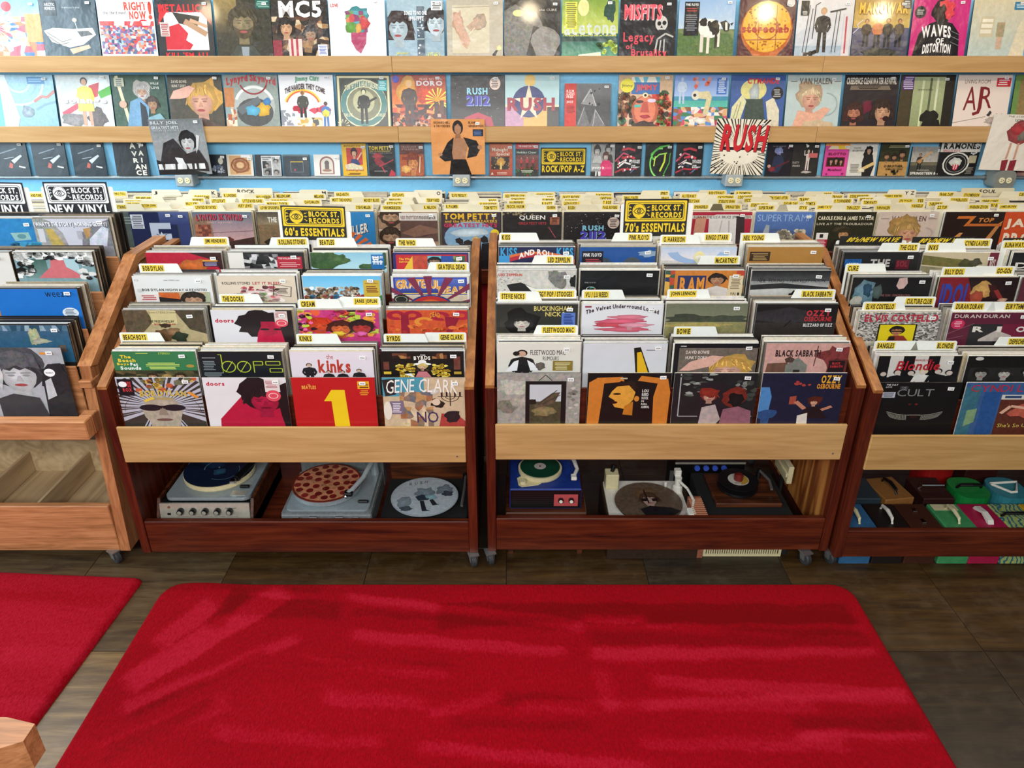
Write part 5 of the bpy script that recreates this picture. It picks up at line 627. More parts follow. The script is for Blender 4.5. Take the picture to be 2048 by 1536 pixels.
 (0,1527,'blue night sleeve with a shouting man holding a page', lambda a: a.bg('1c1c34',.25).p([(0,.3),(.1,.3),(.14,.5),(.12,.9),(0,.9)],'4a80b8',.2).b(.1,.88,.14,.1,'2a4a7a',.4).p([(.36,.5),(.44,.48),(.44,.66),(.36,.66)],'a04838').l([(.44,.6),(.56,.76)],.06,'b87a60').b(.66,.58,.09,.11,'5a2418',.5).f(.66,.62,.06,'d8a888','5a2418').p([(.5,.96),(.58,.72),(.74,.7),(.84,.96)],'241418').p([(.48,.9),(.6,.84),(.64,1),(.5,1)],'d8d0c4',.2).l([(.76,.78),(.88,.7)],.05,'b87a60').sc(.4,.18,.62,.26,['a83c34'],5,.02,.03).t('OZZY',.7,.04,.94,.2,'d8a02c','x').t('OSBOURNE',.66,.22,.94,.32,'d8902c','x')),
]
EIG = [
 (4,1690,'dark sleeve with silver gothic letters and blue notice', lambda a: a.bg('1c1a1c',.2).r(.02,.2,.24,.45,'1c5aa0').t('THE CULT',.06,.22,.22,.27,'0c1c3a','b').t('ELECTRIC',.08,.31,.2,.38,'d0d8e0','b').t('THE',.36,.2,.62,.42,'b8b4b0','x').r(.7,.22,.88,.5,'5a1c28').t('SOL',.71,.25,.86,.42,'8a2c38','x')),
 (4,1848,'cream sleeve with a carved olive railing', lambda a: a.bg('c0b294',.1).p([(0,.08),(.4,.18),(.66,.24),(.66,.5),(.3,.42),(0,.36)],'6a6434',.5).b(.6,.36,.1,.16,'4a4a2c',.8).p([(0,.4),(.5,.5),(.8,.6),(0,.6)],'8a8468',.4).b(.72,.3,.08,.12,'4c4a38',.4).r(.88,0,1,1,'6a2434').t('INXS',.905,.2,.975,.5,'d8d0c4','b')),
 (4,2028,'black sleeve with wide thin white letters', lambda a: a.bg('18181a').t('PRET',.06,.3,.9,.62,'d8d4cc','n')),
 (3,1708,'black sleeve with a pale blue flower-like smear', lambda a: a.bg('181516',.15).b(.16,.36,.14,.3,'6a8a98',.6,18,.25).b(.2,.3,.06,.16,'2a4a60',.5).b(.08,.6,.08,.14,'b0b0a4',.4).b(.33,.34,.06,.16,'4a5a58',.5).p([(.58,.02),(.68,0),(.7,.14),(.66,.26),(.6,.28),(.56,.2)],'c8a8a0',.3).t('THE CURE - DISINTEGRATION',.38,.4,.76,.45,'8a5a58','b')),
 (3,1882,'black sleeve with blue block letters and a spiky blond', lambda a: a.bg('241214',.25).p([(.0,0),(.35,0),(.42,.3),(.5,.75),(0,.75)],'7a1c24',.3).b(.56,.3,.13,.2,'c89a58',.5,18,.2).b(.52,.46,.08,.16,'a84c38',.4).p([(.62,.16),(.74,.2),(.8,.5),(.72,.5)],'3a1414').l([(.74,.3),(.88,.62)],.06,'8a2c2c').b(.86,.54,.06,.05,'c89a80').t('IDOL',.04,.14,.42,.68,'2c4098','x')),
 (3,2046,'sleeve edge beside the blond spiky portrait', lambda a: a.bg('5a2a34',.3)),
 (2,1722,'chequered sleeve with a yellow photo panel', lambda a: a.m(0,0,1,.75,['888680','d0ccc4','4a4846','b0aca4'],46,34,0,0).t('ELVIS COSTELLO',.06,.05,.97,.23,'b02c40','x').r(.25,.3,.73,1,'161616').r(.27,.32,.71,1,'d8c418').f(.49,.48,.1,'c88a58','1a1614').r(.42,.47,.56,.5,'181414').p([(.36,.8),(.42,.6),(.58,.6),(.68,.8)],'8a3028',.2).r(.4,.62,.48,.72,'1c1816')),
 (2,1905,'plum sleeve with widely spaced white letters', lambda a: a.bg('5c2034',.12).t('DURAN DURAN',.04,.05,.72,.14,'c8bcb4','b').r(.26,.3,.66,1,'2a282a',.2).r(.66,.3,1,1,'701e38').p([(.4,.7),(.6,.46),(.8,.6),(.82,.75),(.4,.75)],'b8b0a8',.3).t('R',.3,.36,.44,.5,'ddd6cc','x').t('I',.6,.36,.66,.5,'ddd6cc','x').t('O',.84,.36,.96,.5,'ddd6cc','x').e(.1,.3,.085,.13,'c02c54').tl(.05,.22,.15,.38,'e8a8b8',4).l([(0,.55),(.3,.28)],.006,'a87a84').l([(0,.7),(.2,.6)],.006,'a87a84')),
 (1,1759,'black and white striped sleeve with six suited people', lambda a: a.bg('161416').r(.14,0,.3,.75,'d0ccc4').r(.44,0,.6,.75,'d0ccc4').r(.74,0,.9,.75,'d0ccc4').h(.09,.34,.7,'1c1a1c','c8b8ac','1a1614').h(.26,.3,.74,'1c1a1c','c8b8ac','1a1614').h(.42,.31,.74,'1c1a1c','c8b8ac','1a1614').h(.57,.28,.74,'e0dcd4','d8c8b8','d8c090').h(.74,.27,.74,'1c1a1c','c8b8ac','1a1614').h(.88,.3,.74,'1c1a1c','c8b8ac','1a1614').t('Blondie',.22,.1,.74,.3,'b02430','b',.1).t('PARALLEL LINES',.42,.06,.64,.1,'a02430')),
 (1,1938,'black sleeve with small grey portraits in two bands', lambda a: a.bg('161514',.1).e(.14,.06,.05,.04,'c8c4bc').r(.05,.26,1,.56,'242322',.4).f(.2,.4,.1,'a8a49c','1a1816').f(.48,.4,.1,'c0bcb4','2a2826').f(.74,.36,.06,'a8a49c','1a1816').f(.9,.38,.07,'a8a49c','1a1816').r(.05,.56,1,.6,'5a5854',.3)),
 (0,1759,'black sleeve with wide silver letters and a winged badge', lambda a: a.bg('141112').t('CULT',.24,.14,.68,.29,'7a7a7c','n').r(.26,.08,.36,.14,'3c3a3c').t('THE',.28,.09,.34,.125,'8a8a8c','n').t('THE CULT',.09,.03,.23,.065,'c8c8c8').t('LOVE',.09,.08,.16,.11,'c8c8c8').r(.06,.2,.22,.32,'b8bcc8').tl(.07,.21,.21,.31,'556',4).e(.42,.46,.02,.02,'4a1c1c').e(.5,.46,.02,.02,'6a2020').l([(.16,.62),(.3,.68),(.44,.7)],.012,'8a887c').l([(.56,.7),(.7,.68),(.84,.62)],.012,'8a887c').wings('7a786e').e(.5,.72,.05,.05,'2a1414').r(.42,.685,.58,.7,'8a887c')),
 (0,1935,'sleeve with red script over blue doors and a dancing woman', lambda a: a.bg('3a5a8a',.3).p([(0,.1),(.2,.1),(.14,1),(0,1)],'3a6a7a',.4).p([(.08,.6),(.2,.55),(.2,.85),(.08,.95)],'7a9a70',.4).r(.24,.2,.44,1,'28508a',.3).p([(.46,.36),(1,.3),(1,1),(.46,1)],'5a2c20',.4).r(.46,.26,1,.36,'d0ccc0').r(.5,.28,.7,.33,'28406a').b(.8,.6,.2,.14,'b85a48',.4).l([(.5,.66),(.6,.5),(.85,.56)],.05,'d8a890').b(.88,.5,.1,.1,'d88a50',.4).t('CYNDI LAUPER',.06,.05,1.2,.19,'b82838','n',.05).t("She's So Unusual",.5,.88,1.05,.96,'d8c060','n')),
]
REAR = [
 (232,'grey sleeve beside the oak rack end, partly hidden', lambda a: a.bg('485450',.4).tl(.05,.1,.4,.3,'7a8884',3)),
 (256,'indigo sleeve with a dotted white capital and star', lambda a: a.bg('2c3a6a',.1).g(.5,0,1,.3,'4a5a8a','2c3a6a').r(.02,.06,.23,.4,'ccd0d8').tl(.03,.08,.22,.38,'556',7).t('E',.32,.26,.68,.9,'b8c0d0','x').p([(.5,.44),(.52,.53),(.6,.53),(.54,.58),(.56,.68),(.5,.62),(.44,.68),(.46,.58),(.4,.53),(.48,.53)],'2c3a6a').p([(.5,.47),(.52,.54),(.57,.54),(.53,.58),(.55,.64),(.5,.6),(.45,.64),(.47,.58),(.43,.54),(.48,.54)],'c8d0dc')),
 (383,'pinkish street sleeve with brick and red lettering', lambda a: a.g(0,0,1,.8,'5a6a7a','c89a98',.2).p([(0,.1),(.3,.2),(.32,.9),(0,.9)],'8a6a58',.5).m(.02,.3,.28,.8,['8a4a38','a86a50','6a3a30'],5,9,.2,.1).l([(.3,.5),(1,.45)],.008,'3a2a2c').p([(.3,.8),(.6,.7),(1,.6),(1,1),(.3,1)],'3a2420',.4).sc(.3,.62,.6,.7,['5a2c24'],4,.04,.06).t('LYNYRD SKYNYRD',.06,.06,.84,.2,'b83a4c','x',0,.02,'2a2430').t('STREET SURVIVORS',.24,.23,.66,.27,'d0b0b0','n')),
 (512,'brown photo sleeve with pale capitals', lambda a: a.bg('7a6448',.5).g(0,0,1,.3,'4a4238','8a7a60',.4).t('THE MAMAS',.18,.12,.66,.24,'d8d4c8','x').b(.24,.72,.14,.12,'2a2018').b(.5,.8,.2,.2,'a08460',.5)),
 (629,'bright blue sleeve with curved cream letters and a fiery mane', lambda a: a.bg('2c7cb4',.08).t('STEVE MILLER',.1,.24,.88,.46,'e0d8d0','x',0,-.1,'2a1c24').y(.42,1.0,26,'d86a38',.1,.56,.6,.2).b(.4,1.0,.3,.22,'b83c2c',.4)),
 (755,'tall brown close-ups of a moustached man', lambda a: a.bg('a88468',.2).r(0,0,.36,.42,'9a7a60',.3).f(.22,.14,.2,'b08a6c','3a2a1e',.3,0,0,'3a281c').r(0,.42,.36,.44,'d8d0c8').f(.2,.62,.2,'b08a6c','3a2a1e',.3,0,0,'3a281c').r(.36,.02,1,.2,'d4ccc4').t('van morrison',.38,.06,.68,.17,'7a5a50','b').t('moondance',.69,.06,.97,.17,'3a302c','b').r(.37,.2,1,.7,'5a4038',.25).b(.75,.45,.22,.12,'4a322c',.3).p([(.38,.5),(.7,.3),(1,.4),(1,.5),(.6,.6)],'7a584a',.3).r(0,.85,.36,.87,'d8d0c8').f(.2,1.05,.2,'b08a6c','3a2a1e',.3)),
 (882,'sky sleeve with yellow and red slab lettering and a group', lambda a: a.bg('3a2c34',.2).e(.5,.62,.46,.4,'7a9cb8',.2).b(.5,.5,.3,.1,'c0d0d8',.2).t('TOM PETTY',.04,.03,.94,.17,'e0b030','x').t('and the HEARTBREAKERS',.06,.19,.94,.25,'d8a838','b').t('GREATEST HITS',.04,.27,.94,.36,'b83050','x').b(.3,.7,.07,.08,'2a201e').b(.44,.74,.08,.07,'2a2424').f(.58,.68,.07,'c8a080','c8b078').b(.72,.66,.07,.09,'1c1618').p([(.2,1),(.3,.76),(.6,.8),(.66,1)],'302830').p([(.62,1),(.68,.76),(.82,.74),(.88,1)],'18161a').p([(.84,1),(.9,.6),(1,.56),(1,1)],'6a3438').e(.9,.5,.07,.09,'e0c030')),
 (1005,'black sleeve with pale serif title and a red line', lambda a: a.bg('24201f',.15).t('QUEEN',.28,.08,.72,.2,'ddd8d0','b').t('GREATEST HITS',.27,.24,.74,.3,'a83038','b').l([(.78,.36),(.9,.62)],.012,'b04850').r(.8,.12,.96,.3,'9a5a44').tl(.82,.14,.95,.28,'3a2018',4).sc(0,0,1,.08,['8a7a58','3a3430'],26,.01,.03)),
 (1128,'black starry sleeve with blue numerals and a round badge', lambda a: a.bg('201c1e').sc(.02,.02,.98,.6,['b8b4b0','605c5c'],60,.004,.008).t('RUSH',.32,.32,.68,.44,'7ab8d0','x').t('2112',.28,.46,.72,.64,'4a3ea8','x',0,0,'8ab0d8').e(.84,.26,.1,.14,'c8b4a8').tl(.77,.17,.91,.36,'4a3a34',5)),
 (1252,'pale sleeve mostly hidden by the seventies sign', lambda a: a.bg('b8a890',.3)),
 (1386,'white shirt and arms photo with thin black title', lambda a: a.bg('a8283c',.15).r(0,.08,1,.16,'d8ccc4').p([(.28,.12),(.4,.06),(.78,.06),(.8,.9),(.3,.9)],'d8d4d0',.15).p([(.02,.9),(.06,.12),(.24,.1),(.2,.9)],'c89078',.2).p([(.74,.1),(.88,.12),(.92,.9),(.78,.9)],'3c3030',.2).p([(.84,.5),(1,.5),(1,.9),(.86,.9)],'d8ccc4').l([(.5,.2),(.46,.8)],.02,'b8b4b0').l([(.62,.2),(.66,.8)],.02,'b0acac').t('BORN IN THE U.S.A. BRUCE SPRINGSTEEN',.02,.09,.98,.15,'2a2224','n')),
 (1512,'blue harbour sleeve of a city built from crockery', lambda a: a.g(0,0,1,.9,'5878b4','384c78',.15).t('SUPERTRAMP',.04,.06,.96,.22,'90a8d0','n').p([(.0,.45),(.4,.4),(1,.52),(1,.9),(0,.9)],'4a5c84',.2).p([(.16,.5),(.2,.3),(.26,.32),(.26,.62),(.16,.62)],'98a0a8',.2).r(.17,.5,.24,.64,'c86a48').sc(.4,.45,.86,.7,['c8bca4','a89a80','e0d4bc','8a8078'],70,.02,.045,.2,1.5).p([(.3,.66),(.6,.78),(.5,.84),(.26,.72)],'a89878',.4)),
 (1635,'dark green sleeve with a capped man and white capitals', lambda a: a.bg('2c2a1e',.2).t('CAROLE KING & JAMES TAYLOR',.03,.1,.97,.22,'d8ccb0','x').t('LIVE AT THE TROUBADOUR',.02,.26,.97,.31,'c8bca4','b').b(.46,.42,.14,.07,'4a4030',.3).f(.5,.54,.12,'c89468','3a3020').p([(.28,.9),(.36,.66),(.7,.66),(.86,.9)],'241f18').r(.04,.5,.24,.66,'e0dcd4').r(.1,.53,.16,.62,'222').r(.04,.66,.24,.95,'a82434').tl(.05,.68,.23,.92,'e0b0b4',6)),
 (1760,'pale pink sleeve with a blond child in the rear bin', lambda a: a.bg('c8b4a8',.1).t('VAN HALEN',.22,.1,.8,.22,'5a403c','b').l([(.04,.16),(.18,.16)],.014,'7a605a').l([(.84,.16),(.98,.16)],.014,'7a605a').b(.46,.34,.26,.28,'b08a50',.6,20,.15).f(.52,.52,.22,'d8a080','b08c54',.2,.15).arc(.82,.5,.12,.14,-90,90,'b8a49a')),
 (1893,'black sleeve with gold rays and an orange logo', lambda a: a.bg('261812',.15).p([(.0,.9),(.3,.5),(.36,.5),(.2,.9)],'c8884c',.1).p([(.9,.3),(1,.2),(.76,.9),(.66,.9)],'b87a44',.1).p([(.22,.1),(.5,.1),(.44,.16),(.2,.16)],'c86a2c').p([(.46,.1),(.52,.1),(.4,.34),(.34,.34)],'c8702c').r(.38,.28,.98,.34,'b8622c').t('TOP',.56,.14,.82,.24,'c87a38','x',.2).p([(.28,.86),(.32,.7),(.64,.7),(.7,.86)],'141012').l([(.34,.72),(.62,.72)],.02,'a83c34')),
 (2012,'orange sleeve with big cream block capitals', lambda a: a.bg('c84c24',.15).t('JAMES',.04,.16,.9,.42,'ead8c0','x').t('BROWN',.06,.5,.96,.8,'ead8c0','x')),
]
# divider cards in the front racks: rack, row, lettering, x and y of the label centre, side of the tab
TABS = [
 ('SIX',4,'JIMI HENDRIX',431,483,'R'),('SIX',4,'ROLLING STONES',584,484,'R'),('SIX',4,'BEATLES',654,485,'L'),('SIX',4,'THE WHO',814,486,'L'),
 ('SIX',3,'BOB DYLAN',306,537,'L'),('SIX',3,'GRATEFUL DEAD',903,534,'R'),('SIX',2,'THE DOORS',466,598,'L'),('SIX',2,'CREAM',616,608,'L'),('SIX',2,'JANIS JOPLIN',732,604,'R'),
 ('SIX',1,'BEACH BOYS',269,671,'L'),('SIX',1,'KINKS',611,677,'L'),('SIX',1,'BYRDS',787,678,'L'),('SIX',1,'GENE CLARK',903,671,'R'),
 ('SEV',4,'KISS',1012,475,'L'),('SEV',4,'PINK FLOYD',1278,475,'R'),('SEV',4,'G. HARRISON',1348,479,'L'),('SEV',4,'RINGO STARR',1434,475,'R'),('SEV',4,'NEIL YOUNG',1507,476,'L'),
 ('SEV',3,'LED ZEPPELIN',1118,520,'R'),('SEV',3,'McCARTNEY',1452,521,'R'),('SEV',2,'STEVIE NICKS',1026,593,'L'),('SEV',2,'IGGY POP / STOOGES',1110,588,'R'),('SEV',2,'VU / LU REED',1193,590,'L'),('SEV',2,'JOHN LENNON',1366,588,'L'),('SEV',2,'BLACK SABBATH',1634,588,'R'),
 ('SEV',1,'FLEETWOOD MAC',1117,661,'R'),('SEV',1,'BOWIE',1367,663,'L'),
 ('EIG',4,'THE CULT',1816,496,'R'),('EIG',4,'INXS',1866,496,'L'),('EIG',4,'CYNDI LAUPER',1953,487,'R'),('EIG',4,'RUNAWAYS',2030,490,'L'),('EIG',3,'CURE',1706,537,'L'),('EIG',3,'BILLY IDOL',1908,544,'L'),('EIG',3,'GO-GOs',2008,542,'R'),
 ('EIG',2,'ELVIS COSTELLO',1760,614,'L'),('EIG',2,'CULTURE CLUB',1838,603,'R'),('EIG',2,'DURAN DURAN',1938,614,'L'),('EIG',2,'EURYTHMICS',2034,614,'R'),('EIG',1,'BANGLES',1771,692,'L'),('EIG',1,'BLONDIE',1890,692,'R'),('EIG',1,'DEPECHE MODE',2044,684,'R'),
]
# divider cards in the long rear bins: lettering, label centre x, y ('*' first = large plain lettering)
BACK = [('GRAND FUNK',70,391),('ARGENT',22,392),('JETHRO TULL',237,388),('*J',311,386),('JEFF AIRPLANE',287,397),('TOMMY JAMES',267,404),('ELTON JOHN',298,412),('JOE JACKSON',270,409),('IT STRING',240,414),
('CAROLE KING',404,394),('JOURNEY',396,401),('BILLY JOEL',384,408),('LYNYRD SKYNYRD',412,415),('*K',427,386),('K. LOGGINS',460,391),('LITTLE FEAT',437,402),('LITTLE RIVER BAND',505,402),('HUEY LEWIS',490,412),('*ROCK',492,383),('NILS LOFGREN',527,394),
('MELLENCAMP',567,392),('MELANIE',638,393),('*M',648,386),('DON McCLEAN',559,402),('DAVE MASON',624,404),('MARSHALL TUCKER',555,408),("LOVIN' SPOONFUL",540,416),
('NAZARETH',685,389),('MOTT THE HOOPLE',684,400),('MOODY BLUES',743,401),('STEVE MILLER',727,415),('OUTLAWS',796,390),('*O',877,387),('PINE NUTS',790,401),('KITTY PATTY',789,407),('TERRY REID',866,401),('VAN MORRISON',784,416),('R. NELSON',860,415),
('ELVIS PRESLEY',918,391),('POCO',985,402),('ALAN PARSONS',976,409),('R. PALMER',904,413),('TOM PETTY',981,416),('REO SPEEDWAGON',1030,392),('JOHNNY RIVERS',1089,390),('REM',1100,396),('ROMANTICS',1036,399),('RASPBERRIES',1033,406),('RAMONES',1096,401),('B. RAITT',1094,407),('PROCOL HARUM',1031,413),('QUEEN',1102,417),
('SAVOY BROWN',1142,394),('SAM THE SHAM',1207,391),('SANTANA',1212,397),('RUNDGREN',1142,402),('LEON RUSSELL',1143,407),('T. ROE',1214,405),('PAUL REVERE',1220,415),('RUSH',1143,418),('SMALL FACES',1262,396),('SPIRIT',1328,387),('SEALS',1330,397),
('AL STEWART',1378,392),('ROD STEWART',1433,386),('CATS STEVENS',1451,395),('STEELY DAN',1385,402),('STEELEYE SPAN',1453,403),('SPRINGFIELD',1402,414),('SPRINGSTEEN',1465,414),('R. THOMPSON',1487,387),('3 DOG NIGHT',1490,394),('10CC',1495,401),('TEN YEARS AFTER',1557,396),('STEPHEN STILLS',1518,410),('SUGARLOAF',1581,407),('SUPERTRAMP',1532,416),('TOMITA',1621,407),('STYX',1606,416),
('TRAFFIC',1608,399),('TOTO',1655,389),('TROGGS',1674,394),('P. TOWNSHEND',1685,402),('JAMES TAYLOR',1652,415),('THIN LIZZY',1706,416),('STEVE WINWOOD',1718,393),('JOHNNY WINTER',1786,393),('WET WILLIE',1732,399),('TOM WAITS',1740,405),('JOE WALSH',1811,402),('VAN HALEN',1765,420),('TURTLES',1762,414),('VANGELIS',1834,412),('*Y Z',1819,386),('FRANK ZAPPA',1894,389),('YES',1842,402),('YOUNGBLOODS',1918,400),('YARDBIRDS',1871,408),('ZZ TOP',1884,415),('WARREN ZEVON',1957,414),
('*SOUL',1975,383),('5TH DIMENSION',1943,390),('CURTIS',2046,389),('DENNIS COFFEY',1980,403),('BOBBY BLAND',1990,410),('JAMES BROWN',2016,414)]
R3 = math.radians(3)
ORD = ['first', 'second', 'third', 'fourth', 'fifth', 'sixth', 'seventh', 'eighth', 'ninth', 'tenth', 'eleventh', 'twelfth']
# ---------------------------------------------------------------- room shell
WY = 4.65
struct(obj('wall_back', MB().box(-7, 7, WY, WY + 0.12, 0, 4.0), 'wall'))
fl = MB().box(-7, 7, -3.0, WY, -0.06, -0.004)
floor = struct(obj('floor', fl, 'blackmatte'))
TS = 0.592
tile_me = {}
trnd = random.Random(3)
for i in range(-5, 6):
    for k in range(-3, 6):
        x0 = 1.752 + (i - 3) * TS - TS; y0 = 2.017 + (k - 1) * TS
        if y0 + TS > WY: continue
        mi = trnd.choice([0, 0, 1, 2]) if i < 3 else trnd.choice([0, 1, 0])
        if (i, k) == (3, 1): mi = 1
        if i in (-3, -2, -1) and k <= 0: mi = 3  # bright sheen on the strip between the rugs, put into the tile colour
        if i in (-3, -2) and k == 1: mi = 4  # the same sheen fading towards the racks, also as tile colour
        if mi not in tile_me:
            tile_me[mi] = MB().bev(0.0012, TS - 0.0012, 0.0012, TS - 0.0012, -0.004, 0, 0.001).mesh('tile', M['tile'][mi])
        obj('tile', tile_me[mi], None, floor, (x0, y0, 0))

# ---------------------------------------------------------------- wall ledges
def ledge(v0, v1, label, seams, zb0, x0=-3.6, x1=3.6):
    zt = at(1024, v0, 4.55).z; zb = at(1024, v1, 4.55).z
    t = thing('display_ledge', label, 'ledge', (0, WY, zb))
    xs = [x0] + seams + [x1]
    for a, b in zip(xs, xs[1:]):
        fixn(obj('lip_board', MB().bev(a + 0.0006, b - 0.0006, 4.548 - WY, 4.566 - WY, 0, zt - zb, 0.002), 'maplewall', t))
    obj('ledge_bottom', MB().box(x0, x1, 4.566 - WY, -0.001, zb0 - 0.015, zb0), 'maplewall', t)
    return zt, zb
lz1 = ledge(112, 145, 'upper maple ledge along the blue wall holding record sleeves', [at(784, 130, 4.55).x, at(1647, 130, 4.55).x], 0.06)
lz2 = ledge(253, 285, 'lower maple ledge along the blue wall, two boards high above the conduit', [at(797, 270, 4.55).x, at(1633, 270, 4.55).x], 0.055)

# ---------------------------------------------------------------- price stickers
def sticker_mesh():
    a = Art(0.024, 0.0135, 5); a.mb.box(-0.012, 0.012, 0, 0.0004, 0, 0.0135, (*hx('f0f0ee'), 0))
    a.r(.2, .35, .38, .7, '777').r(.45, .35, .6, .7, '888').r(.66, .35, .82, .7, '777')
    return a.mb.mesh('price_sticker', M['paper'])
STK = sticker_mesh()
srnd = random.Random(11)
NREC = [0]
def record(short, suffix, x, y, z, wdt, hgt, lean, art, group, mat='print', edge='b9b4a6', t=0.0045, price=True, name='record_sleeve', cat='record', yaw=0.0, roll=0.0, ky=1.0):
    """x, y, z = bottom centre of the front face"""
    NREC[0] += 1
    o = obj(name, sleeve(wdt, hgt, t, art, edge, NREC[0], ky), mat, None, (x, y, z), (-lean, roll, yaw))
    tag(o, short + suffix, cat, group)
    if price:
        obj('price_sticker', STK, None, o, (wdt * srnd.uniform(.33, .40), -0.0075, hgt - srnd.uniform(.022, .032)), (0, srnd.uniform(-.06, .06), 0))
    return o
L12 = math.radians(12)
for i, (u, short, art) in enumerate(UP):
    zf = lz1[1] + 0.061
    p = at(u, 105, 4.572)
    record(short, ' on the upper wall ledge', p.x, 4.571, zf, 0.315, 0.315, L12, art, 'record sleeves on the upper wall ledge', 'gloss', '20242a', 0.006, roll=srnd.uniform(-.004, .004), ky=.92)
for i, (u, short, art) in enumerate(LO):
    zf = lz2[1] + 0.056
    p = at(u, 245, 4.572); s = 0.27 if 'smaller' in short else 0.315
    record(short, ' on the lower wall ledge', p.x, 4.571, zf, s, s, math.asin(0.066 / s), art, 'record sleeves on the lower wall ledge', 'print', '20242a', 0.006, ky=.93)

# ---------------------------------------------------------------- conduit, outlet boxes, small cases
CZ = at(1024, 355, 4.625).z
cx_ = [at(u, 356, 4.59).x for u in (375, 924, 1464, 2000)]
segs = [-3.6] + cx_ + [3.6]
cond = thing('electrical_conduit', 'grey metal conduit pipe running along the blue wall', 'conduit', (0, 4.632, CZ))
for a, b in zip(segs, segs[1:]):
    q = MB().tube([(a + (0.052 if a > -3.5 else 0), 0, 0), (b - (0.052 if b < 3.5 else 0), 0, 0)], 0.0115, 12)
    obj('pipe', q, 'conduit', cond)
    for xx, sg in ((a, 1), (b, -1)):
        if abs(xx) < 3.5: obj('coupling', MB().tube([(xx + sg * 0.052, 0, 0), (xx + sg * 0.078, 0, 0)], 0.0155, 12), 'steel', cond)
obl = ['under the propped pianist sleeve', 'under the propped orange sleeve', 'under the propped red capitals sleeve', 'under the propped white sleeve at the frame edge']
for i, x in enumerate(cx_):
    t = thing('outlet_box', ('dark round-cornered' if i == 3 else 'grey metal') + ' outlet box with ivory sockets ' + obl[i], 'outlet', (x, WY, CZ), 'outlet boxes on the conduit')
    if i == 3:
        n = 24; oc = [(0.062 * math.copysign(abs(math.cos(a)) ** .6, math.cos(a)), 0.058 * math.copysign(abs(math.sin(a)) ** .6, math.sin(a))) for a in [2 * math.pi * k / n for k in range(n)]]
        q = MB(); V = [(p, -0.115, r) for p, r in oc] + [(p, -0.001, r) for p, r in oc]
        q.add(V, [tuple(range(n)), tuple(range(n, 2 * n))[::-1]] + [(k, (k + 1) % n, n + (k + 1) % n, n + k) for k in range(n)]); fixn(obj('box_body', q, plain('dark_cast_box', '84867f', .5, .1), t))
    else: fixn(obj('box_body', MB().bev(-0.052, 0.052, -0.115, -0.001, -0.038, 0.034, 0.004), 'boxgrey', t))
    for sx in (-0.021, 0.021):
        q = MB(); n = 16; V = [(sx + 0.0165 * math.cos(2 * math.pi * k / n), yy, 0.0175 * math.sin(2 * math.pi * k / n)) for yy in (-0.119, -0.115) for k in range(n)]
        q.add(V, [tuple(range(n)), tuple(range(n, 2 * n))[::-1]] + [(k, (k + 1) % n, n + (k + 1) % n, n + k) for k in range(n)])
        s = fixn(obj('socket', q, 'ivory', t))
        obj('slots', MB().box(sx - 0.008, sx + 0.001, -0.1196, -0.119, 0.004, 0.0065).box(sx - 0.008, sx + 0.002, -0.1196, -0.119, -0.0065, -0.004).box(sx + 0.006, sx + 0.010, -0.1196, -0.119, -0.002, 0.002), 'black', s)
for i, (u, vb, short, art) in enumerate(PROP):
    p = at(u, vb, 4.537)
    record(short, ' propped on an outlet box', p.x, 4.538, CZ + (0.0585 if i == 3 else 0.0345), 0.315, 0.315, math.radians(0.6), art, 'record sleeves propped on the outlet boxes', 'gloss', 'c8c4bc', 0.005, roll=(-.02, 0, .03, .03)[i])
DIM = {'seven': (0.2, 0.2, 0.006), 'cd': (0.147, 0.125, 0.010), 'dvd': (0.14, 0.19, 0.014), 'box': (0.225, 0.215, 0.03)}
for u0, u1, vt, kind, short, art in SMALL:
    hw, hh, tt = DIM[kind]
    z0 = CZ + 0.012
    pl = at(u0, 350, 4.612); pr = at(u1, 350, 4.612); wdt = pr.x - pl.x
    if kind == 'dvd' and vt > 330: hh = 0.05
    elif 'box' == kind: hh = 0.2
    elif vt == 293: hh = 0.17
    yf = 4.612; lean = math.asin(max(0.002, (WY - 0.002 - yf - tt)) / hh)
    lab = short + (' on the conduit' if len(short.split()) < 13 else '')
    record(short, ' on the wall conduit' if len(short.split()) < 12 else '', (pl.x + pr.x) / 2, yf, z0, wdt, hh, lean, art, 'small cases standing on the conduit', 'print', '1a1c1e', tt, True, 'seven_inch_sleeve' if kind == 'seven' else 'boxed_set' if kind == 'box' else 'disc_case', 'record' if kind == 'seven' else 'case')

# ---------------------------------------------------------------- racks
RY = [2.525, 2.58, 2.72, 2.875, 3.03]
RACK = {
 'SIX': dict(name='sixties', Y=RY, v=[755, 703, 620, 552, 505], w=0.318, dy=0.0, xl=(-1.57, -1.535), xr=(-0.18, -0.144), lip=(-1.533, -0.182)),
 'SEV': dict(name='seventies', Y=RY, v=[746, 687, 608, 541, 494], w=0.318, dy=0.012, xl=(-0.102, -0.067), xr=(1.31, 1.345), lip=(-0.065, 1.304)),
 'EIG': dict(name='eighties', Y=RY, v=[765, 712, 625, 555, 505], w=0.318, dy=-0.03, xl=(1.356, 1.391), xr=(2.74, 2.776), lip=(1.385, 2.738)),
 'OAK': dict(name='oak', Y=[2.564, 2.617, 2.75, 2.92, 3.1], v=[718, 651, 578, 505, 437], w=0.322, dy=0.0),
}
COVERS = {'SIX': SIX, 'SEV': SEV, 'EIG': EIG, 'OAK': OAK}
for k, r in RACK.items():
    r['Z'] = [at(1024, v, y).z for v, y in zip(r['v'], r['Y'])]
    r['F'] = [z - r['w'] * math.cos(R3) for z in r['Z']]

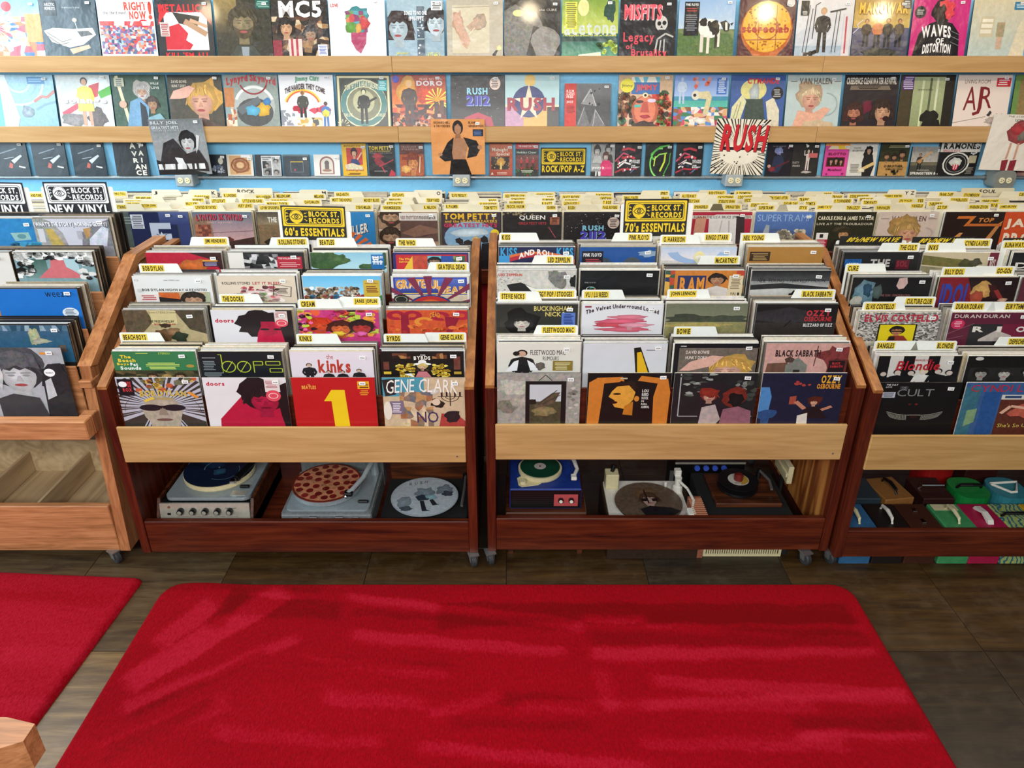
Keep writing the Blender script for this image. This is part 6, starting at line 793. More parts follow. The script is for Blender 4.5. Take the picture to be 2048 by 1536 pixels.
def caster(parent, x, y, rz=0.3):
    c = obj('caster', MB().box(-0.022, 0.022, -0.022, 0.022, 0.058, 0.064).add([(-0.016, -0.015, 0.058), (-0.016, 0.02, 0.058), (-0.016, 0.006, 0.026), (-0.016, -0.016, 0.026), (-0.013, -0.015, 0.058), (-0.013, 0.02, 0.058), (-0.013, 0.006, 0.026), (-0.013, -0.016, 0.026)], [(0, 1, 2, 3), (7, 6, 5, 4), (0, 4, 5, 1), (1, 5, 6, 2), (2, 6, 7, 3), (3, 7, 4, 0)]).add([(0.013, -0.015, 0.058), (0.013, 0.02, 0.058), (0.013, 0.006, 0.026), (0.013, -0.016, 0.026), (0.016, -0.015, 0.058), (0.016, 0.02, 0.058), (0.016, 0.006, 0.026), (0.016, -0.016, 0.026)], [(0, 1, 2, 3), (7, 6, 5, 4), (0, 4, 5, 1), (1, 5, 6, 2), (2, 6, 7, 3), (3, 7, 4, 0)]), 'steel', parent, (x, y, 0), (0, 0, rz))
    n = 20; q = MB(); prof = [(0.008, -0.012), (0.026, -0.012), (0.031, -0.007), (0.031, 0.007), (0.026, 0.012), (0.008, 0.012)]
    V = [(xx, -0.006 + r * math.cos(2 * math.pi * i / n), 0.0312 + r * math.sin(2 * math.pi * i / n)) for r, xx in prof for i in range(n)]
    Fs = [(k * n + i, k * n + (i + 1) % n, (k + 1) * n + (i + 1) % n, (k + 1) * n + i) for k in range(5) for i in range(n)] + [tuple(range(n)), tuple(range(5 * n, 6 * n))]
    obj('wheel', q.add(V, Fs), 'rubber', c)

def pine_rack(key, label, lipz, railz, mat_lip):
    r = RACK[key]; dy = r['dy']; x0, x1 = r['xl'][1], r['xr'][0]
    yf = 2.50 + dy
    t = thing('record_rack', label, 'rack', ((x0 + x1) / 2, yf, 0))
    ox, oy = (x0 + x1) / 2, yf
    zc = 0.854; Zt = r['Z'][4] - 0.03
    prof = [(0, 0.065), (0, zc), (0.72, Zt), (0.86, Zt), (0.86, 0.065)]
    for a, b in (r['xl'], r['xr']):
        # side panel: stained upright sheet, and a separate cap strip along its slope, worn and coloured lighter as lit
        q = MB().prism([(0, 0.065), (0, zc - 0.012), (0.72, Zt - 0.013), (0.86, Zt - 0.013), (0.86, 0.065)], a - ox, b - ox)
        fixn(obj('side_panel', q, 'redz', t))
        q = MB().prism([(0.0, zc - 0.0115), (0.0, zc + 0.001), (0.72, Zt), (0.86, Zt), (0.86, Zt - 0.0125), (0.72, Zt - 0.0125)], a - ox, b - ox)
        fixn(obj('cap_strip', q, 'redy', t))
        inner = b if a < ox else a
        s = 0.0015 if a < ox else -0.0015
        xs = sorted((inner + s - ox, inner - ox))
        if key == 'SEV' and a > ox: fixn(obj('plywood_lining', MB().prism([(0.035, 0.225), (0.035, 0.50), (0.4, 0.62), (0.82, 0.62), (0.82, 0.1), (0.035, 0.1)], xs[0], xs[1]), 'ply', t))
    fixn(obj('lip_board', MB().bev(r['lip'][0] - ox, r['lip'][1] - ox, -0.012, 0.0, lipz[0], lipz[1], 0.0025), mat_lip, t))
    obj('screw', MB().lathe(0, 0, [(0.004, 0), (0.0035, 0.002)], 10), 'steel', t, (r['lip'][1] - ox - 0.035, -0.0125, lipz[0] + 0.03), (math.pi / 2, 0, 0))
    fixn(obj('bottom_rail', MB().bev(x0 - ox + 0.0005, x1 - ox - 0.0005, 0.002, 0.03, railz[0], railz[1], 0.003), 'redx', t))
    obj('back_panel', MB().box(x0 - ox, x1 - ox, 0.835, 0.85, 0.62, Zt - 0.05), 'redx', t)
    if key == 'SIX': obj('bottom_shelf', MB().box(x0 - ox + 0.001, x1 - ox - 0.001, 0.031, 0.8, 0.118, 0.135), 'redx', t)
    for i in range(5):
        ya = r['Y'][i] - yf; yb = (r['Y'][i + 1] - yf - 0.035) if i < 4 else 0.835
        obj('bin_floor', MB().box(x0 - ox, x1 - ox, ya - 0.0235, yb, r['F'][i] - 0.014, r['F'][i] - 0.002), 'redx', t)
        if i: fixn(obj('step_board', MB().bev(x0 - ox, x1 - ox, ya - 0.0345, ya - 0.0245, r['F'][i - 1] - 0.014, r['F'][i] + 0.145, 0.002), 'redx', t))
    for x in (r['xl'][0] + (0.008 if key != 'SIX' else .03), r['xr'][1] - (0.09 if key == 'SEV' else 0.022)):
        for y in ((0.16 if (key == 'SIX' and x < ox) else 0.05 if key == 'EIG' else 0.0), 0.8): caster(t, x - ox, y)
    return t
pine_rack('SIX', 'red-brown wooden record rack under the sixties sign, with turntables below', (0.524, 0.685), (0.065, 0.225), 'maple')
pine_rack('SEV', 'red-brown wooden record rack under the seventies sign, between two similar racks', (0.53, 0.69), (0.068, 0.232), 'maple')
pine_rack('EIG', 'red-brown wooden record rack at the frame edge with carrying cases below', (0.508, 0.665), (0.065, 0.20), 'maplestain')

# oak rack
def oak_rack():
    r = RACK['OAK']; X1 = -1.675; X2 = -1.633; XL = -3.2; yf = 2.52; xo = -2.4
    t = thing('record_rack', 'orange oak record rack under the two new-vinyl signs, open tray below', 'rack', (xo, yf, 0))
    y0, z0, y1, z1 = 2.594 - yf, 0.897, 3.12 - yf, 1.187
    for a, b in ((X1, X2), (XL, XL + 0.042)):
        fixn(obj('front_post', MB().prism([(0, 0.06), (0.074, z0 - .0), (0.130, z0 + .031), (0.12, 0.06)], a - xo, b - xo), 'oakz', t))
        fixn(obj('sloped_rail', MB().prism([(y0 - 0.004, z0 + 0.001), (y1, z1), (y1 + 0.30, z1), (y1 + 0.30, z1 - 0.035), (y1 + 0.02, z1 - 0.035), (y0 + 0.045, z0 - 0.012)], a - xo - 0.006, b - xo + 0.006), 'oaky', t))
        fixn(obj('post_band', MB().bev(a - xo - 0.004, b - xo + 0.004, 0.045, 0.118, 0.815, 0.845, 0.003), 'oakx', t))
        fixn(obj('side_sheet', MB().prism([(0.11, 0.06), (0.13, z0 + .01), (y1 + 0.02, z1 - 0.034), (y1 + 0.27, z1 - 0.034), (y1 + 0.27, 0.06)], a - xo + 0.014, b - xo - 0.014), 'oakz', t))
        fixn(obj('back_post', MB().bev(a - xo, b - xo, y1 + 0.24, y1 + 0.29, 0.06, z1 - 0.035, 0.003), 'oakz', t))
        fixn(obj('base_strip', MB().bev(a - xo, b - xo, 0.1, y1 + 0.25, 0.06, 0.16, 0.003), 'oaky', t))
    fixn(obj('lip_ledge', MB().bev(XL - xo, -1.617 - xo, -0.08, -0.03, 0.655, 0.735, 0.004), 'oakx', t))
    fixn(obj('lip_end_block', MB().bev(-1.6665 - xo, -1.6165 - xo, -0.029, 0.02, 0.655, 0.735, 0.003), 'oakz', t))
    obj('lip_floor', MB().box(XL + .05 - xo, X1 - xo - 0.001, -0.029, 0.06, 0.652, 0.664), 'oakx', t)
    fixn(obj('bottom_rail', MB().bev(XL + .045 - xo, X1 - xo - 0.001, 0.0, 0.03, 0.06, 0.29, 0.003), 'oakx', t))
    obj('tray_floor', MB().box(XL + .045 - xo, X1 - xo - 0.001, 0.031, 0.45, 0.16, 0.172), 'birch', t)
    fixn(obj('tray_back', MB().bev(XL + .045 - xo, X1 - xo - 0.001, 0.45, 0.464, 0.16, 0.34, 0.002), 'birch', t))
    for x in (-1.988, -2.27, -2.55, -2.83):
        fixn(obj('tray_divider', MB().bev(x - xo - 0.006, x - xo + 0.006, 0.031, 0.449, 0.173, 0.283, 0.002), 'birch', t))
    obj('back_panel', MB().box(XL + .045 - xo, X1 - xo - 0.016, y1 + 0.225, y1 + 0.238, 0.4, z1 - 0.04), 'oakx', t)
    for i in range(5):
        ya = r['Y'][i] - yf; yb = (r['Y'][i + 1] - yf - 0.037) if i < 4 else y1 + 0.22
        if i: obj('bin_floor', MB().box(XL + .045 - xo, X1 - xo - 0.016, ya - 0.0235, yb, r['F'][i] - 0.014, r['F'][i] - 0.002), 'oakx', t)
        if i: fixn(obj('step_board', MB().bev(XL + .045 - xo, X1 - xo - 0.008, ya - 0.036, ya - 0.0245, max(0.67, r['F'][i - 1] - 0.014), r['F'][i] + 0.165, 0.002), 'oakx', t))
    for x in (X1 - 0.03, XL + 0.1):
        for y in (0.0, 0.75): caster(t, x - xo, y, 1.0)
RACK['OAK']['F'][0] = 0.666
RACK['OAK']['Z'][0] = 0.666 + 0.3215
oak_rack()

# ---------------------------------------------------------------- records in the racks
SLOT = 0.0066
EDGES = ['d8d2c2', 'b8b0a0', 'e8e4dc', '9a948a', '3a3835', '242424', 'c8b89a', 'd0ccc8', 'e0dcd4', '6a645c']
OAKE = ['8a7c6a', '3a332c', '6a5a48', '241f1c', 'a89880', '1c1a1a', 'c8c0b0', '544638']
fill_me = {}
def filler_mesh(w_, e):
    if (w_, e) not in fill_me:
        q = MB(); c = (*hx(e), 0.3); q.box(-w_ / 2, w_ / 2, 0, 0.0042, 0, w_, c)
        # folded top edge of the clear outer bag
        q.box(-w_ / 2, w_ / 2, 0.0005, 0.0037, w_, w_ + 0.0012, (*hx('d8d8d6'), 0.1)); fill_me[w_, e] = q.mesh('record_sleeve', M['print'])
    return fill_me[w_, e]
frnd = random.Random(21)
STUFF = MB()
def stuff_box(x, y, z, w_, e, lean):
    c, s = math.cos(lean), math.sin(lean); V = []
    for zz in (0, w_):
        for yy in (0, 0.0042):
            for xx in (-w_ / 2, w_ / 2): V.append((x + xx, y + yy * c + zz * s, z + zz * c - yy * s))
    STUFF.add(V, [(0, 2, 3, 1), (4, 5, 7, 6), (0, 1, 5, 4), (1, 3, 7, 5), (3, 2, 6, 7), (2, 0, 4, 6)], (*hx(e), 0.3))
def short_of(s):
    w_ = s.split(); return ' '.join(w_[:9])
STACK = {}                                   # rack, row -> list of (x, short)
INDIV = 3
for key, lst in COVERS.items():
    r = RACK[key]; pal = OAKE if key == 'OAK' else EDGES
    for row, uL, short, art in lst:
        y = r['Y'][row]; zt = r['Z'][row]; p = at(uL, r['v'][row], y)
        w_ = r['w']; x = p.x + w_ / 2; yb = y - w_ * math.sin(R3)
        suf = {'SIX': ' in the sixties rack', 'SEV': ' in the seventies rack', 'EIG': ' in the eighties rack', 'OAK': ' in the oak rack'}[key]
        zz = r['F'][row]
        record(short, suf, x, yb, zz, w_, w_, R3, art, 'front record sleeves in the %s rack' % r['name'], 'print', frnd.choice(pal), 0.0045, ky=(.62, .58, .5, .55, .45)[row] if (key, row) != ('OAK', 0) else .68)
        STACK.setdefault((key, row), []).append((x, short))
        depth = 0.10 if row else 0.0
        if row == 4 : depth = 0.125
        n = int(depth / SLOT)
        for k in range(1, n):
            e = frnd.choice(pal); ww = w_ if frnd.random() < .6 else 0.314
            xx = x + frnd.uniform(-.007, .007); zf = zz + (frnd.uniform(0, .004))
            if k <= INDIV:
                o = obj('record_sleeve', filler_mesh(ww, e), None, None, (xx, yb + k * SLOT, zf), (-R3, 0, 0))
                tag(o, '%s sleeve in line behind the %s' % (ORD[k - 1], short_of(short)), 'record', 'sleeves packed behind the front ones in the %s rack' % r['name'])
            elif (k % 5) or True:
                if frnd.random() < .86: stuff_box(xx, yb + k * SLOT, zf, ww, e, R3)

# divider cards
cardc = {}
def card_mesh(w_, h_, tab, side, tint):
    key = (round(w_, 3), round(h_, 3), tab, side, tint)
    if key in cardc: return cardc[key]
    r_ = 0.008
    if side == 'F': x0, x1 = -w_ / 2, w_ / 2
    elif side == 'L': x0, x1 = -w_ / 2, -w_ / 2 + w_ * .52
    else: x0, x1 = w_ / 2 - w_ * .52, w_ / 2
    arc_ = lambda cx, cy, a0: [(cx + r_ * math.cos(a0 - k * math.pi / 8), cy + r_ * math.sin(a0 - k * math.pi / 8)) for k in range(5)]
    o = [(-w_ / 2, 0)]
    if side != 'L' and side != 'F': o += [(-w_ / 2, h_), (x0 - 0.012, h_)]
    o += [(x0, h_ + tab - r_)] + arc_(x0 + r_, h_ + tab - r_, math.pi) + arc_(x1 - r_, h_ + tab - r_, math.pi / 2)
    if side != 'R' and side != 'F': o += [(x1 + 0.012, h_), (w_ / 2, h_)]
    o += [(w_ / 2, 0)]
    n = len(o); q = MB()
    c = (*hx(tint), 0.04)
    q.add([(a, 0, b_) for a, b_ in o] + [(a, 0.0009, b_) for a, b_ in o], [tuple(range(n))[::-1], tuple(range(n, 2 * n))] + [(i, (i + 1) % n, n + (i + 1) % n, n + i) for i in range(n)], c)
    me = q.mesh('divider_card', M['paper']); cardc[key] = me
    return me
def label_mesh(txt, w_, h_, big=False):
    a = Art(w_, h_, 1)
    if not big:
        a.mb.box(-w_ / 2, w_ / 2, 0, 0.0003, 0, h_, (*hx('e6c83a'), 0.05))
        a.t(txt, .05, .12, .95, .9, '14110c', 'x')
    else: a.t(txt, .0, .1, 1, .9, '241f1a', 'b')
    return a.mb.mesh('tab_label', M['paper'])
def divider(txt, x, y, zlab, side, zbot, w_, lab_h, lab_w, tab, label, group, tint, lean=R3):
    big = txt[0] == '*'; tx = txt.strip('*')
    if side == 'F': xc = x
    else: xc = x + lab_w / 2 - w_ / 2 + 0.01 if side == 'R' else x - lab_w / 2 + w_ / 2 - 0.01
    ztop = zlab + lab_h / 2 + 0.006
    h_ = ztop - tab - zbot
    ck = math.ceil(h_ * 250) / 250
    zb = ztop - tab - ck
    c, s = math.cos(lean), math.sin(lean)
    o = obj('divider_card', card_mesh(w_, ck, tab, side, tint), None, None, (xc, y - (ck + tab) * s, ztop - (ck + tab) * c), (-lean, 0, 0))
    tag(o, label, 'divider', group)
    lm = obj('tab_label', label_mesh(tx, lab_w, lab_h, big), 'paper', o, (x - xc, -0.0008, ck + tab - lab_h - 0.006), (0, frnd.uniform(-.012, .012), 0))
    if not big: lm['label'] = 'yellow tab label'
    return o
def textw(txt, h_, k=0.42): return max(0.035, layout(txt, 'x')[2] * h_ * k + 0.012)
cnt = {}
for key, row, txt, u, v, side in TABS:
    r = RACK[key]; z = r['Z'][row] + 0.019
    p = atz(u, v, z); Y0 = r['Y'][row]
    k = max(1, round((p.y - Y0) / SLOT)); kmax = 14 if row < 4 else 18
    k = min(k, kmax)
    y = Y0 + k * SLOT + 0.0051
    px = at(u, v, y).x
    near = min(STACK[(key, row)], key=lambda q: abs(q[0] - px - (0.0)))
    kk = (key, row, near[1]); cnt[kk] = cnt.get(kk, 0) + 1
    label = 'white divider card, %s tab, over the %s' % ('left' if side == 'L' else 'right', short_of(near[1]))
    divider(txt, px, y, z, side, r['F'][row] + 0.004, 0.312, 0.026, min(0.15, textw(txt, 0.026, .48)), 0.038, label, 'divider cards in the %s rack' % r['name'], 'e9ece6')

# ---------------------------------------------------------------- long rear bin below the wall
RYF = 3.95; RZ = at(1024, 424, RYF).z; RW = 0.318; RF = RZ - RW * math.cos(R3)
bin_ = thing('record_bin', 'long low record bin with red front, behind the racks', 'bin', (0, 3.93, 0))
fixn(obj('front_rail', MB().bev(-3.6, 3.6, -0.03, -0.008, RF - 0.07, RF + 0.012, 0.003), 'redx', bin_))
obj('front_panel', MB().box(-3.6, 3.6, -0.0075, 0.012, 0.0, RF - 0.018), 'redpaint', bin_)
obj('bin_floor', MB().box(-3.6, 3.6, -0.007, 0.62, RF - 0.016, RF - 0.002), 'redx', bin_)
obj('back_board', MB().box(-3.6, 3.6, 0.64, 0.655, RF - 0.016, RF + 0.2), 'redx', bin_)
obj('end_panel', MB().box(-3.62, -3.601, -0.03, 0.655, 0, RF + 0.2), 'redz', bin_)
obj('end_panel', MB().box(3.601, 3.62, -0.03, 0.655, 0, RF + 0.2), 'redz', bin_)
RST = []
for uL, short, art in REAR:
    p = at(uL, 424, RYF); x = p.x + RW / 2; yb = RYF - RW * math.sin(R3)
    record(short, ' in the rear bin', x, yb, RF, RW, RW, R3, art, 'front record sleeves in the rear bin', 'print', frnd.choice(EDGES), 0.0045, ky=.7)
    RST.append((x, short))
for x in [RST[0][0] - 0.33 * k for k in (1, 2, 3, 4)]: RST.append((x, None))
usedslots = {}
backs = []
for txt, u, v in BACK:
    big = txt[0] == '*'; z = RZ + (0.018 if not big else 0.022)
    p = atz(u, v, z); y = min(max(p.y, RYF + 0.016), 4.52)
    k = round((y - RYF) / 0.009); y = RYF + k * 0.009 + 0.0055
    px = at(u, v, y).x
    near = min(RST, key=lambda q: abs(q[0] - px))
    side = 'F' if txt in ('*ROCK', '*SOUL') else ('R' if px > near[0] else 'L')
    while (near[0], side, k) in usedslots or (near[0], 'F', k) in usedslots: k += 1; y = RYF + k * 0.009 + 0.0055
    usedslots[near[0], side, k] = 1
    backs.append((near, y, txt, px, z, side, big))
seen = {}
for near, y, txt, px, z, side, big in sorted(backs, key=lambda q: (q[0][0], q[1])):
    i = seen.get(near[0], 0); seen[near[0]] = i + 1
    if near[1]: label = '%s divider card behind the %s' % (ORD[min(i, 11)], short_of(near[1]))
    else: label = '%s divider card %s' % (ORD[min(i, 11)], ('beside the new-vinyl sign over the street photo', 'hidden low behind the whole new-vinyl sign', 'between the two new-vinyl signs', 'beyond the new-vinyl sign cut by the frame')[min(3, int(round((RST[0][0] - near[0]) / 0.33)) - 1)])
    lw = {'*ROCK': .1, '*SOUL': .1, '*Y Z': .055}.get(txt, 0.022) if big else min(0.125, textw(txt, 0.021, .50))
    divider(txt, px, y, z, side, RF + 0.004, 0.31, 0.024 if big else 0.0205, lw, 0.034, label, 'divider cards in the rear bin', frnd.choice(['dcd4b8', 'e0d9c2', 'd4caac']))
for x, short in RST:
    for k in range(1, 60):
        e = frnd.choice(EDGES + ['e8dcc0', 'd8c8a8'] * 3); xx = x + frnd.uniform(-.006, .006); y = RYF - RW * math.sin(R3) + k * 0.009
        if y > 4.5: break
        if k <= 2 and short:
            o = obj('record_sleeve', filler_mesh(0.314, e), None, None, (xx, y, RF), (-R3, 0, 0))
            tag(o, '%s sleeve in line behind the %s' % (ORD[k - 1], short_of(short)), 'record', 'sleeves packed behind the front ones in the rear bin')
        elif frnd.random() < .8: stuff_box(xx, y, RF + frnd.uniform(0, .002), 0.314, e, R3)
so = obj('packed_record_sleeves', STUFF, 'print'); so['kind'] = 'stuff'
so['label'] = 'hundreds of thin record sleeve edges packed in the racks and rear bin'; so['category'] = 'records'

# ---------------------------------------------------------------- signs
def sign_art(txt, fg, bgc, full=True, emblem=True):
    def f(a):
        a.bg(bgc)
        if not full: a.t(txt, .1, .1, .92, .5, fg, 'x', .15); return
        asp = a.dw / a.dh
        def rr(x0, y0, x1, y1, rx, c):
            ry = rx * asp; P = []
            for cx, cy, a0 in ((x1 - rx, y1 - ry, 0), (x0 + rx, y1 - ry, 1), (x0 + rx, y0 + ry, 2), (x1 - rx, y0 + ry, 3)):
                for k in range(5):
                    tt = (a0 + k / 4) * math.pi / 2; P.append((cx + rx * math.cos(tt), cy + ry * math.sin(tt)))
            a.p(P[::-1], c)
        rr(.02, .04, .98, .6, .02, fg); rr(.05, .085, .95, .555, .04, bgc); rr(.058, .1, .942, .54, .035, fg); rr(.072, .125, .928, .515, .03, bgc)
        ex, ey = .235, .31
        a.e(ex, ey, .105, .2, fg, 0, 24); a.p([(ex - .05, ey + .14), (ex + .05, ey + .14), (ex, ey + .235)], fg)
        a.arc(ex, ey - .02, .085, .092, 20, 160, bgc, 0, 12, 1.9)
        a.p([(ex - .09, ey + .02), (ex - .05, ey - .06), (ex, ey - .09), (ex + .05, ey - .06), (ex + .09, ey + .02), (ex + .05, ey + .08), (ex, ey + .1), (ex - .05, ey + .08)], bgc)
        a.p([(ex - .078, ey + .02), (ex - .04, ey - .045), (ex, ey - .065), (ex + .04, ey - .045), (ex + .078, ey + .02), (ex + .04, ey + .065), (ex, ey + .08), (ex - .04, ey + .065)], fg)
        a.e(ex, ey + .005, .034, .066, bgc); a.e(ex, ey + .005, .02, .04, fg); a.e(ex, ey + .005, .011, .022, bgc)
        for sx in (-1, 1):
            for dy in (-.09, 0, .1):
                x0 = ex + sx * (.115 + (0 if dy else .0)); yy = ey + dy * .8
                a.p([(x0, yy), (x0 + sx * .03, yy - .035 + dy * .2), (x0 + sx * .028, yy - .005 + dy * .2), (x0 + sx * .06, yy - .012 + dy * .5), (x0 + sx * .03, yy + .03 + dy * .3), (x0 + sx * .032, yy + .005 + dy * .2)][::sx], fg)
        a.t('BLOCK ST.', .43, .15, .9, .3, fg, 'x'); a.t('RECORDS', .43, .345, .9, .49, fg, 'x')
        a.t(txt, .03, .635, .97, .87, fg, 'x')
    return f
def shop_sign(u0, v0, u1, Y, hgt, txt, fg, bgc, label, card=True, roll=0.0, full=True, lean=R3, wdt=None, name='shop_sign'):
    p = at(u0, v0, Y); q = at(u1, v0, Y); wdt = wdt or (q.x - p.x)
    zb = p.z - hgt * math.cos(lean)
    a = Art(wdt, hgt, 3); a.mb.box(-wdt / 2, wdt / 2, 0, 0.002, 0, hgt, (*hx(bgc), 0)); sign_art(txt, fg, bgc, full)(a)
    o = obj(name, a.mb, 'paper', None, (p.x + wdt / 2, Y - hgt * math.sin(lean), zb), (-lean, roll, 0))
    tag(o, label, 'sign', 'signs standing among the records')
    if card:
        down = 0.30 - hgt + 0.03
        cm = obj('backing_card', card_mesh(wdt + 0.035, 0.27 - 0.02, 0.02, 'F', 'eceae4'), None, o, (0.004, 0.0026, hgt - 0.27 - 0.02))
        cm['label'] = 'white backing card'
    return o
YEL = 'e8c51e'; BLK = '15130f'
shop_sign(559, 412, 688, 3.168, 0.146, "60's ESSENTIALS", YEL, BLK, 'black and yellow sign lettered for sixties essentials', roll=.02)
shop_sign(1250, 398, 1378, 3.168, 0.158, "70's ESSENTIALS", YEL, BLK, 'black and yellow sign lettered for seventies essentials', roll=-.005)
shop_sign(84, 364, 212, 3.245, 0.150, 'NEW VINYL', 'f0f0ee', '14161c', 'black and white new-vinyl sign standing over the street photo sleeve', roll=.0)
shop_sign(-90, 364, 42, 3.245, 0.150, 'NEW VINYL', 'f0f0ee', '14161c', 'black and white new-vinyl sign cut off by the frame edge', roll=.02)
shop_sign(1681, 472, 1806, 3.166, 0.05, "80's/NEW WAVE", YEL, BLK, 'black sign strip lettered for new wave over the gothic-lettered sleeve', roll=-.0, full=False)
shop_sign(1826, 474, 1952, 3.166, 0.05, "80's/NEW WAVE", YEL, BLK, 'black new-wave sign strip half hidden over the railing sleeve', full=False)
shop_sign(2008, 476, 2134, 3.166, 0.05, "80's/NEW WAVE", YEL, BLK, 'black new-wave sign strip cut off by the frame edge', full=False)
pz = CZ + 0.012
p0, p1 = at(1081, 350, 4.63), at(1171, 350, 4.63)
a = Art(p1.x - p0.x, 0.162, 3); a.mb.box(-a.dw / 2, a.dw / 2, 0, 0.003, 0, a.dh, (*hx(BLK), 0)); sign_art('ROCK/POP A-Z', YEL, BLK)(a)
o = obj('shop_sign', a.mb, 'paper', None, ((p0.x + p1.x) / 2, 4.63, pz), (-math.asin(0.015 / .162), 0, 0))
tag(o, 'black and yellow sign lettered for rock and pop, standing on the wall conduit', 'sign', 'signs standing among the records')
# ---------------------------------------------------------------- rugs
import numpy as np
def rug(name, label, origin, ang, W_, D_, rc, streaks, nx, ny, base=0.0, sag=None):
    """velvet slab with rounded corners; (0, 0) is its far corner, x along the far edge, y towards the viewer"""
    xs = np.linspace(0, W_, nx); ys = np.linspace(0, D_, ny)
    V = []; th = 0.022
    XX, YY = np.meshgrid(xs, ys); px = XX.copy(); py = YY.copy()
    # round the corners by pulling the outer rows in
    for cx, cy, sx, sy in ((rc, rc, -1, -1), (W_ - rc, rc, 1, -1), (rc, D_ - rc, -1, 1), (W_ - rc, D_ - rc, 1, 1)):
        m_ = ((px - cx) * sx > 0) & ((py - cy) * sy > 0)
        dx = (px - cx) / rc; dy = (py - cy) / rc
        mx_ = np.maximum(np.abs(dx), np.abs(dy)); r_ = np.hypot(dx, dy) + 1e-9
        px = np.where(m_, cx + dx * mx_ / r_ * rc, px); py = np.where(m_, cy + dy * mx_ / r_ * rc, py)
    ca, sa = math.cos(ang), math.sin(ang)
    wx = origin[0] + px * ca + py * sa; wy = origin[1] + px * sa - py * ca
    de = np.minimum(np.minimum(XX, W_ - XX), np.minimum(YY, D_ - YY))
    z = 0.004 + (th - 0.004) * np.clip(de / 0.018, 0, 1) ** 0.5
    rn = np.random.RandomState(4); z += 0.0006 * rn.randn(ny, nx) * (de > 0.02)
    if sag is not None:
        d_ = np.hypot((wx - sag[0]) / sag[2], (wy - sag[1]) / sag[3]); z += sag[4] * np.exp(-d_ ** 2)
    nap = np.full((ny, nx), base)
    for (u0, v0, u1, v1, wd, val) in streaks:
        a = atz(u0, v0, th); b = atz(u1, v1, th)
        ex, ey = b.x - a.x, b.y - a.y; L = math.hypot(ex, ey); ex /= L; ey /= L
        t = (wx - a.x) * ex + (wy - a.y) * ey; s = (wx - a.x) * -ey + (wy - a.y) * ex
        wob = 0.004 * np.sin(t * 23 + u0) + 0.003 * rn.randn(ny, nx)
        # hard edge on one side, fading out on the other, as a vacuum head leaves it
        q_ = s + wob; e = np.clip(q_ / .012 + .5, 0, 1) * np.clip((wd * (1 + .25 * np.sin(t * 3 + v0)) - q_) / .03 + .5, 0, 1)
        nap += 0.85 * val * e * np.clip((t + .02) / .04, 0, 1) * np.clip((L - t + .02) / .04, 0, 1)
    n = nx * ny
    verts = np.stack([wx, wy, z], -1).reshape(-1, 3).tolist()
    ring = [i for i in range(nx)] + [k * nx + nx - 1 for k in range(1, ny)] + [(ny - 1) * nx + i for i in range(nx - 2, -1, -1)] + [k * nx for k in range(ny - 2, 0, -1)]
    base_ = len(verts)
    verts += [(verts[i][0], verts[i][1], 0.001) for i in ring]
    Fs = [(k * nx + i, (k + 1) * nx + i, (k + 1) * nx + i + 1, k * nx + i + 1) for k in range(ny - 1) for i in range(nx - 1)]
    m_ = len(ring)
    Fs += [(ring[i], ring[(i + 1) % m_], base_ + (i + 1) % m_, base_ + i) for i in range(m_)]
    me = bpy.data.meshes.new(name); me.from_pydata(verts, [], Fs); me.materials.append(M['rug'])
    at_ = me.attributes.new('nap', 'FLOAT', 'POINT'); at_.data.foreach_set('value', np.concatenate([nap.ravel(), np.full(m_, base - .1)]).astype(np.float32))
    for p in me.polygons: p.use_smooth = True
    me.update()
    o = bpy.data.objects.new(name, me); COL.objects.link(o)
    return tag(o, label, 'rug')
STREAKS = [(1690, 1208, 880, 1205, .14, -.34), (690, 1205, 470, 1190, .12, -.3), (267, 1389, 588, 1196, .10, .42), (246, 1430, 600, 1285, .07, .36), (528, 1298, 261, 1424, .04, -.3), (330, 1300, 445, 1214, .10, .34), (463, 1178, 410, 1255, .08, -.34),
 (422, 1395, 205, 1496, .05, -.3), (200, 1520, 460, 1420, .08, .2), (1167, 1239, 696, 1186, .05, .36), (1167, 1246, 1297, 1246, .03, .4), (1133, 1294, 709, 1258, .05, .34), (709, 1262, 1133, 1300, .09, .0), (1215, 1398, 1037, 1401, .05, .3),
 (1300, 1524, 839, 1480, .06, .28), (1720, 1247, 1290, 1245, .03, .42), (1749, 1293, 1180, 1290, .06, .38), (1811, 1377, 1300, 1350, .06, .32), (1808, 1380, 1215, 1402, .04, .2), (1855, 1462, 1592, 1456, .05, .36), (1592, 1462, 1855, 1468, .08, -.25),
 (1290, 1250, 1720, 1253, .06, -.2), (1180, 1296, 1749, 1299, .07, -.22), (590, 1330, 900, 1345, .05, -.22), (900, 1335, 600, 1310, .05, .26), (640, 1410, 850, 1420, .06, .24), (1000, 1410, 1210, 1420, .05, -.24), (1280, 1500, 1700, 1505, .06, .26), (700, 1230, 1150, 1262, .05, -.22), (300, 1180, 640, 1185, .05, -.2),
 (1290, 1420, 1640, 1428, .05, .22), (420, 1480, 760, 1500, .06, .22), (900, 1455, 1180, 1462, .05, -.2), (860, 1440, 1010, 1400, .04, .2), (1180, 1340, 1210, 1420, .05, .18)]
a0 = atz(330, 1165, 0.02); a1 = atz(1700, 1166, 0.02)
rug('area_rug', 'large red velvet rug with vacuum streaks in front of the racks', (a0.x, a0.y), 0.0, a1.x - a0.x, 1.95, 0.09, STREAKS, 320, 230, -0.14, (a0.x + .16, a0.y - .02, .12, .03, .012))
c0 = atz(287, 1152, 0.02)
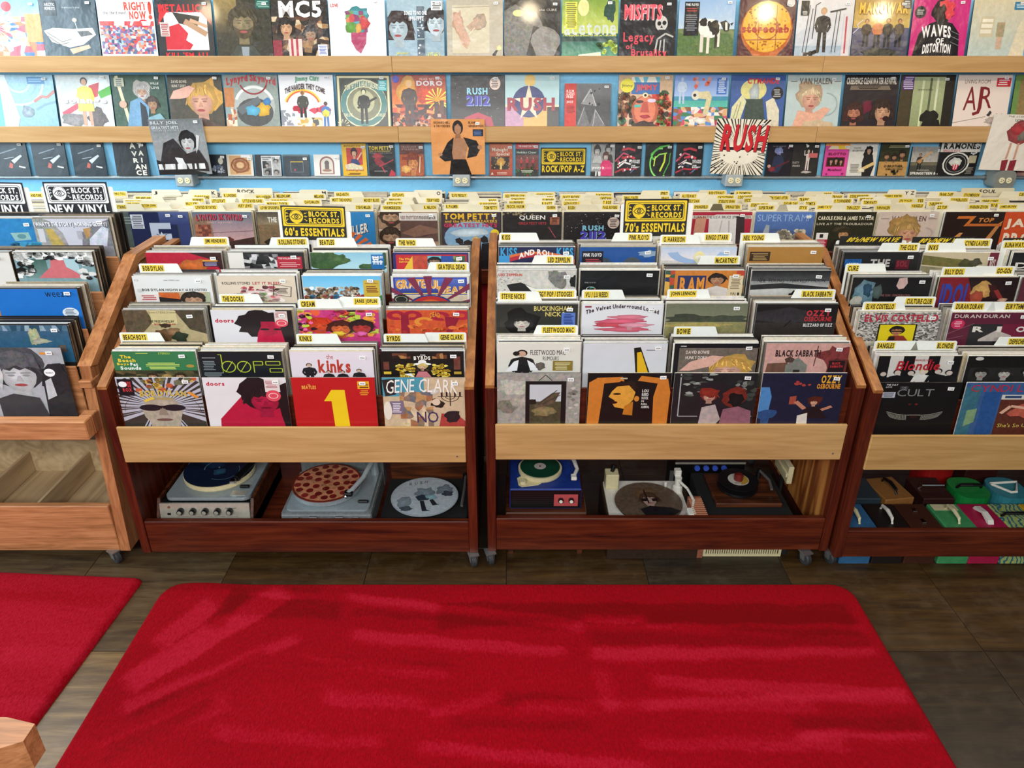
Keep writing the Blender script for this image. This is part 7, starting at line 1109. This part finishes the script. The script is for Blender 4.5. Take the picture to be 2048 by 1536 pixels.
rug('area_rug', 'second red velvet rug in front of the oak rack, cut by the frame', (c0.x - 2.1 * math.cos(-.06), c0.y + 2.1 * math.sin(.06)), -.06, 2.1, 1.75, 0.03, [(200, 1300, 20, 1285, .1, .12), (120, 1400, 0, 1390, .08, .12), (240, 1190, 0, 1180, .06, -.12)], 150, 130, 0.08)

# ---------------------------------------------------------------- players and discs under the racks
def disc_art(r_, art, seed=1, t=0.003, rim='141414'):
    a = Art(2 * r_, 2 * r_, seed); n = 44
    V = [(r_ * math.cos(2 * math.pi * i / n), yy, r_ + r_ * math.sin(2 * math.pi * i / n)) for yy in (0, t) for i in range(n)]
    a.mb.add(V, [tuple(range(n)), tuple(range(n, 2 * n))[::-1]] + [(i, (i + 1) % n, n + (i + 1) % n, n + i) for i in range(n)], (*hx(rim), 0))
    art(a); return a.mb
def disc(label, x, y, z, r_, art, cat='record', name='picture_disc', group=None, tilt=(0, 0), rim='141414'):
    o = fixn(obj(name, disc_art(r_, art, 9, 0.003, rim), 'print', None, (x, y - r_ , z + 0.003), (-math.pi / 2 , 0, 0)))
    if tilt != (0, 0):
        o.rotation_euler = (-math.pi / 2 + tilt[0], 0, tilt[1])
    return tag(o, label, cat, group)
def platter(parent, x, y, z, r_, h_, mat):
    q = MB().lathe(x, y, [(r_ * .96, z), (r_, z + h_ * .3), (r_, z + h_), (r_ * .97, z + h_ + .001)], 40); q.sm = False
    return fixn(obj('platter', q, mat, parent))
def rrect(x0, x1, y0, y1, r_, n=5):
    P = []
    for cx, cy, a0 in ((x1 - r_, y1 - r_, 0), (x0 + r_, y1 - r_, 1), (x0 + r_, y0 + r_, 2), (x1 - r_, y0 + r_, 3)):
        for k in range(n + 1):
            t_ = (a0 + k / n) * math.pi / 2; P.append((cx + r_ * math.cos(t_), cy + r_ * math.sin(t_)))
    return P
def knob(parent, x, y, z, r_, d, mat='black', cap='silver'):
    k = fixn(obj('knob', MB().lathe(0, 0, [(r_, 0), (r_, d * .6), (r_ * .85, d)], 18), mat, parent, (x, y, z), (math.pi / 2, 0, 0)))
    if cap: fixn(obj('knob_cap', MB().lathe(0, 0, [(r_ * .68, d), (r_ * .6, d + .002)], 16), cap, k))
# 1 silver-fronted player
T = thing('record_player', 'record player with silver five-knob front panel under the sixties rack', 'record player', (-1.303, 2.57, 0))
fixn(obj('case', MB().bev(-0.205, 0.205, 0.0, 0.40, 0.136, 0.2, 0.006), plain('speckled_brown_case', '33241c', .6, 0, .5), T))
fixn(obj('case_cheek', MB().prism([(-0.012, 0.136), (-0.012, 0.2), (0.03, 0.275), (0.40, 0.275), (0.40, 0.136)], -0.205, -0.192), 'brownwood', T))
fixn(obj('case_cheek', MB().prism([(-0.012, 0.136), (-0.012, 0.2), (0.03, 0.275), (0.40, 0.275), (0.40, 0.136)], 0.192, 0.205), 'brownwood', T))
fixn(obj('front_panel', MB().prism([(-0.008, 0.196), (0.008, 0.262), (0.016, 0.262), (0.002, 0.196)], -0.19, 0.19), 'silver', T))
obj('lower_strip', MB().box(-0.19, 0.19, -0.004, 0.0, 0.15, 0.195), 'black', T)
fixn(obj('deck_support', MB().box(-0.19, 0.19, 0.04, 0.39, 0.2, 0.262), 'black', T))
fixn(obj('deck', MB().slab(rrect(-0.175, 0.185, 0.03, 0.39, 0.03), 0.2625, 0.278), 'deck', T))
for i in range(5): knob(T, -0.1 + i * 0.052, 0.0, 0.233, 0.0135, 0.02)
obj('power_switch', MB().box(-0.158, -0.145, -0.006, 0.002, 0.214, 0.222), 'black', T); obj('jack', MB().lathe(0, 0, [(0.005, 0), (0.005, 0.004)], 12), 'rust', T, (-0.15, 0.004, 0.248), (math.pi / 2, 0, 0))
pn = Art(0.38, 0.06, 2); pn.r(.19, .86, .58, .885, '5a3a34').r(.6, .86, .72, .885, '333').r(.74, .86, .86, .885, '5a3a34')
for i in range(5): pn.tl(.2 + .137 * i, .68, .26 + .137 * i, .8, '555', 1)
pn.tl(.72, .18, .86, .26, '555', 1)
obj('panel_print', pn.mb, 'paper', T, (0, -0.0078, 0.198), (-0.235, 0, 0))
st = obj('inspection_sticker', MB().box(0.03, 0.082, -0.0055, -0.0045, 0.178, 0.194), plain('orange_sticker', 'd8942c', .6), T)
platter(T, 0.0, 0.215, 0.278, 0.152, 0.026, 'cream')
q = MB().tube([(0.172, 0.36, 0.33), (0.165, 0.30, 0.333), (0.135, 0.19, 0.325), (0.11, 0.115, 0.318)], [0.011, 0.012, 0.013, 0.016], 10)
arm = obj('tonearm', q, 'black', T); obj('headshell_tip', MB().bev(0.088, 0.112, 0.088, 0.112, 0.308, 0.322, 0.002), 'chrome', arm)
obj('arm_post', MB().lathe(0.172, 0.365, [(0.018, 0.278), (0.016, 0.33), (0.01, 0.345)], 16), 'deck', T)
fixn(obj('selector_lever', MB().bev(0.125, 0.165, 0.095, 0.110, 0.279, 0.292, 0.003), 'black', T))
fixn(obj('speed_plate', MB().box(0.10, 0.165, 0.045, 0.08, 0.278, 0.2795), 'silver', T))
disc('dark blue picture disc on the silver-fronted player', -1.303, 2.57 + 0.215, 0.307, 0.15, lambda a: a.e(.5, .5, .5, .5, '101c34', .4).b(.4, .35, .2, .16, '1c3858', .5).arc(.5, .5, .2, .215, 60, 200, '5a7888', .4).arc(.6, .6, .22, .23, 240, 400, '4a6878', .4).b(.55, .62, .1, .08, '28506a', .5).e(.5, .5, .012, .012, 'a8a8a8'))
# 2 grey suitcase player
T = thing('record_player', 'grey suitcase record player carrying the pizza disc', 'record player', (-0.786, 2.555, 0))
fixn(obj('case', MB().bev(-0.192, 0.192, 0.0, 0.325, 0.136, 0.222, 0.006), 'grey', T))
fixn(obj('case_rim', MB().slab(rrect(-0.19, 0.19, 0.002, 0.323, 0.006), 0.2225, 0.228), 'grey', T))
fixn(obj('deck', MB().slab(rrect(-0.175, 0.178, 0.014, 0.312, 0.025), 0.2285, 0.238), 'deck', T))
for x in (-0.128, 0.125):
    l_ = fixn(obj('latch', MB().bev(x - 0.014, x + 0.014, -0.008, 0.0, 0.178, 0.214, 0.002), 'chrome', T)); obj('latch_tongue', MB().box(x - 0.004, x + 0.004, -0.011, -0.008, 0.16, 0.2), 'chrome', l_)
hd = obj('carry_handle', MB().tube([(-0.055, -0.006, 0.205), (-0.05, -0.028, 0.19), (-0.035, -0.04, 0.172), (0.035, -0.04, 0.172), (0.05, -0.028, 0.19), (0.055, -0.006, 0.205)], 0.008, 8), 'grey', T)
for x in (-0.055, 0.055): fixn(obj('handle_mount', MB().bev(x - 0.018, x + 0.018, -0.012, 0.0, 0.196, 0.216, 0.002), 'chrome', hd))
platter(T, -0.03, 0.175, 0.238, 0.15, 0.026, 'deck')
q = MB().tube([(0.16, 0.30, 0.325), (0.155, 0.25, 0.318), (0.135, 0.17, 0.30), (0.10, 0.09, 0.288), (0.085, 0.07, 0.282)], [0.012, 0.012, 0.010, 0.010, 0.012], 10)
arm = obj('tonearm', q, 'boxgrey', T); fixn(obj('headshell', MB().bev(0.068, 0.105, 0.055, 0.09, 0.272, 0.29, 0.004), 'black', arm)); obj('cartridge_tip', MB().lathe(0.075, 0.06, [(0.008, 0.266), (0.008, 0.276), (0.004, 0.282)], 12), 'chrome', arm)
obj('arm_post', MB().lathe(0.16, 0.295, [(0.02, 0.238), (0.018, 0.30), (0.012, 0.32)], 16), 'deck', T)
fixn(obj('selector_lever', MB().bev(0.125, 0.17, 0.055, 0.07, 0.239, 0.252, 0.004), 'black', T))
obj('lid', MB().box(-0.19, 0.19, 0.345, 0.40, 0.136, 0.30), 'grey', T)
def pizza(a):
    a.e(.5, .5, .5, .5, '6a2418', .4, 40).e(.5, .5, .47, .47, 'b87a58', .7, 40)
    pts = [(.5, .5)]
    for rr_, n_, o_ in ((.16, 6, .3), (.29, 11, .1), (.405, 17, .0)):
        pts += [(.5 + rr_ * math.cos(2 * math.pi * (k + o_) / n_) + a.rnd.uniform(-.015, .015), .5 + rr_ * math.sin(2 * math.pi * (k + o_) / n_) + a.rnd.uniform(-.015, .015)) for k in range(n_)]
    for x, y in pts: a.p([(x + .052 * math.cos(-t), y + .052 * math.sin(-t)) for t in [2 * math.pi * k / 14 for k in range(14)]], a.rnd.choice(['6e1c18', '7c2420', '601814']), .3, False)
    a.k += 1; a.l([(.5, .03), (.5, .97)], .006, '8a4a34'); a.l([(.05, .4), (.95, .6)], .006, '8a4a34'); a.e(.5, .5, .012, .012, '2a1410')
disc('picture disc printed like a pepperoni pizza on the suitcase player', -0.816, 2.555 + 0.175, 0.2665, 0.15, pizza, rim='6a2418')
# 3 black player with silver picture disc
T = thing('record_player', 'black open-lidded player beneath the silvery picture disc', 'record player', (-0.375, 2.54, 0))
fixn(obj('case', MB().bev(-0.19, 0.185, 0.0, 0.34, 0.136, 0.19, 0.006), 'blackmatte', T))
fixn(obj('lid', MB().bev(-0.19, 0.185, 0.36, 0.40, 0.136, 0.42, 0.005), 'brownwood', T)); fixn(obj('lid_frame', MB().box(-0.16, 0.155, 0.352, 0.3595, 0.30, 0.305), 'steel', T))
platter(T, -0.01, 0.16, 0.19, 0.13, 0.02, 'black')
obj('tonearm', MB().tube([(0.165, 0.28, 0.24), (0.165, 0.18, 0.24), (0.16, 0.06, 0.236)], 0.006, 8), 'steel', T); obj('arm_post', MB().lathe(0.165, 0.29, [(0.014, 0.19), (0.014, 0.245)], 14), 'black', T)
def silver(a):
    a.e(.5, .5, .5, .5, '9aa2a8', .25, 44).e(.5, .5, .48, .48, 'a8b0b6', .3, 44)
    a.b(.5, .42, .16, .14, '7a8890', .5).b(.22, .66, .12, .13, '808c94', .4).b(.78, .34, .13, .13, '707c84', .4)
    a.p([(.36, .52), (.46, .46), (.6, .52), (.56, .6), (.42, .62)], '2a3440', .4).b(.6, .52, .09, .06, '88b0b4', .3).p([(.44, .62), (.5, .62), (.56, .84), (.62, .86), (.5, .88)], '22262c').p([(.58, .6), (.63, .58), (.7, .7), (.74, .71), (.64, .74)], '22262c')
    a.b(.84, .44, .08, .07, '3c444c', .6).b(.26, .82, .09, .06, '4a5258', .6)
    for i, ch in enumerate('RUSH'): a.t(ch, .24 + .075 * i, .16 - .02 * i, .28 + .075 * i, .23 - .02 * i, '4a525a', 'n')
disc('silvery grey picture disc with hunched figures on the black player', -0.385, 2.70, 0.2125, 0.148, silver, rim='8a9298')
# 4 blue portable player on a wooden receiver
T = thing('stereo_receiver', 'low wooden receiver box beneath the blue portable player', 'receiver', (0.145, 2.56, 0))
fixn(obj('cabinet', MB().bev(-0.172, 0.172, 0.0, 0.30, 0.028, 0.228, 0.004), 'brownwood', T))
for x in (-0.15, 0.15): fixn(obj('foot', MB().bev(x - 0.012, x + 0.012, 0.01, 0.03, 0.0, 0.0275, 0.002), 'brownwood', T))
obj('front_panel', MB().box(-0.155, 0.155, -0.004, 0.0, 0.06, 0.215), 'black', T); obj('trim_strip', MB().box(-0.155, 0.155, -0.006, -0.004, 0.208, 0.214), 'steel', T)
knob(T, 0.095, -0.004, 0.175, 0.017, 0.02, 'chrome', 'silver')
em = Art(.08, .012, 3); em.tl(0, .3, .4, .7, '999', 1).e(.5, .5, .06, .4, '999').tl(.62, .3, 1, .7, '999', 1); obj('maker_plate', em.mb, 'paper', T, (0, -0.0042, 0.188))
T = thing('record_player', 'blue portable record player with a red control panel', 'record player', (0.142, 2.585, 0.229))
fixn(obj('case', MB().bev(-0.152, 0.152, 0.0, 0.26, 0.0, 0.102, 0.005), 'blue', T))
obj('front_grille', MB().box(-0.148, 0.148, -0.003, -0.0002, 0.008, 0.096), 'black', T)
for k in range(7): obj('grille_rib', MB().box(-0.14, 0.03, -0.005, -0.003, 0.016 + k * 0.011, 0.019 + k * 0.011), 'black', T)
obj('control_panel', MB().box(0.035, 0.136, -0.0055, -0.003, 0.02, 0.078), plain('red_control_panel', 'b04a4c', .5), T)
for x in (0.064, 0.108): knob(T, x, -0.0055, 0.052, 0.0115, 0.014, 'black', 'white')
platter(T, -0.02, 0.135, 0.103, 0.095, 0.022, 'cream')
fixn(obj('mechanism_plate', MB().slab([(-0.115, 0.03), (-0.1, 0.015), (-0.03, 0.03), (0.0, 0.06), (-0.05, 0.14), (-0.12, 0.08)], 0.1022, 0.105), 'cream', T)); obj('speed_knob', MB().lathe(-0.095, 0.042, [(0.014, 0.105), (0.013, 0.118)], 16), 'cream', T)
arm = obj('tonearm', MB().tube([(0.12, 0.25, 0.145), (0.128, 0.17, 0.142), (0.138, 0.10, 0.138), (0.122, 0.055, 0.134)], [0.010, 0.010, 0.008, 0.008], 8), 'white', T); fixn(obj('headshell', MB().bev(0.108, 0.132, 0.03, 0.062, 0.124, 0.14, 0.003), 'white', arm)); obj('arm_post', MB().lathe(0.12, 0.25, [(0.015, 0.102), (0.012, 0.15)], 14), 'white', T)
disc('small green record with a white label on the blue player', 0.122, 2.72, 0.3555, 0.086, lambda a: a.e(.5, .5, .5, .5, '0e3c2a', .2, 40).arc(.5, .5, .26, .27, 0, 360, '1c5038').arc(.5, .5, .38, .385, 0, 360, '1a4c36').e(.5, .5, .15, .15, 'b0a8a0').e(.5, .5, .03, .03, '4a3a38'), name='vinyl_record', rim='0e3c2a')
# 5 turntable with face disc
T = thing('record_player', 'wood-based turntable with cream arms and the printed face disc', 'record player', (0.60, 2.535, 0))
fixn(obj('plinth', MB().bev(-0.19, 0.20, 0.0, 0.36, 0.0, 0.165, 0.004), plain('dark_pine_plinth', '2c1c10', .5, 0, .3), T))
fixn(obj('deck', MB().slab(rrect(-0.18, 0.17, 0.07, 0.34, 0.015), 0.165, 0.178), 'white', T))
platter(T, 0.0, 0.15, 0.178, 0.14, 0.014, 'black')
fixn(obj('changer_housing', MB().bev(-0.175, -0.115, 0.27, 0.33, 0.178, 0.255, 0.004), 'cream', T)); obj('changer_knob', MB().tube([(-0.145, 0.30, 0.255), (-0.135, 0.31, 0.285)], [0.008, 0.012], 10), 'black', T)
arm = obj('tonearm', MB().tube([(0.15, 0.25, 0.24), (0.178, 0.20, 0.232), (0.19, 0.12, 0.226), (0.172, 0.06, 0.218)], 0.006, 8), 'white', T); fixn(obj('headshell', MB().bev(0.148, 0.182, 0.015, 0.068, 0.205, 0.226, 0.004), 'white', arm))
obj('arm_post', MB().lathe(0.15, 0.26, [(0.024, 0.178), (0.022, 0.205), (0.014, 0.21), (0.016, 0.25)], 16), 'white', T); fixn(obj('counterweight', MB().bev(0.135, 0.165, 0.27, 0.30, 0.245, 0.278, 0.003), 'white', T)); fixn(obj('arm_rest', MB().bev(0.092, 0.104, 0.27, 0.28, 0.178, 0.215, 0.002), 'white', T))
disc('brown picture disc printed with a painted face', 0.60, 2.685, 0.1945, 0.148, lambda a: a.e(.5, .5, .5, .5, '5a4a3c', .6, 44).b(.5, .3, .2, .18, '6a5038', .6).f(.52, .46, .15, 'b89a8c', '4a3424', .3, 0, .3).l([(.47, .2), (.5, .55)], .02, '181214').p([(.4, .44), (.5, .42), (.5, .5), (.4, .5)], '1c1618').p([(.56, .44), (.64, .42), (.64, .5), (.56, .5)], '1c1618').p([(.35, .7), (.5, .62), (.8, .66), (.94, .74), (.7, .95), (.45, .97)], '18181c', .8).e(.5, .5, .01, .01, '111'), rim='3a2c20')
# 6 forty-five player
T = thing('record_player', 'black forty-five player with brown deck and stacked singles', 'record player', (1.0, 2.56, 0))
fixn(obj('case', MB().bev(-0.17, 0.2, 0.0, 0.34, 0.0, 0.21, 0.006), 'blackmatte', T))
fixn(obj('deck', MB().bev(-0.12, 0.165, 0.06, 0.30, 0.2105, 0.232, 0.004), 'brownwood', T)); platter(T, 0.0, 0.18, 0.232, 0.085, 0.012, 'black')
obj('spindle', MB().lathe(0.0, 0.18, [(0.02, 0.244), (0.02, 0.268), (0.019, 0.30), (0.012, 0.306)], 20), plain('red_spindle', '6a1c14', .4), T)
obj('tonearm', MB().tube([(0.12, 0.26, 0.27), (0.142, 0.19, 0.265), (0.135, 0.13, 0.258)], 0.006, 8), 'steel', T); obj('arm_post', MB().lathe(0.118, 0.265, [(0.012, 0.232), (0.01, 0.275)], 12), 'black', T)
def single(lbl, col):
    return lambda a: a.e(.5, .5, .5, .5, '121113', 0, 40).arc(.5, .5, .36, .365, 0, 360, '222').arc(.5, .5, .43, .435, 0, 360, '1e1e1e').e(.5, .5, .26, .26, lbl, .1, 30).p([(.52, .26), (.66, .3), (.74, .42), (.74, .6), (.62, .7), (.52, .72)], col).tl(.36, .62, .54, .68, '333', 2)
o = disc('black single with a pink label, lower of two on the deck', 1.0, 2.74, 0.2455, 0.0875, single('b06a90', 'b06a90'), name='vinyl_record', group='singles on the forty-five player')
o = disc('black single with a white and yellow label, raised on the spindle', 1.0, 2.74, 0.2705, 0.0875, single('c0bcb0', 'b08a38'), name='vinyl_record', group='singles on the forty-five player', tilt=(0.03, 0))
# rust speaker, amplifier, cream bracket
T = thing('speaker_grille', 'slim rust mesh speaker standing beside the forty-five player', 'speaker', (0.80, 2.545, 0))
fixn(obj('body', MB().prism([(0, 0), (0, 0.215), (0.14, 0.225), (0.14, 0)], -0.03, 0.026), 'rust', T))
for k in range(9): obj('mesh_wire', MB().box(-0.031, 0.027, 0.006 + k * 0.014, 0.010 + k * 0.014, 0.223, 0.227), plain('copper_wire', 'b87a5c', .5) if k == 0 else bpy.data.materials['copper_wire'], T)
T = thing('amplifier', 'black amplifier with blue-lit dials standing behind the forty-five player', 'amplifier', (0.93, 2.94, 0))
fixn(obj('case', MB().bev(-0.165, 0.165, 0.0, 0.16, 0.0, 0.24, 0.006), 'black', T)); obj('top_trim', MB().box(-0.165, 0.165, -0.004, -0.0005, 0.23, 0.239), 'silver', T); obj('side_bracket', MB().box(-0.185, -0.166, -0.002, 0.004, 0.08, 0.19), 'steel', T)
for k in range(4):
    fixn(obj('dial', MB().lathe(0, 0, [(0.014, 0), (0.013, 0.008)], 16), plain('blue_dial', '3c58c0', .3) if k == 0 else bpy.data.materials['blue_dial'], T, (-0.06 + k * 0.042, -0.0005, 0.208), (math.pi / 2, 0, 0)))
T = thing('plug_board', 'cream plastic bracket leaning against the plywood rack side', 'bracket', (1.255, 2.80, 0))
fixn(obj('bracket_body', MB().bev(-0.012, 0.012, 0.0, 0.17, 0.21, 0.30, 0.003), 'cream', T)); obj('ridge', MB().box(-0.02, -0.0125, 0.005, 0.165, 0.245, 0.265), 'cream', T); obj('stand', MB().box(-0.006, 0.006, 0.08, 0.1, 0.0, 0.2095), 'blackmatte', T)
# things on the floor under the rails
T = thing('louvred_box', 'cream louvred box on the floor beneath the seventies rack rail', 'heater', (1.0, 2.575, 0))
fixn(obj('frame', MB().box(-0.17, 0.17, 0.0, 0.012, 0.0, 0.012).box(-0.17, -0.158, 0.0, 0.012, 0.012, 0.14).box(0.158, 0.17, 0.0, 0.012, 0.012, 0.14).box(-0.158, 0.158, 0, 0.012, 0.128, 0.14), 'cream', T, (0, -0.02, 0)))
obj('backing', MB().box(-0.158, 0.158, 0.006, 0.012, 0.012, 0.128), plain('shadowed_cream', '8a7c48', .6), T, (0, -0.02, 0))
sl = MB().box(-0.0028, 0.0028, 0.0, 0.008, 0.012, 0.128).mesh('slat', M['cream'])
for k in range(31): obj('slat', sl, None, T, (-0.151 + k * 0.01, -0.021, 0))
T = thing('cable_coil', 'grey cable with a blue plug lying under the sixties rack', 'cable', (-0.66, 2.60, 0))
obj('cable', MB().tube([(-0.02 + 0.05 * math.cos(a) + 0.004 * a, 0.03 + 0.045 * math.sin(a), 0.006 + 0.0015 * a) for a in [k * 0.45 for k in range(26)]], 0.0055, 6), 'boxgrey', T)
obj('plug', MB().tube([(-0.075, -0.005, 0.009), (-0.055, 0.0, 0.009), (-0.03, 0.01, 0.009)], [0.003, 0.008, 0.007], 8), plain('blue_plug', '2c5c9a', .4), T)
# carrying cases
def case(x, y, w_, d_, h_, mat, label, handle, hmat='chrome', round_=False, rz=0.0):
    t = thing('carrying_case', label, 'case', (x, y, 0), 'single-record carrying cases under the eighties rack', rz)
    if round_: 
        q = MB(); P = [(w_ * .5 * math.copysign(abs(math.cos(a)) ** .7, math.cos(a)), d_ / 2 + d_ * .5 * math.copysign(abs(math.sin(a)) ** .7, math.sin(a))) for a in [2 * math.pi * k / 28 for k in range(28)]]
        fixn(obj('body', q.slab(P, 0, h_ * .72), mat, t)); fixn(obj('lid', MB().slab([(p[0] * 1.01, (p[1] - d_ / 2) * 1.01 + d_ / 2) for p in P], h_ * .725, h_), mat, t))
    else:
        fixn(obj('body', MB().bev(-w_ / 2, w_ / 2, 0, d_, 0, h_ * .7, 0.004), mat, t)); fixn(obj('lid', MB().bev(-w_ / 2 - .001, w_ / 2 + .001, -.001, d_ + .001, h_ * .705, h_, 0.004), mat, t))
    cy = d_ / 2
    if handle == 'arch':
        obj('handle', MB().tube([(0.0, cy - 0.055, h_), (0.0, cy - 0.045, h_ + 0.022), (0.0, cy, h_ + 0.03), (0.0, cy + 0.045, h_ + 0.022), (0.0, cy + 0.055, h_)], [0.005, 0.007, 0.009, 0.007, 0.005], 8), hmat, t)
    elif handle == 'wide':
        obj('handle', MB().tube([(-0.055, cy, h_), (-0.048, cy - 0.01, h_ + 0.022), (0.0, cy - 0.016, h_ + 0.026), (0.048, cy - 0.01, h_ + 0.022), (0.055, cy, h_)], [0.006, 0.007, 0.008, 0.007, 0.006], 8), hmat, t)
    elif handle == 'flat':
        fixn(obj('handle', MB().prism([(cy - 0.06, h_), (cy - 0.05, h_ + 0.016), (cy, h_ + 0.024), (cy + 0.05, h_ + 0.016), (cy + 0.06, h_), (cy + 0.045, h_), (cy, h_ + 0.016), (cy - 0.045, h_)], -0.012, 0.012), hmat, t))
    elif handle == 'loop':
        obj('handle', MB().tube([(-0.06, cy + 0.03, h_ + 0.004), (0.06, cy + 0.03, h_ + 0.012), (0.01, cy - 0.05, h_ + 0.012), (-0.012, cy - 0.05, h_ + 0.01), (-0.06, cy + 0.02, h_ + 0.006)], 0.006, 8), hmat, t)
    return t
cm = lambda n, c, r=.5: plain(n, c, r, 0, .15)
CB = [(1724, 'steel_blue_case', '2c5c84', 'steel blue carrying case with a pale handle beside the rack side', 'arch', 'cream'), (1790, 'black_case', '16100e', 'black carrying case with a white handle beside the steel blue one', 'arch', 'white'), (1856, 'brown_case', '3c1c10', 'brown carrying case with small clasps', 'none', 'chrome'),
      (1925, 'green_case', '3c8a54', 'green carrying case with a curved clear handle', 'arch', 'cream'), (1988, 'magenta_case', 'a01440', 'magenta carrying case with a white handle', 'flat', 'white'), (2052, 'marbled_case', '7a9a5a', 'marbled green and yellow carrying case', 'wide', 'black'), (2117, 'yellow_case', 'b8901c', 'yellow carrying case at the frame edge', 'none', 'chrome')]
mm, nt, b = newmat('marbled_paper'); n_ = node(nt, 'ShaderNodeTexWave'); n_.inputs['Scale'].default_value = 14; n_.inputs['Distortion'].default_value = 14; n_.inputs['Detail'].default_value = 3
nt.links.new(coords(nt, (1, 1, 1)), n_.inputs['Vector']); nt.links.new(ramp(nt, n_.outputs[0], [(0.1, hx('2c5c78')), (0.4, hx('6a9a58')), (0.7, hx('c0b040')), (0.95, hx('88a878'))]), b.inputs['Base Color']); b.inputs['Roughness'].default_value = .5
for u, nm, c, lb, hd_, hm in CB:
    p = atz(u, 1057, 0.185)
    mt = mm if nm == 'marbled_case' else cm(nm, c)
    t = case(p.x, 2.503, 0.131, 0.178, 0.188, mt, lb, hd_, hm)
    if nm == 'brown_case':
        for yy in (0.05, 0.13): fixn(obj('clasp', MB().bev(-0.008, 0.008, yy - 0.014, yy + 0.014, 0.188, 0.193, 0.001), 'chrome', t))
    if nm == 'green_case': obj('paper_label', MB().box(-0.055, 0.05, 0.13, 0.172, 0.188, 0.189), 'cream', t)
CB2 = [(1722, 0, 'navy_case', '24343c', 'dark slate carrying case in the back row by the rack side', 'none', 'chrome', .0), (1790, 0, 'tan_case', '8a5c2c', 'tan carrying case with a black handle in the back row', 'arch', 'black', .15), (1868, 0, 'oxblood_case', '2c100c', 'dark carrying case with a wide chrome handle in the back row', 'wide', 'chrome', 0), (1945, 1, 'bright_green_case', '0e7a34', 'round-cornered green case with a black handle', 'wide', 'black', 0), (2022, 1, 'teal_case', '2c7884', 'round-cornered teal case with a white loop handle', 'loop', 'white', 0)]
for u, rd, nm, c, lb, hd_, hm, rz in CB2:
    p = atz(u, 985, 0.185); case(p.x, 2.72, 0.155 if rd else 0.138, 0.17, 0.188, cm(nm, c), lb, hd_, hm, bool(rd), rz)
case(atz(1890, 945, 0.185).x, 2.95, 0.155, 0.17, 0.19, cm('red_case', 'a01410'), 'red round-cornered case deepest under the eighties rack', 'wide', 'chrome', True)
case(atz(1965, 950, 0.185).x + .02, 2.95, 0.15, 0.16, 0.188, cm('wine_case', '38100e'), 'wine coloured case deepest under the eighties rack beside the red one', 'wide', 'chrome')

# ---------------------------------------------------------------- oak browser end in the near corner
pt = atz(-22, 1484, 0.735)
T = thing('record_rack', 'corner of a second oak rack nearest the viewer', 'rack', (pt.x, pt.y, 0))
zt = 0.735
c0, c1 = atz(-60, 1400, zt), atz(45, 1437, zt)
ex = Vector((c1.x - c0.x, c1.y - c0.y, 0))
xr = 0.075
fixn(obj('lip_ledge', MB().slab([(-0.6, -0.03), (0.0, -0.03), (xr - .004, 0.002), (xr - .004, 0.045), (0.0, 0.062), (-0.6, 0.062)], zt - 0.085, zt), 'oakx', T))
fixn(obj('front_post', MB().bev(-0.105, -0.055, -0.12, -0.035, 0.06, 1.0, 0.004), 'oakz', T))
fixn(obj('base_rail', MB().bev(-0.6, -0.106, -0.12, -0.09, 0.06, 0.29, 0.003), 'oakx', T)); fixn(obj('side_sheet', MB().box(-0.09, -0.07, -0.6, -0.121, 0.06, 1.0), 'oakz', T))
for y in (-0.08, -0.5): caster(T, -0.12, y, 1.0)
